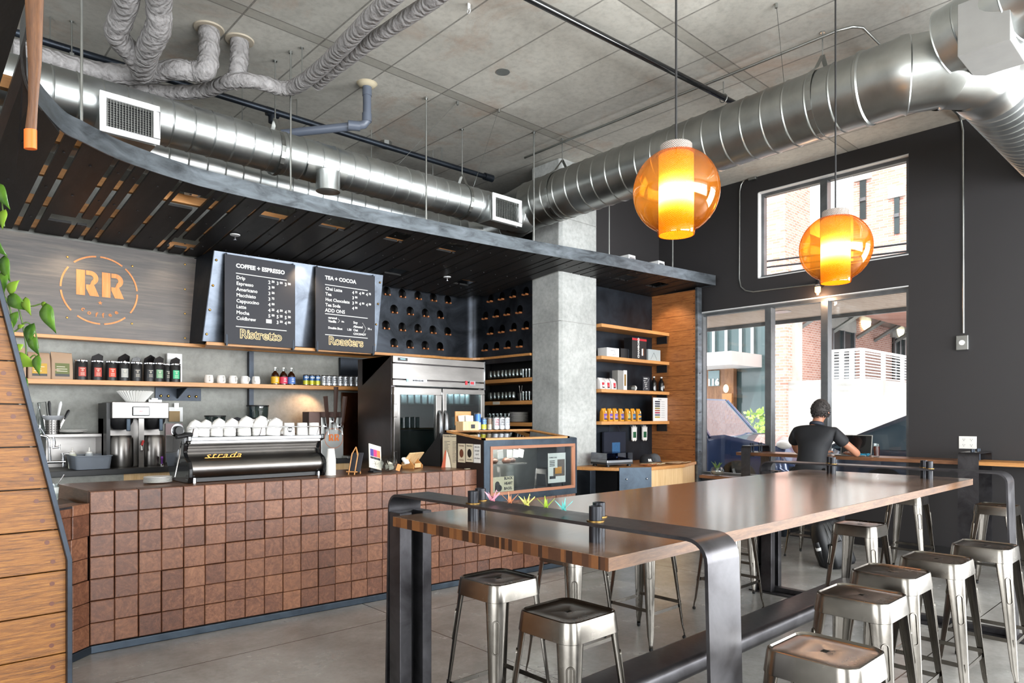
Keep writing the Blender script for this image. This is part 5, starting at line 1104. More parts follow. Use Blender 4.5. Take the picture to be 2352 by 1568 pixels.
# on the case top: box of cards and six cans
def case_z(y): return tz(y) + .02
p = on_x(0, 0, 1) if False else None
y = 5.30; a = on_y(1073, 995, y); t = thing('card_box', (a.x, y, case_z(y)), 'small bamboo box with an open lid and packets on the pastry case', 'box')
MB().box(-.10, .10, -.06, .06, 0, .09).build('box_body', M['bamboo_light'], t, local=True, bevel=.003); MB().box(-.10, .10, .06, .075, .05, .19).build('lid', M['bamboo'], t, local=True, bevel=.003); MB().box(-.0, .05, -.0625, -.06, .02, .06).build('rr_tag', M['chalk'], t, local=True)
for k, (dx, l) in enumerate(((-.03, 'white paper packet at the back of the bamboo box'), (.02, 'white paper packet at the front of the bamboo box'))):
    o = tag(MB().box(-.045, .045, -.006, .006, 0, .13).box(-.03, .03, -.0065, -.006, .07, .1).build('packet', [M['white'], M['chalk']], loc=(a.x + dx, y + .02 - .035 * k, case_z(y) + .02), local=True, bevel=.002), l, 'packet', 'packets in the bamboo box'); o.rotation_euler = (R(-8), R(8 * k - 4), 0)
alu = wrap_silver
for u, h, r, tp, bt, txt, ink, l in ((1097, .175, .033, '#2f66a8', '#cfd8e2', (), None, 'tall blue and white can on the pastry case, nearest the bamboo box'), (1110.5, .128, .031, '#27466f', '#b9b32f', ('HOP', 'SUN'), '#7fb0dc', 'blue and yellow can on the pastry case'), (1123.5, .128, .031, '#5b4a3a', '#8e8472', (), None, 'brown patterned can on the pastry case'),
                                (1139, .136, .033, '#c9ccd0', '#c9ccd0', ('UND', 'ERW', 'OOD'), '#8a2f44', 'silver can with maroon lettering on the pastry case'), (1152, .136, .031, '#c9ccd0', '#c9ccd0', ('UND', 'ERW', 'OOD'), '#26272b', 'silver can with black lettering on the pastry case'), (1164, .136, .031, '#c9ccd0', '#c9ccd0', ('UND', 'ERW', 'OOD'), '#7f858c', 'silver can with grey lettering at the right end on the pastry case')):
    p = on_y(u, 991, 5.31); t = can_proto('drink_can', l, 'six cans on the pastry case', plain('wrap_a', tp, .35, .3), plain('wrap_b', bt, .35, .3), r=r, h=h, txt=txt, tcol=plain('ink', ink, .5) if ink else None); t.location = (p.x, 5.31, case_z(5.31))
# ------------------------------------------------------------------ glassware shelves between fridge and column
for k, (vt, l) in enumerate(((866, 'top bamboo glass shelf between the fridge and the column'), (919, 'middle bamboo glass shelf between the fridge and the column'), (970, 'lowest bamboo glass shelf between the fridge and the column'))):
    z = on_x(1221.5, vt, 6.2).z; o = tag(MB().box(6.2, 6.6, 6.34, 7.6, z - .05, z).build('glass_shelf', M['bamboo_y'], bevel=.002), l, 'shelf', 'glassware shelves beside the column'); o['_z'] = z
    del o['_z']
    if k == 0: GZ = [z]
    else: GZ.append(z)
tumb = tag(MB().lathe([(.030, 0), (.033, .005), (.038, .12), (.036, .12), (.031, .01), (1e-5, .008)], 16).build('tumbler', M['clear'], loc=(0, 0, 0), local=True, smooth=45), '', 'glass', 'straight tumblers on the glass shelves')
stem = tag(MB().lathe([(.018, 0), (.036, .03), (.040, .06), (.03, .12), (.027, .125), (.037, .06), (.033, .032), (1e-5, .012)], 16).build('stemless_glass', M['clear'], loc=(0, 0, 0), local=True, smooth=50), '', 'glass', 'stemless wine glasses on the glass shelves')
used = {'t': 0, 's': 0}; nth = ('column end', 'second from the column', 'third from the column', 'fourth from the column', 'fifth from the column', 'sixth from the column', 'seventh from the column', 'eighth from the column', 'ninth from the column', 'tenth from the column')
def glass(kind, u, z, x, l):
    o = tumb if kind == 't' else stem
    if used[kind]: o = o.copy(); COL.objects.link(o)
    used[kind] = 1; p = on_x(u, 900, x); o.location = (x, p.y, z); o['label'] = l
for sh, (z, nm) in enumerate(zip(GZ, ('top', 'middle', 'lowest'))):
    if sh < 2:
        for i, u in enumerate((1197, 1188, 1179, 1171, 1162, 1154, 1145, 1136, 1127)[sh * 2:]):
            glass('s', u, z, 6.26, 'stemless wine glass in the front row of the %s glass shelf, %s' % (nm, nth[i]))
        for i, u in enumerate((1194, 1182, 1168, 1155, 1142)[sh:]): glass('s', u, z, 6.37, 'stemless wine glass in the back row of the %s glass shelf, %s' % (nm, nth[i]))
        for i, u in enumerate((1216, 1209, 1202)): glass('t', u, z, 6.27, 'straight tumbler on the %s glass shelf, %s' % (nm, nth[i]))
    else:
        for i, u in enumerate((1168, 1160, 1151, 1143, 1134, 1126)): glass('t', u, z, 6.27, 'straight tumbler left of the plates on the lowest glass shelf, %s' % nth[i].replace('column', 'plate stack'))
p = on_x(1185, 950, 6.3); gp = tag(MB().lathe([(.06, 0), (.10, .006), (.135, .012), (.134, .014), (1e-5, .008)], 32).build('plate', M['china'], loc=(0, 0, 0), local=True, smooth=50), '', 'plate', 'white plates stacked on the lowest glass shelf')
for k in range(10):
    o = gp if k == 0 else gp.copy()
    if k: COL.objects.link(o)
    o.location = (6.35, p.y, GZ[2] + .001 + .0135 * k); o['label'] = ('bottom', 'second', 'third', 'fourth', 'fifth', 'sixth', 'seventh', 'eighth', 'ninth', 'top')[k] + ' plate of the stack on the lowest glass shelf'
p = on_x(1196, 918, 6.27); t = thing('straw_cup', (6.27, p.y, GZ[1]), 'steel cup holding two long bar spoons on the middle glass shelf', 'cup')
MB().lathe([(.028, 0), (.04, .10), (.038, .10), (.026, .004), (1e-5, .004)], 18).build('cup', M['stainless'], t, local=True, smooth=45)
p2 = on_x(1170, 918, 6.25); tag(MB().lathe([(.04, 0), (.06, .055), (.058, .055), (.038, .004), (1e-5, .004)], 20).build('clear_tub', M['clear'], loc=(6.27, p2.y, GZ[1]), local=True, smooth=45), 'shallow clear tub on the middle glass shelf', 'tub')
for s_, l in ((-1, 'bar spoon leaning toward the fridge in the steel cup'), (1, 'bar spoon leaning toward the column in the steel cup')):
    o = tag(MB().tube([(0, 0, .006), (0, 0, .17), (0, 0, .20)], [.003, .003, .006], 6).build('bar_spoon', M['stainless'], loc=(6.27, p.y, GZ[1] + .004), local=True), l, 'spoon', 'bar spoons'); o.rotation_euler = (R(-8 * s_), 0, 0)
b = MB(); p = on_x(1140, 920, 6.2); tag(MB().box(6.196, 6.199, p.y - .07, p.y + .07, GZ[1] - .045, GZ[1] - .005).build('shelf_label', M['paper']), 'paper label stuck on the edge of the middle glass shelf', 'label')
# ------------------------------------------------------------------ retail nook: oak fin, shelves, low counter
rf = thing('oak_side_wall', (8.47, 5.65, 0), 'tall oak-planked fin with a steel edge between the shelves and the street window', 'partition')
b = MB(); z = .0
while z < 3.33:
    z1 = min(z + .213, 3.33); b.box(8.42, 8.45, 5.31, 6.08, z + .0015, z1 - .0015); z = z1
b.build('oak_boards', M['panel_oak'], rf, bevel=.002)
b = MB(); z = .05
while z < 3.3:
    for y in (5.335, 6.05): b.lathe([(.007, 0), (.007, .001)], 8, frame((8.4195, y, z), (0, -1, 0), (0, 0, 1)))
    z += .1065
b.build('nail', M['black'], rf)
MB().box(8.415, 8.52, 5.27, 5.31, 0, 3.36).build('steel_edge', M['steel_canopy'], rf, bevel=.002)
b = MB()
for z in (.5, 1.05, 1.6, 2.15, 2.7): b.lathe([(.009, .004), (.011, 0)], 10, frame((8.47, 5.269, z), (1, 0, 0), (0, 0, 1)))
b.build('bolt', M['black'], rf)
MB().box(8.45, 8.52, 5.31, 6.08, 0, 3.34).build('backing', M['charcoal'], rf)
tag(MB().box(6.9, 8.42, 6.05, 6.065, .9, 3.32).box(6.9, 7.02, 6.03, 6.05, .9, 3.32).build('backing_sheet', M['black_steel']), 'dark blue-black steel sheet behind the retail shelves', 'panel')
RS = []
for k, (vl, vr, l) in enumerate(((746, 766, 'topmost empty bamboo shelf of the retail nook'), (820, 832, 'second bamboo retail shelf, with the boxes'), (894, 900, 'third bamboo retail shelf, with the dark bottles'), (966.5, 966.5, 'lowest bamboo retail shelf, with the yellow coffee bags'))):
    z = on_y(1546, vr, 5.74).z; RS.append(z); t = thing('retail_shelf', (7.7, 5.9, z - .045), l, 'shelf', 'bamboo shelves of the retail nook')
    MB().box(6.89, 8.415, 5.74, 6.05, z - .045, z).build('board', M['bamboo'], t, bevel=.003)
    b = MB(); b.box(8.40, 8.418, 5.78, 5.95, z - .15, z - .045).box(6.92, 7.0, 6.0, 6.03, z - .16, z - .045); b.build('bracket', M['black'], t)
    if k == 1:
        pass
def shelf_px(u, y=5.85): return on_y(u, 900, y).x
def carton(u0, u1, h, z, y0, d, col, l, rz=0, nm='carton', pr_=None):
    x0, x1 = shelf_px(u0, y0), shelf_px(u1, y0); w = x1 - x0; t = thing(nm, ((x0 + x1) / 2, y0 + d / 2, z), l, 'box', rz=rz)
    MB().box(-w / 2, w / 2, -d / 2, d / 2, 0, h).build('box_body', col, t, local=True, bevel=.002)
    return t, w, d
S2, S3, S4 = RS[1], RS[2], RS[3]
t, w, d = carton(1394, 1422, .125, S2, 5.80, .16, M['white_paint'], 'low white box with a line drawing on the second retail shelf')
b = MB().tube([(-w * .2, -d / 2 - .001, .09), (w * .1, -d / 2 - .001, .09), (w * .2, -d / 2 - .001, .04), (-w * .05, -d / 2 - .001, .03)], .002, 4); b.build('line_drawing', M['chalk'], t, local=True)
t, w, d = carton(1426, 1448, .14, S2, 5.84, .14, M['black'], 'small dark box with a pale blue end on the second retail shelf'); MB().box(w / 2 - .04, w / 2, -d / 2 - .001, -d / 2, .01, .13).build('pale_end', plain('pale_blue_print', '#8fa6bd', .5), t, local=True)
t, w, d = carton(1452, 1485, .30, S2, 5.78, .14, M['black'], 'tall black press-pot box with CHAMBORD lettering on the second retail shelf')
b = MB(); b.cur = 0; b.text('CHAMBORD', .05, frame((-w * .02, -d / 2 - .001, .02), (0, 0, 1), (-1, 0, 0)), .002, 'LEFT', .001); b.cur = 1; b.box(-w / 2, w / 2, -d / 2 - .0012, -d / 2, .262, .29); b.cur = 2
b.lathe([(.022, 0), (.024, .01), (.024, .09), (.02, .1)], 14, Matrix.Translation((w * .25, -d / 2, .06)) @ Matrix.Diagonal((1, .1, 1, 1))); b.build('box_print', [M['white'], plain('red_band', '#b3202b', .5), M['chrome']], t, local=True)
t, w, d = carton(1489, 1517, .165, S2, 5.80, .15, plain('pale_grey_card', '#a8b2b4', .6), 'pale grey square box on the second retail shelf, nearest the oak fin'); b = MB().tube([(-w * .3, -d / 2 - .001, .02), (-w * .05, -d / 2 - .001, .12), (w * .2, -d / 2 - .001, .02)], .002, 4); b.build('line_drawing', M['chalk'], t, local=True)
x = shelf_px(1400, 5.85)
for i, (u, l) in enumerate(((1378, 'crumpled clear bag with red print next to the column'), (1390, 'clear bag of white filters with red print, second from the column'), (1404, 'white and red filter bag, third from the column'))):
    bag(shelf_px(u, 5.86), 5.86, S3, .10, .15, .11, plain('filter_plastic', '#d8d4d2', .3, 0, .2, 30), plain('red_print', '#b92633', .5), l + ', third retail shelf', 'filter_bag', .45, 'filter bags on the retail shelf', 1)
t, w, d = carton(1419, 1440, .27, S3, 5.84, .10, plain('grey_print', '#8b8985', .6), 'tall grey and white kettle box on the third retail shelf'); MB().box(w * .12, w / 2, -d / 2 - .001, -d / 2, 0, .275).build('white_face', M['white'], t, local=True); MB().box(w * .2, w * .4, -d / 2 - .002, -d / 2 - .001, .06, .22).build('stripe', M['brass'], t, local=True)
t = thing('glass_jar', (shelf_px(1452, 5.85), 5.85, S3 + .037), 'clear jar with a white lid lying on its side on the third retail shelf', 'jar')
MB().lathe([(1e-5, -.07), (.035, -.07), (.037, -.05), (.037, .03)], 20, Matrix.Rotation(R(90), 4, 'Y')).build('jar_glass', M['clear'], t, local=True, smooth=50); MB().lathe([(.037, .03), (.037, .06), (1e-5, .06)], 20, Matrix.Rotation(R(90), 4, 'Y')).build('lid', M['white'], t, local=True, smooth=50)
t = thing('price_board', (shelf_px(1484, 5.8), 5.8, S3), 'small chalkboard price sign on the third retail shelf before the bottles', 'sign')
MB().box(-.075, .075, -.004, .004, 0, .20).build('board', M['chalk'], t, local=True); FR = frame((-.07, -.0046, 0), (1, 0, 0), (0, 0, 1)); b = MB(); b.text('growlers', .026, FR @ Matrix.Translation((.005, .17, 0)), .0008)
for i in range(5): b.text(('drip 12', 'nitro 15', 'cold 14', 'refill 9', 'chai 16')[i], .018, FR @ Matrix.Translation((.005 + .012 * i, .14 - .028 * i, 0)), .0005)
b.tube([FR @ Vector((.0, .02, .001)), FR @ Vector((.14, .18, .001))], .001, 4); b.build('lettering', M['chalk_white'], t, local=True)
for i, (u, l) in enumerate(((1502, 'dark growler bottle behind the price sign'), (1519, 'dark growler with a round white mark on the third retail shelf'), (1533, 'dark growler with a white printed mark nearest the oak fin'))):
    t = thing('growler', (shelf_px(u, 5.86), 5.86, S3), l, 'bottle', 'dark growlers on the retail shelf')
    MB().lathe([(.040, 0), (.042, .01), (.042, .12), (.034, .15), (.014, .185), (.014, .205)], 22).build('glass_body', M['black_gloss'], t, local=True, smooth=50); MB().lathe([(.017, .203), (.017, .218), (1e-5, .219)], 14).build('cap', M['white'], t, local=True)
    if i:
        b = MB(); ring(b, .014, .019, (), frame((0, -.0435, .07), (1, 0, 0), (0, 0, 1)), .0008, 16); b.text('R', .02, frame((-.007, -.0437, .063), (1, 0, 0), (0, 0, 1)), .001); b.build('mark', M['white'], t, local=True)
ybag = plain('yellow_foil', '#d9962c', .4, 0, .1, 12, bump=.1)
for i, (u, lc, cn) in enumerate(((1386, '#6a4aa0', 'purple label, nearest the column'), (1399, '#6a4aa0', 'purple label, second from the column'), (1411, '#7a5aa8', 'purple label, third from the column'), (1425, '#5a4b90', 'violet label, middle of the row'), (1440, '#9aa06a', 'pale green label, fifth in the row'), (1452, '#2f5f86', 'blue label, sixth in the row'), (1465, '#34526e', 'dark blue label, nearest the poster'))):
    t = bag(shelf_px(u, 5.84), 5.84, S4, .075, .17, .075, ybag, plain('bag_label', lc, .6), 'yellow coffee bag with a ' + cn, 'coffee_bag', .8, 'yellow coffee bags on the lowest retail shelf', 2)
    b = MB(); b.lathe([(1e-5, .0008), (.014, .0008), (.014, 0)], 16, frame((0, -.043, .125), (1, 0, 0), (0, .25, 1))); b.build('round_seal', M['cream'], t, local=True)
t = thing('price_list', (shelf_px(1518, 5.78), 5.78, S4), 'white framed price list with coloured bars on the lowest retail shelf', 'sign'); a, c_ = on_y(1500, 966, 5.78), on_y(1535.5, 966, 5.78); w = c_.x - a.x; h = .335
MB().box(-w / 2, w / 2, -.004, .006, 0, h).build('sheet', M['white_paint'], t, local=True); FR = frame((-w / 2, -.005, 0), (1, 0, 0), (0, 0, 1))
for mat_, ks in (('#2c2c3c', (0, 1, 2)), ('#8a7a3c', (3,)), ('#a25a44', (4,)), ('#9c2c44', (5,)), ('#3c4c5c', (6,)), ('#b89a3c', (7,))):
    b = MB()
    for k in ks: b.box(w * .1, w * .42, h * (.80 - .095 * k), h * (.86 - .095 * k), 0, .001, FR)
    b.build('colour_bar', plain('bar_colour', mat_, .6), t, local=True)
b = MB(); b.text('Ristretto', .022, FR @ Matrix.Translation((w * .3, h * .91, 0)), .0004)
for k in range(8): b.box(w * .5, w * .72, h * (.82 - .095 * k), h * (.83 - .095 * k), 0, .001, FR)
b.build('print', M['chalk'], t, local=True)
# low retail counter
rc = thing('retail_counter', (7.5, 5.6, 0), 'low retail counter with a bamboo top, steel corner plate and slatted pale wood front', 'counter')
RZ = .914; pts = [on_z(1324, 1071.6, RZ), on_z(1421, 1074, RZ), on_z(1494.6, 1072.5, RZ), on_z(1560, 1066, RZ), on_z(1600, 1058, RZ)]
P2 = [(p.x, p.y) for p in pts]; P2[-1] = (8.40, min(P2[-1][1] if P2[-1][0] > 8 else 5.2, 5.28)); P2[3] = (7.75, 5.05)
poly = P2 + [(8.41, 6.04), (6.9, 6.04), (6.9, 5.80), (P2[0][0], 5.80)]
MB().prism(poly, RZ - .04, RZ).build('top', M['bamboo'], rc, bevel=.003)
def fpanel(a, c_, z0, z1, m, nm, th=.015):
    a, c_ = Vector(a), Vector(c_); d = (c_ - a).normalized(); n_ = Vector((d.y, -d.x)); return MB().prism([tuple(a), tuple(c_), tuple(c_ - n_ * th), tuple(a - n_ * th)], z0, z1).build(nm, m, rc)
off = Vector((0, .03)); fpanel(Vector(P2[1]) + Vector((.0, -.012)), Vector(P2[2]) + Vector((.0, -.012)), .05, RZ - .0, M['blue_steel'], 'corner_plate')
b = MB()
for t_ in (.22, .85): p = Vector(P2[1]).lerp(Vector(P2[2]), t_); b.ball((p.x - .005, p.y - .018, RZ - .14), .012, 10)
b.build('bolt', M['chrome'], rc, smooth=60)
fpanel(Vector(P2[2]) + off, Vector(P2[3]) + off, .05, RZ - .04, M['bamboo_light'], 'slatted_front'); fpanel(Vector(P2[3]) + off, Vector(P2[4]) + off, .05, RZ - .04, M['bamboo_light'], 'slatted_front')
MB().box(P2[0][0] + .02, P2[0][0] + .12, 5.5, 5.78, 0, RZ - .04).build('end_post', M['black_steel'], rc, bevel=.003)
MB().box(6.66, 6.72, 5.30, 5.75, 0, RZ - .04).box(P2[0][0] + .1, 6.7, 5.6, 5.78, .3, .34).build('inner_shelf', M['black'], rc)
# turntable
p = on_z(1400, 1076, RZ); a0 = on_z(1350, 1069, RZ); t = thing('turntable', (6.80, 5.50, RZ), 'silver record player with a closed clear blue-tinted lid on the retail counter', 'turntable', rz=R(-12))
b = MB(); b.prism(rrect(.42, .33, .01), .03, .085); b.build('plinth', M['brushed'], t, local=True, bevel=.004)
b = MB().prism(rrect(.425, .335, .012), .028, .055); b.build('base', M['black'], t, local=True)
b = MB()
for x, y in ((-.17, -.13), (.17, -.13), (-.17, .13), (.17, .13)): b.lathe([(.026, 0), (.03, .012), (.02, .03)], 16, Matrix.Translation((x, y, 0)))
b.build('foot', M['black'], t, local=True, smooth=50)
MB().lathe([(.145, .085), (.145, .095), (1e-5, .096)], 36, Matrix.Translation((-.04, 0, 0))).build('platter', M['black'], t, local=True, smooth=40)
MB().tube([(.15, .1, .115), (.15, 0, .115), (.09, -.08, .108)], .005, 8).lathe([(.03, .085), (.03, .11)], 16, Matrix.Translation((.15, .1, 0))).build('tonearm', M['chrome'], t, local=True, smooth=50)
b = MB(); b.prism(rrect(.41, .32, .008), .168, .172)
for s_ in (-1, 1): b.box(-.205, .205, s_ * .16 - .002, s_ * .16 + .002, .086, .168).box(s_ * .205 - .002, s_ * .205 + .002, -.158, .158, .086, .168)
b.build('dust_cover', M['lid_pane'], t, local=True)
# hanging filter packs, tote, caps, folded shirts
for u, l in ((1455, 'pack of white paper filters with a green label hanging left under the lowest shelf'), (1479, 'pack of white paper filters with a green label hanging right, nearer the oak fin')):
    p = on_y(u, 1000, 6.02); zt = RS[3] - .06; t = thing('filter_pack', (p.x, 6.02, zt - .22), l, 'filter pack', 'hanging filter packs')
    MB().prism([(-.05, .01), (-.025, -.01), (0, .01), (.025, -.01), (.05, .01), (.055, .20), (.035, .18), (.02, .22), (0, .185), (-.02, .22), (-.04, .18), (-.055, .20)], 0, .02, frame((0, 0, 0), (1, 0, 0), (0, 0, 1))).build('filters', M['white'], t, local=True)
    MB().box(-.035, .035, -.022, -.020, .04, .125).build('label', plain('green_label', '#1f5a3a', .6), t, local=True)
    MB().box(-.003, .003, -.005, .03, .2, .285).build('hook', M['chrome'], t, local=True)
p = on_y(1412, 1040, 5.98); t = thing('tote_bag', (p.x, 5.97, RZ), 'navy tote bag with a blue printed square hanging behind the turntable', 'bag')
MB().box(-.24, .24, 0, .05, .08, .42).build('bag_body', plain('navy_cloth', '#151b2b', .85, 0, .2, bump=.3), t, local=True, bevel=.012); MB().box(-.07, .10, -.003, 0, .12, .27).build('printed_square', plain('print_blue', '#2f5c86', .8, 0, .5, 60), t, local=True)
MB().tube([(-.12, .02, .41), (-.10, .02, .50), (.08, .02, .50), (.12, .02, .41)], .008, 6).build('strap', plain('navy_strap', '#1b2130', .85), t, local=True)
capm = plain('cap_black', '#16171b', .85, 0, .2, bump=.2); capg = plain('cap_grey', '#4e5054', .85, 0, .2, bump=.2)
for u, m_, l, rz in ((1484, capm, 'black cap with white RR lettering on the retail counter', -.3), (1508, capg, 'grey cap with a black R resting beside the black cap', -.5)):
    p = on_z(u, 1066, RZ); t = thing('baseball_cap', (shelf_px(u, 5.45), 5.45 + (.04 if m_ is capg else 0), RZ + .015), l, 'cap', 'caps on the retail counter', rz=rz)
    MB().lathe([(.085, 0), (.088, .03), (.078, .075), (.045, .105), (1e-5, .115)], 24).build('crown', m_, t, local=True, smooth=70)
    MB().prism([(x * 1.0, -.07 - y) for x, y in arc(0, 0, .075, 0, 180, 12)], .004, .01).build('peak', m_, t, local=True)
    b = MB(); b.text('RR' if m_ is capm else 'R', .045, frame((-.03, -.089, .022), (1, 0, 0), (0, .25, 1)), .003, 'LEFT', .002); b.build('letters', M['white'] if m_ is capm else M['black'], t, local=True)
for i, (x, y, w, d, c_, l) in enumerate(((7.32, 5.25, .30, .2, '#cbb894', 'cream folded cloth lying on the retail counter edge'), (7.80, 5.22, .42, .22, '#b99a78', 'tan folded shirt on the retail counter nearest the oak fin'), (7.15, 5.2, .2, .14, '#a5663e', 'orange patterned cloth under the caps'))):
    b = MB(); v = []; n = 12
    for iy in range(6):
        for ix in range(n + 1):
            xx = w * (ix / n - .5); yy = d * (iy / 5 - .5); v.append((xx, yy + .01 * math.sin(ix), .012 + .008 * math.sin(ix * 1.3 + iy) + .006 * math.cos(iy * 2.1)))
    b.add(v, [(iy * (n + 1) + ix, iy * (n + 1) + ix + 1, (iy + 1) * (n + 1) + ix + 1, (iy + 1) * (n + 1) + ix) for iy in range(5) for ix in range(n)])
    tag(b.build('folded_cloth', plain('cloth', c_, .85, 0, .15, 20), loc=(x, y, RZ + .003), local=True, solid=.012, smooth=60, subsurf=1), l, 'cloth')
light('nook_spot', 'SPOT', (7.85, 5.62, 3.36), 15, (1, .78, .52), .03, aim=(8.42, 5.68, 2.5), spot=75)
# warm lamps over the copper splash and ledge
for x, y, e in ((3.35, 6.9, 9), (1.3, 6.92, 7), (2.17, 6.9, 4)): light('canopy_spot', 'SPOT', (x, y, 3.16), e, (1, .74, .48), .04, aim=(x, 7.35, 2.2), spot=110)
light('shelf_lamp', 'SPOT', (3.7, 7.30, 1.85), 14, (1, .55, .28), .03, aim=(3.5, 7.48, 1.2), spot=130)
# ------------------------------------------------------------------ ducts
def duct_run(b, pts, r, pitch=.16, n=40):
    """round spiral duct: smooth wall with raised seams"""
    pts = [Vector(p) for p in pts]; path = []; rs = []
    for a, c_ in zip(pts, pts[1:]):
        L = (c_ - a).length; k = max(1, int(L / pitch))
        for i in range(k):
            for t_, e in ((0, .006), (.05, 0), (.95, 0)): path.append(a.lerp(c_, (i + t_) / k)); rs.append(r + e)
    path.append(pts[-1]); rs.append(r + .006); b.tube(path, rs, n)
    return b
D1Y, D1Z, D1R = 6.0, 3.92, .185
d1 = thing('counter_duct', (3.5, D1Y, D1Z), 'long round galvanised duct running over the canopy with two white grilles', 'duct')
duct_run(MB(), [(.1, D1Y, D1Z), (5.75, D1Y, D1Z + .03)], D1R).build('spiral_duct', M['galv'], d1, smooth=28)
MB().lathe([(D1R + .004, 0), (D1R + .004, .012), (1e-5, .03)], 40, Matrix.Translation((5.75, D1Y, D1Z + .03)) @ Matrix.Rotation(R(90), 4, 'Y')).build('end_cap', M['galv'], d1, smooth=40)
def grille(u0, u1, vt, vb, l, root, ny, part='grille'):
    y = D1Y - D1R - .06; a, c_ = on_y(u0, vt[0], y), on_y(u1, vt[1], y); x0, x1 = a.x, c_.x; z1 = (a.z + c_.z) / 2; z0 = (on_y(u0, vb[0], y).z + on_y(u1, vb[1], y).z) / 2
    FR = frame((x0, y, z0), (1, 0, 0), (0, 0, 1)); W, Hh = x1 - x0, z1 - z0; f = .045 if W > .38 else .04
    b = MB(); b.box(0, W, 0, f, 0, .015, FR).box(0, W, Hh - f, Hh, 0, .015, FR).box(0, f, f, Hh - f, 0, .015, FR).box(W - f, W, f, Hh - f, 0, .015, FR); g = b.build(part, M['white_paint'], root, bevel=.003)
    b = MB(); b.box(f, W - f, f, Hh - f, -.05, -.045, FR); b.build('dark_back', M['black'], g)
    b = MB(); n = ny
    for k in range(n): x = f + (W - 2 * f) * (k + .5) / n; b.box(x - .0016, x + .0016, f, Hh - f, -.014, .0, FR)
    for k in range(12): yy = f + (Hh - 2 * f) * (k + .5) / 12; b.box(f, W - f, yy - .001, yy + .001, -.03, -.022, FR)
    b.build('blade', M['galv_dark'], g)
    b = MB(); b.box(x0 + .01, x1 - .01, y + .055, D1Y, z0 + .01, z1 - .01); b.build('collar', M['galv'], g)
grille(228, 366, (210, 243), (300, 335), 'large white grille', d1, 16); grille(1130, 1197, (443, 460), (505, 522), 'small white grille', d1, 14)
# boot dropping from the duct
p = on_y(737, 440, D1Y - .02); MB().lathe([(.11, -.16), (.11, .0), (.115, .02)], 28, Matrix.Translation((p.x, D1Y - .16, 3.79))).build('drop_boot', M['galv'], d1, smooth=40)
b = MB(); pr_ = [(D1Y + (D1R + .008) * math.cos(a), D1Z + (D1R + .008) * math.sin(a)) for a in [R(205 + 8 * k) for k in range(8)]]
b.add([(x, y, z) for x in (p.x - .2, p.x + .2) for y, z in pr_], [(k, k + 1, 8 + k + 1, 8 + k) for k in range(7)]); b.build('saddle', M['galv_dark'], d1, smooth=60)
def duct_hanger(root, x, y, z, r, axis):
    n = 20; b = MB(); pts = []
    for k in range(n + 1):
        a = R(-70 + 320 * k / n + 0); a = math.pi / 2 + R(25) + (2 * math.pi - R(50)) * k / n
        q = Vector((0, math.cos(a), math.sin(a))) * (r + .009) if axis == 'x' else Vector((math.cos(a), 0, math.sin(a))) * (r + .009); pts.append(Vector((x, y, z)) + q)
    top = Vector((x, y, z + r + .13)); pts = [top] + pts + [top]; v = []; w = Vector((.018, 0, 0)) if axis == 'x' else Vector((0, .018, 0))
    for q in pts: v += [q - w, q + w]
    b.add(v, [(2 * i, 2 * i + 1, 2 * i + 3, 2 * i + 2) for i in range(len(pts) - 1)]); b.build('strap', M['galv_dark'], root, solid=.003)
    MB().cyl(top - Vector((0, 0, .02)), (x, y, CEIL), .006, 8).lathe([(.02, -.01), (.02, 0)], 10, Matrix.Translation((x, y, CEIL))).build('rod', M['galv_dark'], root)
duct_hanger(d1, 2.62, D1Y, D1Z, D1R, 'x'); duct_hanger(d1, 4.78, D1Y, D1Z + .02, D1R, 'x')
d2 = thing('rear_duct', (3.5, 6.75, 3.9), 'second galvanised duct half hidden behind the first over the canopy', 'duct')
duct_run(MB(), [(.4, 6.72, 3.92), (5.35, 6.72, 3.86), (5.60, 6.60, 3.88), (5.74, 6.38, 3.94), (5.8, 6.1, 4.0)], .19).build('spiral_duct', M['galv'], d2, smooth=28)
for x, y in ((2.6, 6.72), (4.05, 6.72), (4.9, 6.72)): MB().cyl((x, y, 4.05), (x, y, CEIL), .006, 8).build('rod', M['galv_dark'], d2)
d3 = thing('main_duct', (5.8, 3.8, 4.16), 'wide galvanised spiral duct crossing the room high above the long table', 'duct'); D3R = .275
duct_run(MB(), [(5.8, 6.25, 4.05), (5.8, 5.9, 4.10), (5.8, 2.1, 4.16)], D3R, .19, 48).build('spiral_duct', M['galv_dark'], d3, smooth=28)
el = [(5.8, 2.1, 4.16), (5.8, 1.82, 4.16), (5.9, 1.58, 4.16), (6.1, 1.42, 4.16), (6.4, 1.38, 4.16)]
b = MB(); path, rs = [], []
for a, c_ in zip(el, el[1:]):
    a, c_ = Vector(a), Vector(c_)
    for t_, e in ((0, .012), (.08, .012), (.12, 0), (.9, 0)): path.append(a.lerp(c_, t_)); rs.append(D3R + .004 + e)
path.append(Vector(el[-1])); rs.append(D3R + .016); b.tube(path, rs, 48); b.build('elbow', M['galv_dark'], d3, smooth=28)
duct_run(MB(), [(6.4, 1.38, 4.16), (8.64, 1.36, 4.16)], D3R, .12, 48).build('wall_branch', M['galv'], d3, smooth=28)
duct_hanger(d3, 5.8, 5.42, 4.11, D3R, 'y'); duct_hanger(d3, 5.8, 2.44, 4.16, D3R, 'y')
b = MB(); b.box(5.43, 5.88, 1.07, 1.37, 4.0, 4.36); b.build('plenum_box', plain('dull_zinc', '#8b8a87', .6), d3, bevel=.004)
d4 = thing('near_duct', (5.4, .3, 4.2), 'galvanised spiral duct at the top right corner of the room', 'duct'); duct_run(MB(), [(5.74, 1.5, 4.26), (5.62, .95, 4.34), (5.5, -.9, 4.38), (5.45, -2.4, 4.38)], .25, .12, 48).build('spiral_duct', M['galv'], d4, smooth=28)
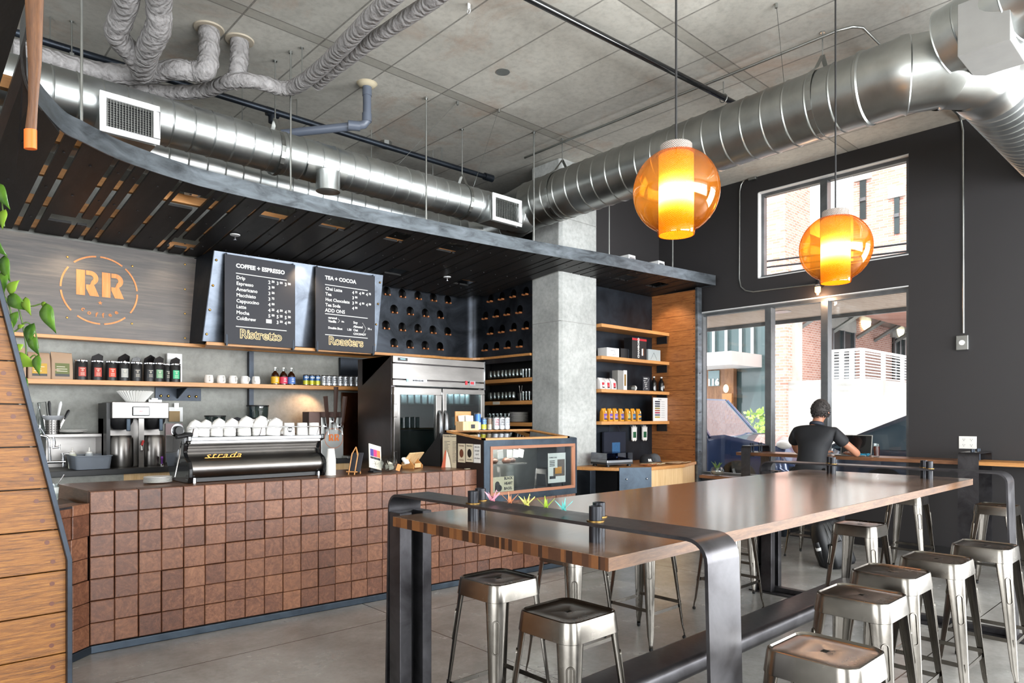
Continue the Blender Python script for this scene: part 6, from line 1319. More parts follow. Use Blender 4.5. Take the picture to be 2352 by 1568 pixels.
MB().cyl((5.52, -.2, 4.55), (5.52, -.2, CEIL), .006, 8).build('rod', M['galv_dark'], d4)
# wires that brace the ducts
for i, ((u, v), end, l) in enumerate((((1051, 233), (3.9, 6.02, 4.10), 'thin brace wire from the ceiling to the counter duct'), ((1146, 250), (4.9, 5.95, 4.12), 'thin brace wire ending beside the small grille'), ((1783, 8), (5.75, 2.75, 4.43), 'thin brace wire above the main duct'))):
    p = on_z(u, v, CEIL); tag(MB().cyl((p.x, p.y, CEIL), end, .0022, 5).lathe([(.012, -.035), (.012, 0)], 8, Matrix.Translation((p.x, p.y, CEIL))).build('brace_wire', M['galv_dark']), l, 'wire')
# wrapped pipes
ZP = 4.40
def pp(u, v, z=ZP): return on_z(u, v, z)
def noisy_tube(b, pts, r, n=20, amp=.06):
    P = smooth_path3([Vector(p) for p in pts], 10); rs = [r * (1 + random.uniform(-amp, amp)) for _ in P]; return b.tube(P, rs, n)
def smooth_path3(pts, n):
    out = []
    for i in range(len(pts) - 1):
        p0 = pts[max(i - 1, 0)]; p1 = pts[i]; p2 = pts[i + 1]; p3 = pts[min(i + 2, len(pts) - 1)]
        for k in range(n): t = k / n; out.append(.5 * ((2 * p1) + (p2 - p0) * t + (2 * p0 - 5 * p1 + 4 * p2 - p3) * t * t + (3 * p1 - p0 - 3 * p2 + p3) * t ** 3))
    return out + [pts[-1]]
def wrapped(name, l, runs, flange=()):
    t = thing(name, runs[0][0][0], l, 'pipe'); t.location = tuple(runs[0][0][0])
    for pts, r in runs: noisy_tube(MB(), pts, r).build('wrapped_run', M['grey_wrap'], t, smooth=70)
    for f in flange: MB().lathe([(.115, -.012), (.12, -.004), (.12, 0), (.07, 0)], 24, Matrix.Translation((f[0], f[1], CEIL))).build('ceiling_collar', plain('plaster_collar', '#b5aa98', .8), t, smooth=40)
    return t
A = Vector((2.0, 5.88, CEIL)); B = Vector((2.254, 5.885, CEIL))
wrapped('wrapped_pipe', 'grey wrapped pipe running left from the ceiling elbow over the large grille', [([pp(28, 112), pp(90, 130), pp(200, 160), pp(300, 172), pp(400, 160), pp(450, 165), Vector((1.98, 5.88, 4.42)), Vector((2.0, 5.88, 4.60)), A], .082)], [A])
wrapped('wrapped_branch', 'two grey wrapped pipes dropping from the top edge into the left wrapped pipe', [([Vector((1.15, 4.9, 4.66)), pp(290, 0, 4.55), pp(268, 75, 4.46), pp(300, 120, 4.42), pp(330, 165, 4.36)], .085), ([Vector((1.36, 4.8, 4.66)), pp(365, 0, 4.55), pp(365, 60, 4.46), pp(340, 115, 4.40), pp(325, 170, 4.36)], .088)])
wrapped('long_wrapped_pipe', 'long grey wrapped pipe with a ceiling drop, turning toward the viewer along the ceiling', [([pp(205, 175), pp(260, 195), pp(320, 205), pp(400, 212), pp(470, 208), pp(540, 185), pp(600, 190), pp(650, 203), pp(690, 192), pp(755, 140), pp(900, -5), Vector((2.62, 3.2, ZP))], .062), ([pp(530, 190), Vector((2.24, 5.9, 4.45)), Vector((2.254, 5.885, 4.6)), B], .075)], [B])
wrapped('short_wrapped_pipe', 'grey wrapped pipe with an open end running beside the long one', [([pp(728, 192), pp(760, 165), pp(860, 90), pp(1010, -10), Vector((2.8, 3.2, ZP))], .055)])
for (x, y), r_, l in (((1.14, 6.53), ZP, 'threaded rod and clamp above the wrapped pipe at the far left'), ((2.7, 5.63), ZP, 'short threaded rod above the bend of the long wrapped pipe'), ((2.68, 4.2), ZP, 'threaded rod above the long wrapped pipe near the top edge')):
    tag(MB().cyl((x, y, r_ + .03), (x, y, CEIL), .006, 8).lathe([(.016, -.01), (.016, 0)], 8, Matrix.Translation((x, y, CEIL))).cbox((x, y, r_ + .07), (.03, .02, .06)).build('threaded_rod', M['galv_dark']), l, 'rod')
pvc = plain('pvc_grey', '#5b626f', .4, 0, .03); P0 = Vector((3.456, 5.813, CEIL)); z_ = 4.34
t = thing('drain_pipe', tuple(P0), 'slate grey plastic drain pipe dropping from the ceiling and bending left behind the duct', 'pipe')
pe = on_z(640, 308, 4.30); b = MB().tube([P0, P0 - Vector((0, 0, .3)), (3.455, 5.815, z_ + .06), (3.43, 5.83, z_ + .02), (3.36, 5.87, z_)] + [pe], .040, 16); b.build('pipe', pvc, t, smooth=60)
MB().cyl(P0, P0 - Vector((0, 0, .12)), .045, 16).cyl((3.455, 5.815, z_ + .13), (3.455, 5.815, z_ + .05), .046, 16).cyl((3.40, 5.85, z_ + .003), (3.30, 5.90, z_), .046, 16).build('coupling', pvc, t, smooth=60)
MB().lathe([(.09, -.01), (.07, -.03), (.045, -.035), (.1, 0)], 20, Matrix.Translation(P0)).build('foam_seal', plain('foam_seal', '#c3b79c', .9), t, smooth=60)
def pipe(name, l, pts, r, m, cat='pipe', extra=None):
    t = thing(name, tuple(pts[0]), l, cat); MB().tube(pts, r, 12).build('run', m, t, smooth=60)
    if extra: extra(t)
    return t
a0, a1 = Vector((.3, 6.6, 4.55)), Vector((5.62, 6.52, 4.55))
def ex(t):
    MB().cyl((5.55, 6.52, 4.55), (5.68, 6.52, 4.55), .045, 14).build('end_cap', M['black_steel'], t, smooth=60); p = on_y(625, 272, 6.6)
    MB().cyl((p.x - .06, 6.59, 4.55), (p.x + .06, 6.59, 4.55), .045, 14).cyl((p.x, 6.59, 4.55), (p.x, 6.59, 4.45), .04, 14).build('tee', M['black_steel'], t, smooth=60)
    for x in (1.0, p.x + .25, 3.1, 4.93): MB().cyl((x, 6.58, 4.58), (x, 6.58, CEIL), .006, 6).build('rod', M['galv_dark'], t)
pipe('sprinkler_main', 'black sprinkler main behind the counter duct with a capped end', [a0, a1], .030, M['black_steel'], extra=ex)
def ex2(t):
    for y_, x in ((3.45, 5.96),): MB().cyl((x, y_, 4.62), (x, y_, CEIL), .006, 6).tube([Vector((x, y_ + .04 * math.cos(k * .52), 4.6 + .04 * math.sin(k * .52))) for k in range(13)], .005, 6).build('ring_hanger', M['galv_dark'], t)
pipe('sprinkler_pipe', 'black sprinkler pipe crossing the ceiling above the pendants', [Vector((2.2, 3.68, 4.6)), Vector((6.6, 3.40, 4.6))], .027, M['black_gloss'], extra=ex2)
pipe('ceiling_conduit', 'thin metal conduit running along the ceiling above the main duct and bending away', [Vector((5.77, 6.02, 4.70)), Vector((5.77, 2.3, 4.70)), Vector((5.80, 2.2, 4.70)), Vector((5.87, 2.15, 4.70)), Vector((6.3, 2.15, 4.70)), Vector((8.0, 2.15, 4.70))], .013, M['galv_dark'])
p = on_z(1155, 165, CEIL); tag(MB().lathe([(.065, -.004), (.065, 0)], 28).build('cover_plate', M['galv_dark'], loc=(p.x, p.y, CEIL), local=True), 'round grey cover plate on the concrete ceiling', 'cover plate')
p = on_z(886, 326, CEIL); tag(MB().lathe([(.07, -.05), (.07, -.0)], 8).lathe([(.05, -.07), (.05, -.05)], 12).build('junction_box', M['galv_dark'], loc=(p.x, p.y, CEIL), local=True), 'octagonal junction box on the ceiling by the black sprinkler main', 'junction box')
p = on_z(1077, 8, CEIL); tag(MB().box(-.012, .012, -.004, .004, -.05, 0).tube([Vector((.0, .018 * math.cos(k * .5), -.06 + .018 * math.sin(k * .5))) for k in range(13)], .004, 6).build('ceiling_hook', M['white_paint'], loc=(p.x, p.y, CEIL), local=True), 'small white hook on the ceiling at the top edge', 'hook')
# ------------------------------------------------------------------ pendants
amber = NT('amber_glass'); tr_ = amber.new('BsdfTransparent'); lw = amber.new('LayerWeight'); lw.inputs[0].default_value = .35
amber.link(amber.mix(lw.outputs['Facing'], (1.0, .62, .16), (.62, .20, .02)), tr_.inputs[0]); gl = amber.new('BsdfGlossy'); gl.inputs['Roughness'].default_value = .03; gl.inputs[0].default_value = (1, .86, .7, 1)
df = amber.new('BsdfTranslucent'); df.inputs[0].default_value = (1, .45, .06, 1); m1 = amber.new('MixShader'); m1.inputs[0].default_value = .12; amber.link(tr_.outputs[0], m1.inputs[1]); amber.link(df.outputs[0], m1.inputs[2])
mx = amber.new('MixShader'); amber.link(amber.math('MULTIPLY_ADD', amber.math('POWER', lw.outputs['Facing'], 3), .6, .07), mx.inputs[0]); amber.link(m1.outputs[0], mx.inputs[1]); amber.link(gl.outputs[0], mx.inputs[2]); amber.link(mx.outputs[0], amber.out.inputs[0]); M['amber'] = amber.m
M['prism_amber'] = prism_glass('prism_amber', '#ffb02e', 9, -.02); M['prism_clear'] = prism_glass('prism_clear', '#a39b94', .0, -.3, .12, .2)
for u, vc, hw, Y, l in ((1553, 440, 98, 3.38, 'larger amber glass globe pendant over the near half of the long table'), (1919, 570, 78, 4.26, 'smaller amber glass globe pendant over the far half of the long table')):
    r = (u - CX) / F; c = Vector(((CA * r + SA) * Y, (-SA * r + CA) * Y, EYE - (vc - V0) * Y / F)); Rg = hw * Y / F
    t = thing('globe_pendant', tuple(c), l, 'pendant lamp', 'amber globe pendants')
    pr_ = []
    for k in range(22): a = R(-90 + 26 + (180 - 26 - 31) * k / 21); pr_.append((Rg * math.cos(a), Rg * 1.0 * math.sin(a)))
    rb = pr_[0][0]; zb = pr_[0][1]; zt = pr_[-1][1]; rt_ = pr_[-1][0]
    MB().lathe([(rb * .96, zb - Rg * .12)] + pr_, 48).build('globe', M['amber'], t, local=True, smooth=70)
    MB().lathe([(rb * .9, zb - Rg * .12), (rb * .92, zb + .01), (rb * .92, zt - Rg * .02), (rb * .86, zt + .0)], 48).build('prism_sleeve', M['prism_amber'], t, local=True, smooth=70)
    MB().lathe([(rb * .84, zt - .0), (rb * .84, zt + Rg * .22), (rb * .80, zt + Rg * .24), (1e-5, zt + Rg * .24)], 40).build('prism_collar', M['prism_clear'], t, local=True, smooth=40)
    MB().cyl((0, 0, zt + Rg * .2), (0, 0, CEIL - c.z), .0055, 8).lathe([(.05, CEIL - c.z - .03), (.06, CEIL - c.z)], 20).build('cord', M['black'], t, local=True)
    MB().ball((0, 0, -.0), .045, 16).cyl((0, 0, .03), (0, 0, zt), .02, 10).build('bulb', emit('lamp_glow', '#ffe2a8', 22), t, local=True, smooth=60)
    light('pendant_light', 'POINT', c, 16, (1, .66, .30), .05)
# ------------------------------------------------------------------ long table
TZ = 1.07; tb = thing('long_table', (3.83, 2.03, 0), 'long communal table with a thick wood top and bent steel bands at both ends', 'table')
b = MB(); b.box(1.72, 5.96, 1.405, 2.665, TZ - .045, TZ); tt_ = b.build('tabletop', M['table_top'], tb, bevel=.002)
MB().box(1.7195, 5.9605, 1.4035, 1.4048, TZ - .0445, TZ - .0005).box(5.9604, 5.9616, 1.405, 2.665, TZ - .0445, TZ - .0005).build('side_shade_strip', wood('edge_wood_darkened', ('#3d281b', '#684931', '#856345'), (1.2, 14, 14), .5), tb)  # darker edge wood laid over the sides to tone down strong light
random.seed(3); b = MB(); y = 1.406
mats = [plain('stave_a', '#2a180f', .4, 0, .3, 20), plain('stave_b', '#5a371f', .4, 0, .3, 20), plain('stave_c', '#6d4526', .4, 0, .3, 20), plain('stave_d', '#43291a', .4, 0, .3, 20)]
while y < 2.66:
    w = min(random.choice((.008, .012, .02, .03)), 2.664 - y); b.cur = random.randrange(4); b.box(1.7188, 1.7202, y, y + w, TZ - .044, TZ - .001); y += w
b.build('end_grain', mats, tb)
BZ = 1.145; M['stud_black'] = plain('stud_black', '#202126', .3, .5, .1)
def bent_frame(x0, x1, ya, yb, foot, r=.075, th=.012, root=None):
    """flat steel band: down one side, over the top, down the other"""
    pts = [(ya - foot, 0), (ya, BZ - r)] + [(ya + r - r * math.cos(R(a)), BZ - r + r * math.sin(R(a))) for a in (15, 30, 45, 60, 75, 90)] + [(yb - r + r * math.sin(R(a)), BZ - r + r * math.cos(R(a))) for a in (0, 15, 30, 45, 60, 75, 90)] + [(yb + foot, 0)]
    b = MB(); v = []; f = []; n = len(pts)
    for i, (y, z) in enumerate(pts):
        a = Vector(pts[max(i - 1, 0)]); c_ = Vector(pts[min(i + 1, n - 1)]); d = (c_ - a).normalized(); q = Vector((y, z)) + Vector((d.y, -d.x)) * th
        v += [(x0, y, z), (x1, y, z), (x1, q.x, q.y), (x0, q.x, q.y)]
    for i in range(n - 1):
        for j in range(4): f.append((i * 4 + j, i * 4 + (j + 1) % 4, (i + 1) * 4 + (j + 1) % 4, (i + 1) * 4 + j))
    b.add(v, f + [(0, 1, 2, 3), tuple(4 * (n - 1) + k for k in (3, 2, 1, 0))]); return b
for k, (x0, x1) in enumerate(((1.86, 2.05), (5.66, 5.85))):
    bent_frame(x0, x1, 1.13, 2.93, .03).build('bent_band', M['table_steel'], tb, smooth=35)
    for xa, xb in ((x0, x0 + .07), (x1 - .055, x1)): MB().box(xa, xb, 2.82, 2.915, 0.012, BZ - .09).build('inner_post', M['table_steel'], tb, bevel=.004)
    MB().box(x0 + .07, x1 - .055, 2.905, 2.915, 0.012, BZ - .09).build('recess_shade_plate', M['black'], tb)  # black plate paints the shade of the recess between the posts
    MB().box(x0 - .02, x1 + .02, 1.0, 3.02, 0.0, .012).build('floor_strip', M['table_steel'], tb, bevel=.003)
    for y in (1.62, 2.32):
        for dx, dy in ((.05, 0), (.145, .04)):
            b = MB().lathe([(.024, TZ), (.024, BZ + .055), (.018, BZ + .056), (.018, BZ + .05), (1e-5, BZ + .05)], 24, Matrix.Translation((x0 + dx, y + dy * 1.6, 0))); b.build('pipe_stud', M['stud_black'], tb, smooth=40)
            b = MB().lathe([(.024, BZ), (.033, BZ), (.033, BZ + .004), (.024, BZ + .005)], 24, Matrix.Translation((x0 + dx, y + dy * 1.6, 0))); b.build('brass_washer', M['brass'], tb, smooth=40)
b = MB(); b.prism(rrect(.24, .10, .035, 5), 1.9, 5.8, Matrix(((0, 0, 1, 0), (1, 0, 0, 2.03), (0, 1, 0, .255), (0, 0, 0, 1)))); b.build('foot_rail', M['table_steel'], tb, smooth=35)
for x in (1.955, 5.755): MB().box(x - .05, x + .05, 1.93, 2.13, .01, .22).box(x - .03, x + .03, 1.14, 2.93, .012, .05).build('foot_bracket', M['table_steel'], tb, bevel=.003)
# ------------------------------------------------------------------ stools
def ring_pts(w, r, z, n=8): return [(x, y, z) for x, y in rrect(w, w, r, n)]
def make_stool():
    t = thing('metal_stool', (0, 0, 0), '', 'stool', 'backless metal bar stools'); Hs = .76; N = 36
    def slot(w, h, z):
        base = rrect(.3, .3, .05, 8); out = []
        for x, y in base:
            a = math.atan2(y, x); k = 1.0 / max(abs(math.cos(a)) / (w / 2), abs(math.sin(a)) / (h / 2)); out.append((k * math.cos(a), k * math.sin(a), z))
        return out
    loops = [slot(.062, .020, Hs - .02), slot(.062, .020, Hs - .008), slot(.070, .028, Hs - .007), ring_pts(.16, .03, Hs - .008), ring_pts(.262, .045, Hs - .009), ring_pts(.276, .05, Hs - .006), ring_pts(.284, .052, Hs), ring_pts(.294, .055, Hs - .002), ring_pts(.300, .057, Hs - .012), ring_pts(.316, .062, Hs - .078), ring_pts(.312, .06, Hs - .080), ring_pts(.296, .055, Hs - .014)]
    b = MB(); n = len(loops[0]); b.add([p for l in loops for p in l], [(k * n + i, k * n + (i + 1) % n, (k + 1) * n + (i + 1) % n, (k + 1) * n + i) for k in range(len(loops) - 1) for i in range(n)])
    b.build('seat', M['gun_steel'], t, local=True, smooth=32)
    def corner(z): return interp(z, [0, .68, .745], [.203, .1540, .1455])
    def arm(z): return interp(z, [0, .05, .09, .30, .55, .68, .745], [.016, .018, .028, .042, .056, .068, .092])
    for k in range(4):
        b = MB(); zs_ = [.003, .04, .06, .09, .2, .35, .5, .62, .68, .715, .745]; m = 0; vs = []
        for z in zs_:
            c_ = corner(z); a = arm(z); r = min(.060, a * .92); sec = [(c_ - a, c_)] + [(c_ - r + r * math.sin(R(q)), c_ - r + r * math.cos(R(q))) for q in (0, 18, 36, 54, 72, 90)] + [(c_, c_ - a)]
            vs += [(x, y, z) for x, y in sec]; m = len(sec)
        b.add(vs, [(i * m + j, i * m + j + 1, (i + 1) * m + j + 1, (i + 1) * m + j) for i in range(len(zs_) - 1) for j in range(m - 1)])
        b.M = None; b.v = [Matrix.Rotation(R(90 * k), 4, 'Z') @ v for v in b.v]
        lg = b.build('leg', M['gun_steel'], t, local=True, smooth=40, solid=.003)
        b = MB(); cap = []; zc_, hl, rr_ = .53, .058, .0145
        for q in range(24):
            a = 2 * math.pi * q / 24; sx, sz = rr_ * math.cos(a), rr_ * math.sin(a) + (hl if math.sin(a) >= 0 else -hl); z = zc_ + sz; d_ = corner(z) - min(.060, arm(z) * .92) * .293 + .0012
            cap.append(Vector((d_ + .0 + sx * .7071, d_ - sx * .7071, z)))
        b.tube(cap, .0032, 6, closed=True); inn = [p + Vector((-.0035, -.0035, 0)) for p in cap]; b.add(inn, [tuple(range(24))])
        b.v = [Matrix.Rotation(R(90 * k), 4, 'Z') @ v for v in b.v]; b.build('pressed_slot', M['gun_steel'], lg, local=True, smooth=60)
        b = MB().ball((corner(0) - .010, corner(0) - .010, .010), .0135, 10); b.v = [Matrix.Rotation(R(90 * k), 4, 'Z') @ v for v in b.v]; b.build('rubber_foot', M['rubber'], lg, local=True, smooth=60)
        z = .23 if k % 2 == 0 else .25; c_ = corner(z) - .008; b = MB(); b.box(-c_, c_, c_ - .003, c_ + .001, z - .011, z + .011); b.v = [Matrix.Rotation(R(90 * k), 4, 'Z') @ v for v in b.v]; b.build('brace', M['gun_steel'], t, local=True)
    return t
st0 = make_stool(); first = True
for p, rz, l in ((on_z(1895, 1489, .76), 0, 'nearest stool on the right side of the long table, at the bottom edge'), (on_z(1978, 1361, .76), 0, 'second stool along the right side of the long table'), (on_z(2046, 1309, .76), 90, 'third stool along the right side of the long table, its slot turned sideways'),
                 (on_z(2151, 1279, .76), 0, 'fourth stool along the right side of the long table'), (on_z(2262, 1249, .76), 0, 'stool at the far right end of the row along the table'), (Vector((5.22, 1.93, .76)), 90, 'stool tucked close to the table edge in front of the black backpack'),
                 (on_z(1145, 1323, .76), 0, 'left one of the two stools at the near end of the table'), (on_z(1305, 1399, .76), 0, 'right one of the two stools at the near end of the table'), (Vector((3.0, 2.72, .76)), 0, 'stool standing beyond the table behind the two end stools'),
                 (Vector((3.88, 2.85, .76)), 0, 'stool beyond the table beside the near bent leg'), (Vector((4.95, 2.82, .76)), 0, 'stool beyond the table near its far end, seen under the top'), (Vector((5.75, 3.12, .76)), 0, 'stool standing farther beyond the table, left of the backpack'),
                 (Vector((7.52, 3.30, .76)), 0, 'stool the man sits on at the window bar'), (Vector((7.45, 2.30, .76)), 0, 'empty stool under the window bar right of the backpack'), (Vector((7.22, 1.52, .76)), 0, 'empty stool by the dark wall behind the far table leg')):
    o = st0 if first else dup(st0, (0, 0, 0)); first = False
    if p.y == 1.93: p = on_z(1995, 1211, .76); p = Vector((5.25, 1.20, .76)) if False else p
    o.location = (p.x, p.y, 0); o.rotation_euler = (0, 0, R(rz)); o['label'] = l
# ------------------------------------------------------------------ window bar
wb = thing('window_bar', (8.2, 3.0, 0), 'narrow wooden bar along the street window on bent steel hoops', 'table'); WZ = 1.08
MB().box(8.17, 8.60, 1.95, 4.55, WZ - .04, WZ).build('bar_top', M['bar_top'], wb, bevel=.003)
MB().box(8.17, 8.60, -.8, 1.93, WZ - .04, WZ).build('bar_top', M['bamboo_y'], wb, bevel=.003)
for y0, y1 in ((4.32, 4.44), (1.86, 2.04)):
    r, zt = .05, WZ + .09; b = MB(); v = []; f = []; x0, x1 = 8.10, 8.63
    pts = [(x0, 0), (x0, zt - r)] + [(x0 + r - r * math.cos(R(a)), zt - r + r * math.sin(R(a))) for a in (22, 45, 67, 90)] + [(x1 - r + r * math.sin(R(a)), zt - r + r * math.cos(R(a))) for a in (0, 22, 45, 67, 90)] + [(x1, 0)]; n = len(pts)
    for i, (x, z) in enumerate(pts):
        a = Vector(pts[max(i - 1, 0)]); c_ = Vector(pts[min(i + 1, n - 1)]); d = (c_ - a).normalized(); q = Vector((x, z)) + Vector((d.y, -d.x)) * .012; v += [(x, y0, z), (x, y1, z), (q.x, y1, q.y), (q.x, y0, q.y)]
    for i in range(n - 1):
        for j in range(4): f.append((i * 4 + j, i * 4 + (j + 1) % 4, (i + 1) * 4 + (j + 1) % 4, (i + 1) * 4 + j))
    b.add(v, f + [(0, 1, 2, 3), tuple(4 * (n - 1) + k for k in (3, 2, 1, 0))]); b.build('steel_hoop', M['table_steel'], wb, smooth=35)
    for xx in (8.24, 8.30, 8.46, 8.52): MB().cyl((xx, (y0 + y1) / 2, WZ - .06), (xx, (y0 + y1) / 2, zt + .03), .012, 10).build('stud', M['black_steel'], wb)
sl = tag(MB().box(8.45, 8.64, 4.0, 5.28, .68, .72).build('window_ledge', M['bar_top'], bevel=.003), 'reddish wooden ledge at the foot of the street window beside the oak fin', 'ledge')
MB().box(8.48, 8.62, 4.05, 5.25, 0, .68).build('support', M['black_steel'], sl)
t = thing('terrarium', (8.53, 4.78, .72), 'round glass bowl planter with a small succulent on the window ledge', 'plant'); p = on_x(1647, 1080, 8.53); t.location = (8.53, p.y, .72)
MB().lathe([(.04, 0), (.085, .03), (.095, .07), (.07, .12), (.067, .12), (.091, .07), (.08, .032), (1e-5, .006)], 28).build('glass_bowl', M['clear'], t, local=True, smooth=60)
MB().lathe([(.03, .008), (.08, .035), (.086, .06), (1e-5, .065)], 24).build('gravel', plain('gravel_fill', '#a79b8c', .9, 0, .4, 60, bump=.5), t, local=True, smooth=60)
b = MB()
for k in range(16):
    a = k * 2.4; q = Vector((math.cos(a), math.sin(a), 0)); l_ = .05 + .05 * random.random(); b.tube([(0, 0, .06), q * l_ * .4 + Vector((0, 0, .06 + l_)), q * l_ * .8 + Vector((0, 0, .06 + l_ * 1.4))], [.004, .007, .002], 6)
b.build('succulent', plain('succulent_green', '#5d7a3f', .5), t, local=True, smooth=60)
# ------------------------------------------------------------------ fixtures on the window wall
def ox(u, v): return on_x(u, v, WX - .015)
t = thing('conduit_lamp', tuple(ox(1885, 660)), 'jelly-jar wall lamp lit at its tip, fed by looping grey conduit between the two windows', 'wall lamp')
b = MB().tube([ox(1725, 408), ox(1710, 412), ox(1702, 424), ox(1699, 440), ox(1698, 640), ox(1702, 658), ox(1712, 667), ox(1730, 670), ox(1880, 652)], .010, 8); b.build('conduit', M['galv_dark'], t, smooth=60)
q = ox(1729, 408); MB().cbox((q.x, q.y, q.z), (.06, .11, .07)).build('junction_box', M['galv_dark'], t, bevel=.01)
q = ox(1885, 650); MB().lathe([(.06, -.02), (.065, 0)], 20, frame((WX - .02, q.y, q.z), (0, -1, 0), (0, 0, 1))).tube([(WX - .02, q.y, q.z), (WX - .10, q.y, q.z), (WX - .10, q.y, q.z - .03)], .03, 12).build('socket', M['black'], t, smooth=50)
MB().lathe([(.045, -.03), (.045, -.11), (.035, -.15), (.0, -.165)], 20, Matrix.Translation((WX - .10, q.y, q.z))).build('jar', M['clear'], t, smooth=60)
MB().lathe([(1e-5, -.055), (.034, -.06), (.034, -.12), (1e-5, -.155)], 16, Matrix.Translation((WX - .10, q.y, q.z))).build('bulb', emit('jar_bulb', '#ff9c5a', 4), t, smooth=60)
light('wall_lamp_light', 'POINT', (WX - .10, q.y, q.z - .2), 4, (1, .6, .35), .04)
t = thing('outlet_conduit', tuple(ox(2211, 785)), 'vertical grey conduit ending in a boxed outlet on the dark wall right of the windows', 'conduit')
MB().tube([on_z(2165, 232, CEIL - .02), on_z(2200, 262, CEIL - .02), ox(2207, 275), ox(2212, 300), ox(2213, 765)], .011, 8).build('conduit', M['galv_dark'], t, smooth=60)
q = ox(2211, 787); MB().cbox((q.x, q.y, q.z), (.05, .115, .16)).build('outlet_box', M['galv_dark'], t, bevel=.006); MB().lathe([(.028, .026), (.028, .03), (1e-5, .03)], 16, frame((q.x, q.y, q.z), (0, -1, 0), (0, 0, 1))).build('outlet_face', M['white'], t)
t = thing('wall_outlet', tuple(ox(2222, 1016)), 'white four-socket outlet plate on the charcoal wall above the bar', 'outlet'); q = ox(2222, 1016)
MB().cbox((WX - .004, q.y, q.z), (.008, .165, .135)).build('plate', M['white'], t, bevel=.003); b = MB()
for dy in (-.035, .035):
    for dz in (-.03, .03):
        for a, c_, w, h in ((-.009, .006, .003, .009), (.009, .006, .003, .009), (0, -.008, .006, .006)): b.cbox((WX - .0085, q.y + dy + a, q.z + dz + c_), (.001, w, h))
b.build('socket_slots', M['black'], t)
# ------------------------------------------------------------------ paddle hanging near the viewer
Yp = 1.9
def at(u, v, Y): r = (u - CX) / F; return Vector(((CA * r + SA) * Y, (-SA * r + CA) * Y, EYE - (v - V0) * Y / F))
t = thing('hanging_paddle', tuple(at(70, 345, Yp)), 'slim wooden paddle with an orange tip hanging at the upper left', 'paddle')
MB().tube([at(82, -900, Yp), at(80, -120, Yp), at(79, 20, Yp), at(80, 150, Yp), at(76, 240, Yp), at(70, 310, Yp)], [.015, .03, .026, .019, .014, .017], 12, flat=(1, .45)).build('shaft', wood('paddle_wood', ('#3d2413', '#5c3a20', '#75502f'), (12, 12, 1.2), .4), t, smooth=60)
MB().tube([at(70, 298, Yp), at(70, 342, Yp)], [.0175, .0175], 14, flat=(1, .6)).build('orange_tip', plain('orange_paint', '#e8641a', .4), t, smooth=40)
MB().cyl(at(82, -900, Yp), (at(82, -900, Yp).x, at(82, -900, Yp).y, CEIL), .004, 6).build('hanging_cord', M['black'], t)
# ------------------------------------------------------------------ origami cranes on the near band
for i, (u, v, c_, l, rz) in enumerate(((1131, 1157, '#e8a3b4', 'pink paper crane, nearest the left pipe studs', -20), (1171, 1163, '#e39a6e', 'orange paper crane', 10), (1210, 1168, '#d9d57c', 'pale yellow paper crane, middle of five', -15), (1254, 1174, '#b5d64a', 'lime green paper crane', 5), (1295, 1180, '#6cc9c4', 'turquoise paper crane beside the right pipe studs', -10))):
    p = on_z(u, v, BZ + .001); t = thing('paper_crane', (min(2.03, max(1.88, p.x)), p.y, BZ + .0125), l + ' on the steel band of the long table', 'origami crane', 'folded paper cranes on the steel band', rz=R(45 + rz)); s_ = .024
    b = MB()   # body, wings, neck and tail as folded leaves with thickness
    def leaf(pts): b.add([Vector(p) * s_ for p in pts], [tuple(range(len(pts)))])
    leaf([(-1, 0, .3), (0, -.5, 0), (1, 0, .3), (0, 0, 1.0)]); leaf([(-1, 0, .3), (0, .5, 0), (1, 0, .3), (0, 0, 1.0)]); leaf([(-1, 0, .3), (0, -.5, 0), (1, 0, .3), (0, .5, 0)])
    b.build('body', plain('crane_paper', c_, .6, 0, .06), t, local=True, solid=.0006)
    for sd in (-1, 1):
        b = MB(); leaf([(-.85, sd * .1, .3), (.85, sd * .1, .3), (.5, sd * 1.3, 1.4), (-.2, sd * 1.5, 1.75)]); b.build('wing', plain('crane_paper', c_, .6, 0, .06), t, local=True, solid=.0006)
        b = MB(); leaf([(sd * .3, -.3, .1), (sd * .5, .3, .3), (sd * 1.75, 0, 1.9)])
        if sd == 1: leaf([(1.9, -.04, 1.9), (1.9, .04, 1.9), (2.35, 0, 1.5), (1.75, 0, 1.7)])
        b.build('neck' if sd == 1 else 'tail', plain('crane_paper', c_, .6, 0, .06), t, local=True, solid=.0006)
# ------------------------------------------------------------------ the man at the window bar
def skin_obj(name, joints, edges, mat, parent, sub=2, root=0):
    me = bpy.data.meshes.new(name); inv = chain(parent).inverted(); me.from_pydata([tuple(inv @ Vector(j[0])) for j in joints], edges, []); me.materials.append(mat)
    o = bpy.data.objects.new(name, me); COL.objects.link(o); o.parent = parent; m = o.modifiers.new('skin', 'SKIN'); m.use_smooth_shade = True
    for i, (sv, j) in enumerate(zip(me.skin_vertices[0].data, joints)):
        r = j[1]; sv.radius = r if isinstance(r, tuple) else (r, r); sv.use_root = i == root
    s_ = o.modifiers.new('sub', 'SUBSURF'); s_.levels = s_.render_levels = sub; return o
mx_, my_ = 7.56, 3.32; man = thing('person', (mx_, my_, 0), 'man in a black polo seated at the window bar, back turned, typing on a laptop', 'person')
skin_ = plain('skin', '#a9745a', .5, 0, .06); shirt = plain('black_polo', '#17181c', .75, 0, .15, 14, bump=.12); pants = plain('dark_trousers', '#1b1c21', .85, 0, .15); hair_m = plain('dark_hair', '#332e2c', .6, 0, .7, 70, bump=.8)
ps = lambda f, s, z: Vector((mx_ + f, my_ + s, z))     # forward (to the window), side (+ = his left), height
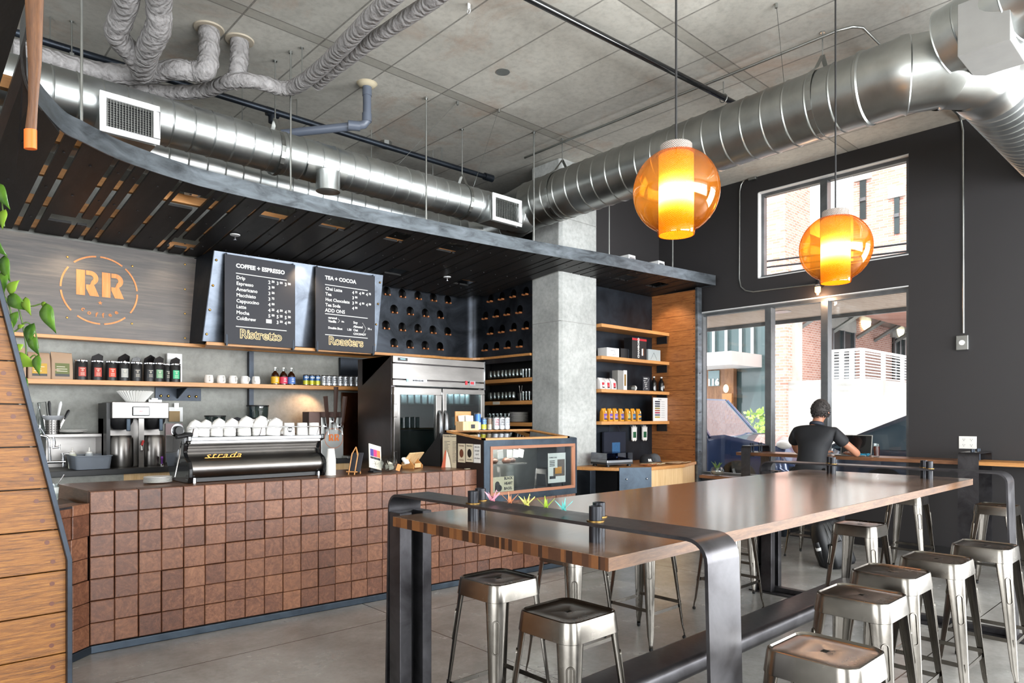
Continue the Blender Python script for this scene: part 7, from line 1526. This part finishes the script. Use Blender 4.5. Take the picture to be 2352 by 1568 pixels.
J = [(ps(.0, 0, .86), (.12, .10)), (ps(.04, 0, 1.02), (.12, .09)), (ps(.10, 0, 1.20), (.12, .085)), (ps(.14, 0, 1.33), (.10, .07)), (ps(.17, 0, 1.43), .06), (ps(.21, 0, 1.50), .055), (ps(.24, -.02, 1.565), (.078, .085)), (ps(.25, -.025, 1.64), (.070, .078))]
E_ = [(i, i + 1) for i in range(7)]
def limb(start, pts):
    k = start
    for p, r in pts: J.append((p, r)); E_.append((k, len(J) - 1)); k = len(J) - 1
    return k
lw_ = limb(3, [(ps(.14, .19, 1.35), .050), (ps(.26, .29, 1.21), .046), (ps(.40, .32, 1.125), .042), (ps(.54, .20, 1.125), .032), (ps(.62, .12, 1.12), .026)])
rw_ = limb(3, [(ps(.14, -.19, 1.35), .050), (ps(.24, -.31, 1.22), .046), (ps(.36, -.37, 1.125), .043), (ps(.50, -.26, 1.125), .032), (ps(.60, -.18, 1.12), .026)])
for sd in (-1, 1): limb(0, [(ps(.05, sd * .10, .84), .092), (ps(.24, sd * .16, .83), .080), (ps(.40, sd * .19, .80), .062), (ps(.36, sd * .19, .52), .052), (ps(.30, sd * .18, .30), .038)])
body = skin_obj('body', J, E_, skin_, man)
for sd, wk in ((1, lw_), (-1, rw_)):   # hands: palm with five fingers resting on the keyboard
    wv = J[wk][0]; d = Vector((.9, -sd * .35, 0)).normalized(); sdv = Vector((-d.y, d.x, 0)); Jh = [(wv - d * .02, .024), (wv + d * .035, (.034, .017)), (wv + d * .075, (.036, .014))]; Eh = [(0, 1), (1, 2)]
    for q, (o_, ln) in enumerate(((-.028, .060), (-.009, .070), (.010, .066), (.028, .052))):
        a = wv + d * .082 + sdv * o_; k0 = len(Jh); Jh += [(a, .0088), (a + d * ln * .5 + Vector((0, 0, .010)), .0080), (a + d * ln * .9 + Vector((0, 0, -.008)), .0070)]; Eh += [(2, k0), (k0, k0 + 1), (k0 + 1, k0 + 2)]
    a = wv + d * .03 - sdv * sd * -.03 * -1; k0 = len(Jh); Jh += [(wv + d * .04 + sdv * (-sd) * -.034 * -1, .0105), (wv + d * .07 + sdv * sd * -.052, .009)]; Eh += [(1, k0), (k0, k0 + 1)]
    skin_obj('hand', Jh, Eh, skin_, man, 2)
Js = [(ps(-.01, 0, .80), (.175, .145)), (ps(.0, 0, .90), (.172, .138)), (ps(.04, 0, 1.03), (.168, .128)), (ps(.09, 0, 1.20), (.188, .13)), (ps(.13, 0, 1.335), (.165, .112)), (ps(.165, 0, 1.42), (.075, .072)), (ps(.18, 0, 1.445), (.066, .066))]; Es = [(i, i + 1) for i in range(6)]
for sd in (-1, 1): k0 = len(Js); Js += [(ps(.14, sd * .205, 1.355), .078), (ps(.20, sd * .265, 1.275), .074), (ps(.235, sd * .29, 1.225), .072)]; Es += [(4, k0), (k0, k0 + 1), (k0 + 1, k0 + 2)]
skin_obj('polo_shirt', Js, Es, shirt, man, 2, root=2)
MB().tube([ps(.18 + .064 * math.cos(a), .07 * math.sin(a), 1.455 + .018 * math.cos(a) * -1) for a in [R(20 * k) for k in range(18)]], .016, 8, closed=True, flat=(.6, 1.2)).build('collar', plain('collar_navy', '#232733', .7), man, smooth=60)
Jp = [(ps(.0, 0, .84), (.16, .13))]; Ep = []
for sd in (-1, 1): k0 = len(Jp); Jp += [(ps(.06, sd * .11, .845), .102), (ps(.24, sd * .16, .835), .090), (ps(.41, sd * .19, .80), .074), (ps(.37, sd * .19, .52), .065), (ps(.31, sd * .18, .34), .056)]; Ep += [(0, k0)] + [(k0 + i, k0 + i + 1) for i in range(4)]
skin_obj('trousers', Jp, Ep, pants, man, 2)
for sd in (-1, 1): MB().tube([ps(.24, sd * .18, .285), ps(.32, sd * .18, .275), ps(.42, sd * .18, .268), ps(.50, sd * .18, .265)], [.036, .045, .042, .028], 12, flat=(1, .75)).build('shoe', M['black'], man, smooth=60)
hc = ps(.235, -.02, 1.615); b = MB(); v = []; n = 28; m = 14
for j in range(m + 1):
    ph = math.pi * j / m
    for i in range(n):
        th_ = 2 * math.pi * i / n; d = Vector((math.sin(ph) * math.cos(th_), math.sin(ph) * math.sin(th_), math.cos(ph)))
        v.append(hc + Vector((d.x * .106, d.y * .092, d.z * .116)) * random.uniform(.965, 1.05))
fs = []
for j in range(m):
    for i in range(n):
        c_ = sum((v[(j + a) * n + (i + b_) % n] for a in (0, 1) for b_ in (0, 1)), Vector()) / 4; q = c_ - hc
        if q.x > .045 + max(0, q.z) * .45: continue          # keep the face free
        if q.z < -.080 - (0 if q.x < -.02 else -.045): continue
        fs.append((j * n + i, j * n + (i + 1) % n, (j + 1) * n + (i + 1) % n, (j + 1) * n + i))
b.add(v, fs)
for _ in range(700):
    ph, th_ = random.uniform(.0, 2.3), random.uniform(1.2, 5.1); d = Vector((math.sin(ph) * math.cos(th_), math.sin(ph) * math.sin(th_), math.cos(ph))); o = hc + Vector((d.x * .110, d.y * .096, d.z * .120))
    tg = (Vector((-.3, 0, -1)) + Vector([random.uniform(-.7, .7) for _k in range(3)])).normalized(); sd_ = d.cross(tg).normalized() * .004; b.add([o - sd_, o + sd_, o + tg * .026 + d * .006], [(0, 1, 2)])
b.build('hair', hair_m, man, smooth=70, solid=.014, subsurf=1)
for sd in (-1, 1): MB().ball(tuple(hc + Vector((.01, sd * .083, -.030))), .03, 12, .62, .28, 1).build('ear', skin_, man, smooth=70)
b = MB().tube([hc + Vector((.078, 0, .0)), hc + Vector((.098, 0, -.025)), hc + Vector((.112, 0, -.045)), hc + Vector((.09, 0, -.055))], [.008, .011, .014, .009], 8); b.build('nose', skin_, man, smooth=70)
for sd in (-1, 1): MB().ball(tuple(hc + Vector((.078, sd * .03, -.01))), .012, 10).build('eye', M['white'], man, smooth=70)
MB().box(hc.x + .082, hc.x + .090, hc.y - .024, hc.y + .024, hc.z - .076, hc.z - .068).build('mouth', plain('lips', '#8a5145', .5), man, bevel=.003)
# laptop, drink, blue cloth, backpack, bottle
t = thing('laptop', (8.22, 3.10, WZ), 'open dark laptop on the window bar in front of the man', 'laptop', rz=R(-84)); p = on_x(1940, 1048, 8.38); t.location = (8.34, 3.16, WZ + .001)
MB().box(-.17, .17, -.12, .12, 0, .014).build('keyboard_base', M['galv_dark'], t, local=True, bevel=.004); b = MB()
for r_ in range(5):
    for c_ in range(12): b.box(-.15 + .0252 * c_, -.129 + .0252 * c_, -.02 + .024 * r_, -.0 + .024 * r_, .014, .016)
b.build('keys', M['black'], t, local=True)
T_ = Matrix.Translation((0, .12, .012)) @ Matrix.Rotation(R(-14), 4, 'X'); b = MB(); b.box(-.17, .17, 0, .007, 0, .235, T_); sc_ = b.build('screen_lid', M['galv_dark'], t, local=True, bevel=.003); MB().box(-.16, .16, -.001, 0, .012, .225, T_).build('display', M['black_gloss'], t, local=True)
t = thing('iced_drink', (8.35, 0, WZ), 'tall glass of dark red iced drink on the window bar beside the laptop', 'drink'); p = on_x(2013, 1047, 8.32); t.location = (8.32, p.y, WZ + .001)
MB().lathe([(.030, 0), (.033, .01), (.037, .15), (.035, .15), (.031, .012), (1e-5, .010)], 24).build('tumbler', M['clear'], t, local=True, smooth=45); MB().lathe([(1e-5, .012), (.0305, .013), (.034, .118), (1e-5, .118)], 24).build('drink', plain('cola', '#5c150c', .1, 0, .2, 20), t, local=True, smooth=45)
b = MB()
for q in ((-.010, 0, .115), (.014, .01, .112), (.0, -.014, .117)): b.cbox(q, (.02, .02, .02), Matrix.Rotation(.4, 4, 'Z'))
b.build('ice', M['clear'], t, local=True, bevel=.003)
t = thing('earphone_cloth', (8.3, 0, WZ), 'crumpled bright blue cable bundle beside the laptop', 'cable'); p = on_x(1984, 1047, 8.3); t.location = (8.3, p.y, WZ + .006)
b = MB(); b.tube([Vector((.03 * math.cos(k * 1.3) , .06 * math.sin(k * .9), .004 + .012 * (k % 3))) for k in range(26)], .004, 6); b.build('cable', plain('bright_blue', '#1f8fb4', .5), t, local=True, smooth=60)
p = on_z(1925, 1302, 0); bp = thing('backpack', (p.x, p.y, 0), 'black backpack leaning on the floor under the window bar', 'backpack', rz=R(-30)); bpm = plain('black_nylon', '#16171a', .5, 0, .3, 8, bump=.25)
T_ = Matrix.Rotation(R(-14), 4, 'Y') @ Matrix.Rotation(R(-8), 4, 'X'); b = MB(); prf = [(0, .8, .8), (.03, 1, 1), (.18, 1.05, 1.12), (.34, 1, .95), (.46, .82, .65), (.50, .5, .3)]; v = []
for z, sx, sy in prf: v += [T_ @ Vector((x, y, z)) for x, y in rrect(.32 * sx, .20 * sy, .06 * sy, 4)]
m = len(v) // len(prf); b.add(v, [(k * m + i, k * m + (i + 1) % m, (k + 1) * m + (i + 1) % m, (k + 1) * m + i) for k in range(len(prf) - 1) for i in range(m)] + [tuple(range(m))[::-1], tuple(range(m * (len(prf) - 1), m * len(prf)))]); b.build('main_sack', bpm, bp, local=True, smooth=60)
b = MB(); v = []
for z, sx, sy in ((.02, .8, .5), (.05, .95, 1), (.2, .95, 1), (.27, .8, .5)): v += [T_ @ Vector((x, y - .12, z)) for x, y in rrect(.26 * sx, .08 * sy, .03 * sy, 3)]
m = len(v) // 4; b.add(v, [(k * m + i, k * m + (i + 1) % m, (k + 1) * m + (i + 1) % m, (k + 1) * m + i) for k in range(3) for i in range(m)] + [tuple(range(m))[::-1], tuple(range(m * 3, m * 4))]); b.build('front_pocket', bpm, bp, local=True, smooth=60)
for s_ in (-.07, .07): MB().tube([T_ @ Vector(q) for q in ((s_, .10, .44), (s_ * 1.1, .15, .36), (s_ * 1.1, .15, .15), (s_, .10, .05))], .02, 8, flat=(1, .4)).build('strap', bpm, bp, local=True, smooth=60)
b = MB()
for dx in (-.10, -.03, .05, .11): b.tube([T_ @ Vector((dx, -.118, .06)), T_ @ Vector((dx * .8, -.125, .3)), T_ @ Vector((dx * .5, -.06, .47))], .004, 6)
b.build('piping', M['black_gloss'], bp, local=True, smooth=60)
MB().tube([T_ @ Vector((-.03, 0, .49)), T_ @ Vector((-.02, 0, .53)), T_ @ Vector((.03, 0, .53)), T_ @ Vector((.04, 0, .49))], .008, 8).build('handle', bpm, bp, local=True, smooth=60)
p = on_z(1897, 1304, 0); t = thing('steel_bottle', (p.x, p.y, .0), 'black drinking bottle with a white band leaning in the backpack side pocket', 'bottle', rz=R(-30)); t.rotation_euler = (0, R(-22), R(-45)); t.location = (p.x, p.y, .03)
MB().lathe([(.030, 0), (.034, .01), (.034, .16), (.028, .18), (.026, .185)], 20).build('body', M['black'], t, local=True, smooth=45); MB().lathe([(.0345, .165), (.0345, .195)], 20).build('white_band', M['white_paint'], t, local=True, smooth=45); MB().lathe([(.030, .195), (.028, .25), (1e-5, .252)], 18).build('cap', M['black'], t, local=True, smooth=40)
# ------------------------------------------------------------------ trailing plant at the left
green = NT('leaf_green'); g_ = green.noise(green.coord(), 12, 4); green.set(base=green.ramp(g_, [(.3, '#2f5c22'), (.7, '#6f9c35')]), rough=.3, coat=.3); LEAF = green.m
lime = plain('leaf_lime', '#8fb53a', .35, 0, .2, 14); Yq = 3.62
def lp_(u, v, dY=0): return at(u, v, Yq + dY)
pot = thing('trailing_plant', tuple(lp_(-60, 640)), 'trailing pothos with glossy green leaves hanging beside the oak fin', 'plant')
vines = [[(-70, 600), (-20, 560), (0, 600), (10, 680), (40, 700), (60, 800), (50, 860), (58, 930)], [(-60, 620), (0, 690), (35, 690), (70, 703), (100, 698), (118, 720), (116, 745)], [(-40, 600), (20, 700), (30, 760), (60, 740), (80, 760), (88, 800)], [(-60, 520), (-10, 420), (2, 450), (10, 520)], [(0, 690), (20, 760), (30, 830), (50, 840), (80, 815), (88, 850)]]
for vn in vines: MB().tube(smooth_path3([lp_(u, v, .03 * i) for i, (u, v) in enumerate(vn)], 5), .004, 6).build('vine', plain('vine_green', '#5c7a34', .5), pot, smooth=60)
leaves = [(4, 445, 60, 0, -60, 0), (6, 500, 42, 1, -100, 0), (12, 612, 56, 0, -75, 0), (4, 650, 60, 0, -95, 0), (30, 655, 46, 1, 60, 0), (40, 692, 62, 0, -25, 0), (62, 700, 40, 1, -70, 0), (30, 735, 44, 0, -110, 0), (22, 745, 34, 1, -60, 1), (48, 748, 20, 1, 30, 0), (112, 725, 66, 0, -68, 0), (104, 700, 24, 1, -30, 0), (68, 765, 50, 0, -105, 0), (78, 790, 46, 0, -65, 0), (58, 826, 62, 1, -15, 0), (86, 835, 42, 0, -85, 0), (55, 885, 48, 0, -80, 0), (40, 800, 30, 1, -140, 1), (-10, 560, 60, 0, -40, 0), (-20, 470, 60, 1, -60, 0)]
for u, v, L, lm, ang, bk in leaves:
    o = lp_(u - L * .5 * math.cos(R(ang)), v + L * .5 * math.sin(R(ang)), .06 * random.random()); Lm = L * Yq / F; ri = Vector((CA, -SA, 0)); up = Vector((0, 0, 1)); d = (ri * math.cos(R(ang)) + up * math.sin(R(ang))).normalized(); dn = Vector((-SA, -CA, 0)) * -1; sdv = d.cross(Vector((SA, CA, 0))).normalized(); fw = Vector((SA, CA, 0))
    b = MB(); vv = []; n = 8; prof_ = [.02, .55, .92, 1.0, .92, .74, .48, .22, .0]
    for i in range(n + 1):
        t_ = i / n; w = Lm * .26 * prof_[i]; c_ = o + d * Lm * t_ + fw * (.12 * Lm * (t_ - .5) ** 2 * 4) - up * .15 * Lm * t_ * t_
        vv += [c_ + sdv * w - fw * .22 * w, c_, c_ - sdv * w - fw * .22 * w]
    b.add(vv, [(3 * i + k, 3 * i + k + 1, 3 * i + 4 + k, 3 * i + 3 + k) for i in range(n) for k in (0, 1)]); b.build('leaf', lime if lm else LEAF, pot, smooth=70, solid=.0015)
MB().lathe([(.07, 0), (.10, .13), (.10, .14), (.09, .13), (1e-5, .11)], 20, Matrix.Translation(lp_(-130, 640))).build('pot', M['black'], pot, smooth=45)
MB().cyl(lp_(-130, 640) + Vector((0, 0, .12)), Vector((lp_(-130, 640).x, lp_(-130, 640).y, 3.2)), .004, 6).build('hanging_cord', M['black'], pot)
# ------------------------------------------------------------------ street outside
def ext(o): o['kind'] = 'structure'; return o
asphalt = concrete('asphalt', '#a9aaad', '#c5c6c8', 1, .9, .2); pale_conc = concrete('pale_concrete', '#a09e97', '#cdcbc4', .8, .85, .1); soff = wood('soffit_wood', ('#d3b79d', '#e6cdb5', '#f0dcc6'), (1, 6, 6), .6, 2, 8)  # soffit and asphalt lightened in place of light bounced off the ground
ext(MB().box(8.9, 60, -30, 50, -.1, .12).build('street', asphalt, loc=(0, 0, 0)))
ext(MB().box(8.9, 10.4, -8, 30, .12, .2).build('sidewalk', pale_conc, loc=(0, 0, 0)))
b = MB()
for k in range(12): b.box(8.9 + .16 * k, 8.9 + .16 * k + .148, -4, 30, 3.12, 3.16)
so = tag(b.build('street_soffit', soff, loc=(9.8, 5, 3.12)), 'pale wood-board soffit with a recessed light outside over the street window', 'soffit'); MB().box(10.82, 10.86, -4, 30, 3.06, 3.4).build('edge_band', M['window_frame'], so); so['kind'] = 'structure'
p = on_z(1795, 716, 3.118); MB().lathe([(.14, -.004), (.14, 0)], 24, Matrix.Translation(p)).build('recessed_light', M['brushed'], so)
# raised loading terrace with white railing
TX = 16.0; c0 = on_x(1987, 868, TX); TY, TT = c0.y, c0.z; y2 = on_x(1807, 880, TX).y
tr = thing('terrace_wall', (TX + 2, TY + 2, -.12), 'raised pale concrete loading terrace across the street', 'terrace'); tr['kind'] = 'structure'
MB().box(TX, TX + 16, TY, y2, -.12, TT).build('concrete_block', pale_conc, tr)
rt = on_x(1987, 800, TX).z; rl = thing('white_railing', (TX + .1, TY + .1, TT), 'white steel railing with many horizontal bars on the terrace across the street', 'railing'); RLW = plain('rail_white', '#dfe1e0', .5)
y3 = on_x(1905, 803, TX).y; b = MB(); n = 9
for k in range(n + 1): z = TT + (rt - TT) * (k + .6) / (n + .6); h = .012 if k < n else .03; b.box(TX + .08, TX + .11, TY + .08, y3, z - h, z + h).box(TX + .08, TX + 12, TY + .08, TY + .11, z - h, z + h)
b.build('bars', RLW, rl)
for k in range(4): MB().box(TX + .05, TX + .14, TY + .05 + k * (y3 - TY - .1) / 3, TY + .13 + k * (y3 - TY - .1) / 3, TT, rt + .02).build('post', RLW, rl)
for k in range(1, 9): MB().box(TX + 1.3 * k, TX + 1.3 * k + .1, TY + .05, TY + .12, TT, rt + .02).build('post', RLW, rl)
# brick warehouse behind the terrace
BY = 9.0; bb = thing('brick_warehouse', (24, BY + 3, 0), 'red brick warehouse with steel-bracketed canopy behind the terrace', 'building')
xL = on_y(1775, 800, BY); x_tail = 60
MB().box(19.2, 60, BY, BY + .6, TT, 5.4).build('brick_wall', M['brick'], bb)
e0 = on_x(1770, 735, 15.9); e1 = on_x(1806, 735, 15.9); MB().box(15.9, 16.6, e1.y, e0.y, -.12, 5.3).build('brick_pier', M['brick'], bb)
MB().box(16.2, 16.6, on_x(1826, 800, 16.2).y, e1.y, -.1, 5.25).build('sunlit_strip', pale_conc, bb)  # pale strip painted in for the sun and shade edge on the brick
wn = plain('dark_window', '#2d3a3c', .2, 0, .3); 
def bwin(u0, u1, v0, v1, y, part, m_, head=True):
    a, c_ = on_y(u0, v1, y), on_y(u1, v1, y); x0, x1, z0 = a.x, c_.x, min(a.z, c_.z); z1 = (on_y(u0, v0, y).z + on_y(u1, v0, y).z) / 2
    w = MB().box(x0, x1, y - .06, y, z0, z1).build(part, m_, bb); n = 4 if x1 - x0 > 3 else 2; b = MB()
    for k in range(n + 1): x = x0 + (x1 - x0) * k / n; b.box(x - .05, x + .05, y - .12, y - .06, z0, z1)
    b.box(x0, x1, y - .12, y - .06, (z0 + z1) / 2 - .04, (z0 + z1) / 2 + .04); b.build('sash', M['window_frame'], w)
    if head: MB().box(x0 - .2, x1 + .2, y - .09, y - .0, z1, z1 + .45).build('lintel', pale_conc, w)
bwin(1906, 1955, 760, 870, BY, 'window', wn); bwin(2049, 2072, 778, 870, BY, 'window', wn)
b = MB()
for u, v in ((1838, 752), (1908, 765), (1968, 775), (2008, 782), (2050, 788)):
    c_ = on_y(u, v, BY); MB().tube([c_, c_ + Vector((0, -.95, .55))], .07, 4).build('bracket', M['galv_dark'], bb)
a = on_y(1908, 765, BY); MB().box(a.x - 4, a.x + 26, BY - 1.1, BY, a.z + .62, a.z + .74).build('steel_canopy', M['galv_dark'], bb)
for u, v in ((1989, 738), (2067, 755)):
    q = on_y(u, v, BY - .1); MB().ball(tuple(q), .32, 16, 1, .4, 1).build('globe_light', emit('globe_pale', '#fff6d0', .8), bb, smooth=70)
# tall brick house seen in the high window
HX = 21.0; th_ = thing('tall_brick_house', (26, 6, 0), 'tall pale red brick house with narrow sash windows seen through the high window', 'building')
ya = on_x(1960, 500, HX).y; MB().box(HX, 40, -6, ya, 4.6, 16).build('brick_wall', M['brick'], th_)
for u0, u1, v0, v1 in ((1976, 1990, 416, 505), (2055, 2067, 455, 538)):
    a, c_ = on_x(u0, v1, HX), on_x(u1, v1, HX); z1 = on_x(u0, v0, HX).z; w = MB().box(HX - .05, HX, c_.y, a.y, a.z, z1).build('window', wn, th_); MB().box(HX - .08, HX, c_.y - .15, a.y + .15, z1, z1 + .3).build('lintel', pale_conc, w); MB().box(HX - .09, HX - .05, c_.y, a.y, (a.z + z1) / 2 - .05, (a.z + z1) / 2 + .05).build('sash', M['window_frame'], w)
for v0, v1 in ((592, 572), (606, 590)):
    a, c_ = on_x(1760, v0 + 8, 14), on_x(2090, v1 - 14, 14); tag(MB().cyl(a, c_, .02, 5).build('power_line', M['black']), 'dark overhead wire crossing the view in the high window, ' + ('upper' if v0 == 592 else 'lower') + ' one', 'wire')
# left pane: narrow brick building strip and glass storefront 116
lb = thing('brick_side_house', (22, 15, 0), 'brick wall corner seen at the left of the high window', 'building'); a, c_ = on_x(1760, 500, 17.5), on_x(1803, 500, 17.5); MB().box(17.5, 19, c_.y, a.y, 5.3, 13).build('brick_wall', M['brick'], lb)
SX = 24.0; sf = thing('storefront', (SX, 21, 0), 'glass and wood storefront numbered 116 with a white canopy across the street', 'building'); SFm = plain('storefront_glass', '#3c5254', .1, 0, .35, .6, coat=.4); ww = wood('storefront_wood', ('#6b4a33', '#8f6748', '#a97f5c'), (3, 3, .6), .5)
Q = lambda u, v: on_x(u, v, SX)
y_l, y_r = Q(1560, 800).y, Q(1760, 800).y
MB().box(SX, SX + 6, y_r, y_l, -.1, 9).build('glass_front', SFm, sf)
b = MB()
for u in (1622, 1643, 1672, 1705, 1732): q = Q(u, 800); b.box(SX - .15, SX, q.y - .06, q.y + .06, 3.9, 9)
b.box(SX - .12, SX, y_r, y_l, 7.9, 8.1); b.build('mullion', M['galv'], sf)
zc_ = Q(1690, 832).z; MB().box(SX - 2.2, SX, Q(1750, 800).y, y_l, zc_ - .25, zc_ + .22).build('white_canopy', M['white_paint'], sf)
MB().box(SX - .3, SX - .05, Q(1694, 900).y, y_l, -.1, zc_ - .25).build('wood_wall', ww, sf)
MB().box(SX - .36, SX - .3, Q(1663, 900).y, Q(1638, 900).y, Q(1650, 887).z, Q(1650, 852).z).build('door_light', plain('door_glass_grey', '#8aa2a6', .2), sf)
q = Q(1650, 885); MB().text('116', .34, frame((SX - .38, q.y, q.z), (0, -1, 0), (0, 0, 1)), .02, 'CENTER', .01).build('number', M['white'], sf)
MB().box(SX - .4, SX - .3, Q(1693, 900).y, Q(1671, 900).y, Q(1680, 925).z, Q(1680, 904).z).build('slat_panel', M['bamboo'], sf)
q = Q(1683, 893); MB().ball((SX - .5, q.y, q.z), .10, 12, 1, 1, 1.6).build('lamp_globe', emit('sconce', '#ffe9b0', 1.2), sf, smooth=70)
bu = thing('street_bush', (0, 0, 0), 'bright yellow-green bush beside the storefront across the street', 'bush'); q = on_x(1738, 985, 20); bu.location = (20, q.y, -.12); b = MB()
for k in range(260):
    a, h = random.uniform(0, 6.28), random.uniform(.1, 1.9); rr = .55 * math.sqrt(random.random()) * (1.1 - abs(h - 1) * .5); o = Vector((rr * math.cos(a), rr * math.sin(a), h)); s_ = .12; d1_, d2_ = Vector([random.uniform(-1, 1) for _ in range(3)]).normalized() * s_, Vector([random.uniform(-1, 1) for _ in range(3)]).normalized() * s_
    b.add([o, o + d1_, o + d1_ + d2_, o + d2_], [(0, 1, 2, 3)])
b.build('foliage', plain('bush_green', '#a9c86a', .7, 0, .3, 5), bu, local=True); MB().cyl((0, 0, 0), (0, 0, .6), .04, 6).build('stem', M['bar_top'], bu, local=True)
# cars: lofted body, glasshouse, wheels
def car(name, loc, rz, L, W, Hh, hood, deck, body_m, label, ws=(.30, .42), rs=(.80, .93), belt=.60):
    t = thing(name, loc, label, 'car', rz=rz); n = 25; b = MB(); v = []; secs = []
    for i in range(n + 1):
        x = i / n; zt = interp(x, [0, .03, .25, .30, .80, .92, .985, 1], [.34 * Hh, hood * .82, hood, belt * Hh, belt * Hh, deck, deck * .9, .36 * Hh]); w = W / 2 * interp(x, [0, .05, .2, .8, .95, 1], [.72, .9, 1, 1, .9, .74]); X = (x - .5) * L; zb = interp(x, [0, .05, .95, 1], [.32, .20, .20, .34])
        sec = [(w * .8, zb), (w, zb + .12), (w * 1.0, (zb + zt) / 2), (w * .97, zt - .07), (w * .90, zt), (0, zt + .03)]; pts = [(X, -y, z) for y, z in sec] + [(X, y, z) for y, z in sec[-2::-1]]; secs.append(pts); v += pts
    m = len(secs[0]); b.add(v, [(i * m + j, i * m + j + 1, (i + 1) * m + j + 1, (i + 1) * m + j) for i in range(n) for j in range(m - 1)] + [tuple(range(m)), tuple(range(n * m, n * m + m))[::-1]]); b.build('body', body_m, t, local=True, smooth=40)
    b = MB(); v = []; st_ = [(ws[0], belt * Hh * .98, .92), (ws[1], Hh * .97, .74), ((ws[1] + rs[0]) / 2, Hh, .74), (rs[0], Hh * .95, .72), (rs[1], belt * Hh * 1.0, .88)]
    for x, z, k in st_: X = (x - .5) * L; v += [(X, -W / 2 * k, z), (X, W / 2 * k, z), (X, -W / 2 * .93, belt * Hh - .02), (X, W / 2 * .93, belt * Hh - .02)]
    f = []
    for i in range(4): a = 4 * i; f += [(a, a + 1, a + 5, a + 4), (a + 2, a, a + 4, a + 6), (a + 1, a + 3, a + 7, a + 5)]
    b.add(v, f + [(0, 2, 3, 1), (16, 17, 19, 18)]); b.build('glasshouse', M['car_glass'], t, local=True, smooth=20)
    rb = MB(); v = [Vector(((x - .5) * L, s_ * W / 2 * (k - .02), z + .012)) for x, z, k in st_[1:4] for s_ in (-1, 1)]; rb.add(v, [(0, 1, 3, 2), (2, 3, 5, 4)]); rb.build('roof', body_m, t, local=True, solid=.03)
    for s_ in (-1, 1):
        for p in [st_[0:2], st_[3:5]]: MB().tube([((p[0][0] - .5) * L, s_ * W / 2 * p[0][2], p[0][1]), ((p[1][0] - .5) * L, s_ * W / 2 * p[1][2], p[1][1])], .035, 6).build('pillar', body_m, t, local=True)
        for x in (.18, .80):
            wl = MB().lathe([(.20, -.10), (.33, -.10), (.345, -.07), (.345, .07), (.33, .10), (.20, .10)], 28, Matrix.Translation(((x - .5) * L, s_ * (W / 2 - .10), .345)) @ Matrix.Rotation(R(90), 4, 'X')).build('wheel', M['rubber'], t, local=True, smooth=40)
            b = MB().lathe([(.21, .0), (.22, .11), (.05, .08), (1e-5, .085)], 24, Matrix.Translation(((x - .5) * L, s_ * (W / 2 - .10), .345)) @ Matrix.Rotation(R(90 * s_), 4, 'X'))
            for k in range(5): a = R(72 * k); b.tube([((x - .5) * L, s_ * (W / 2 + .005), .345), ((x - .5) * L + .2 * math.cos(a), s_ * (W / 2 + .005), .345 + .2 * math.sin(a))], .022, 6)
            b.build('rim', M['galv'], wl, local=True, smooth=40)
        MB().ball((-.47 * L, s_ * W * .36, hood * .86), .13, 12, 1, 1, .6).build('headlamp', M['white'], t, local=True, smooth=60)
        for x in (.5, .66): MB().box((x - .5) * L, (x - .46) * L + .05, s_ * W / 2 - .01, s_ * W / 2 + .03, belt * Hh - .17, belt * Hh - .14).build('door_handle', M['chrome'], t, local=True, bevel=.01)
        MB().ball(((ws[0] + .04 - .5) * L, s_ * (W / 2 + .08), belt * Hh + .06), .1, 10, .6, 1, .7).build('mirror', body_m, t, local=True, smooth=60)
    return t
M['car_glass'] = plain('car_glass', '#4c5f6c', .05, 0, .2, 1, coat=1)
navy = plain('navy_paint', '#2c3f66', .22, .3, .1, 2, coat=1); greyp = plain('slate_paint', '#3c485c', .22, .4, .1, 2, coat=1); silv = plain('silver_paint', '#9aa3ad', .3, .5, .1, 2, coat=1)
GZ0 = .12
car('suv', (11.65, 7.45, GZ0), R(90), 4.7, 1.9, 1.80, 1.12, 1.15, navy, 'navy blue SUV parked outside the left panes of the street window', rs=(.90, .98))
car('sedan', (11.55, 2.15, GZ0), R(90), 4.8, 1.85, 1.60, .95, 1.12, greyp, 'dark blue-grey sedan parked outside the right pane of the street window', rs=(.70, .965))
car('hatchback', (15.2, 12.6, GZ0), R(90), 4.2, 1.8, 1.6, 1.0, 1.05, silv, 'silver hatchback parked farther off behind the SUV', rs=(.88, .97))
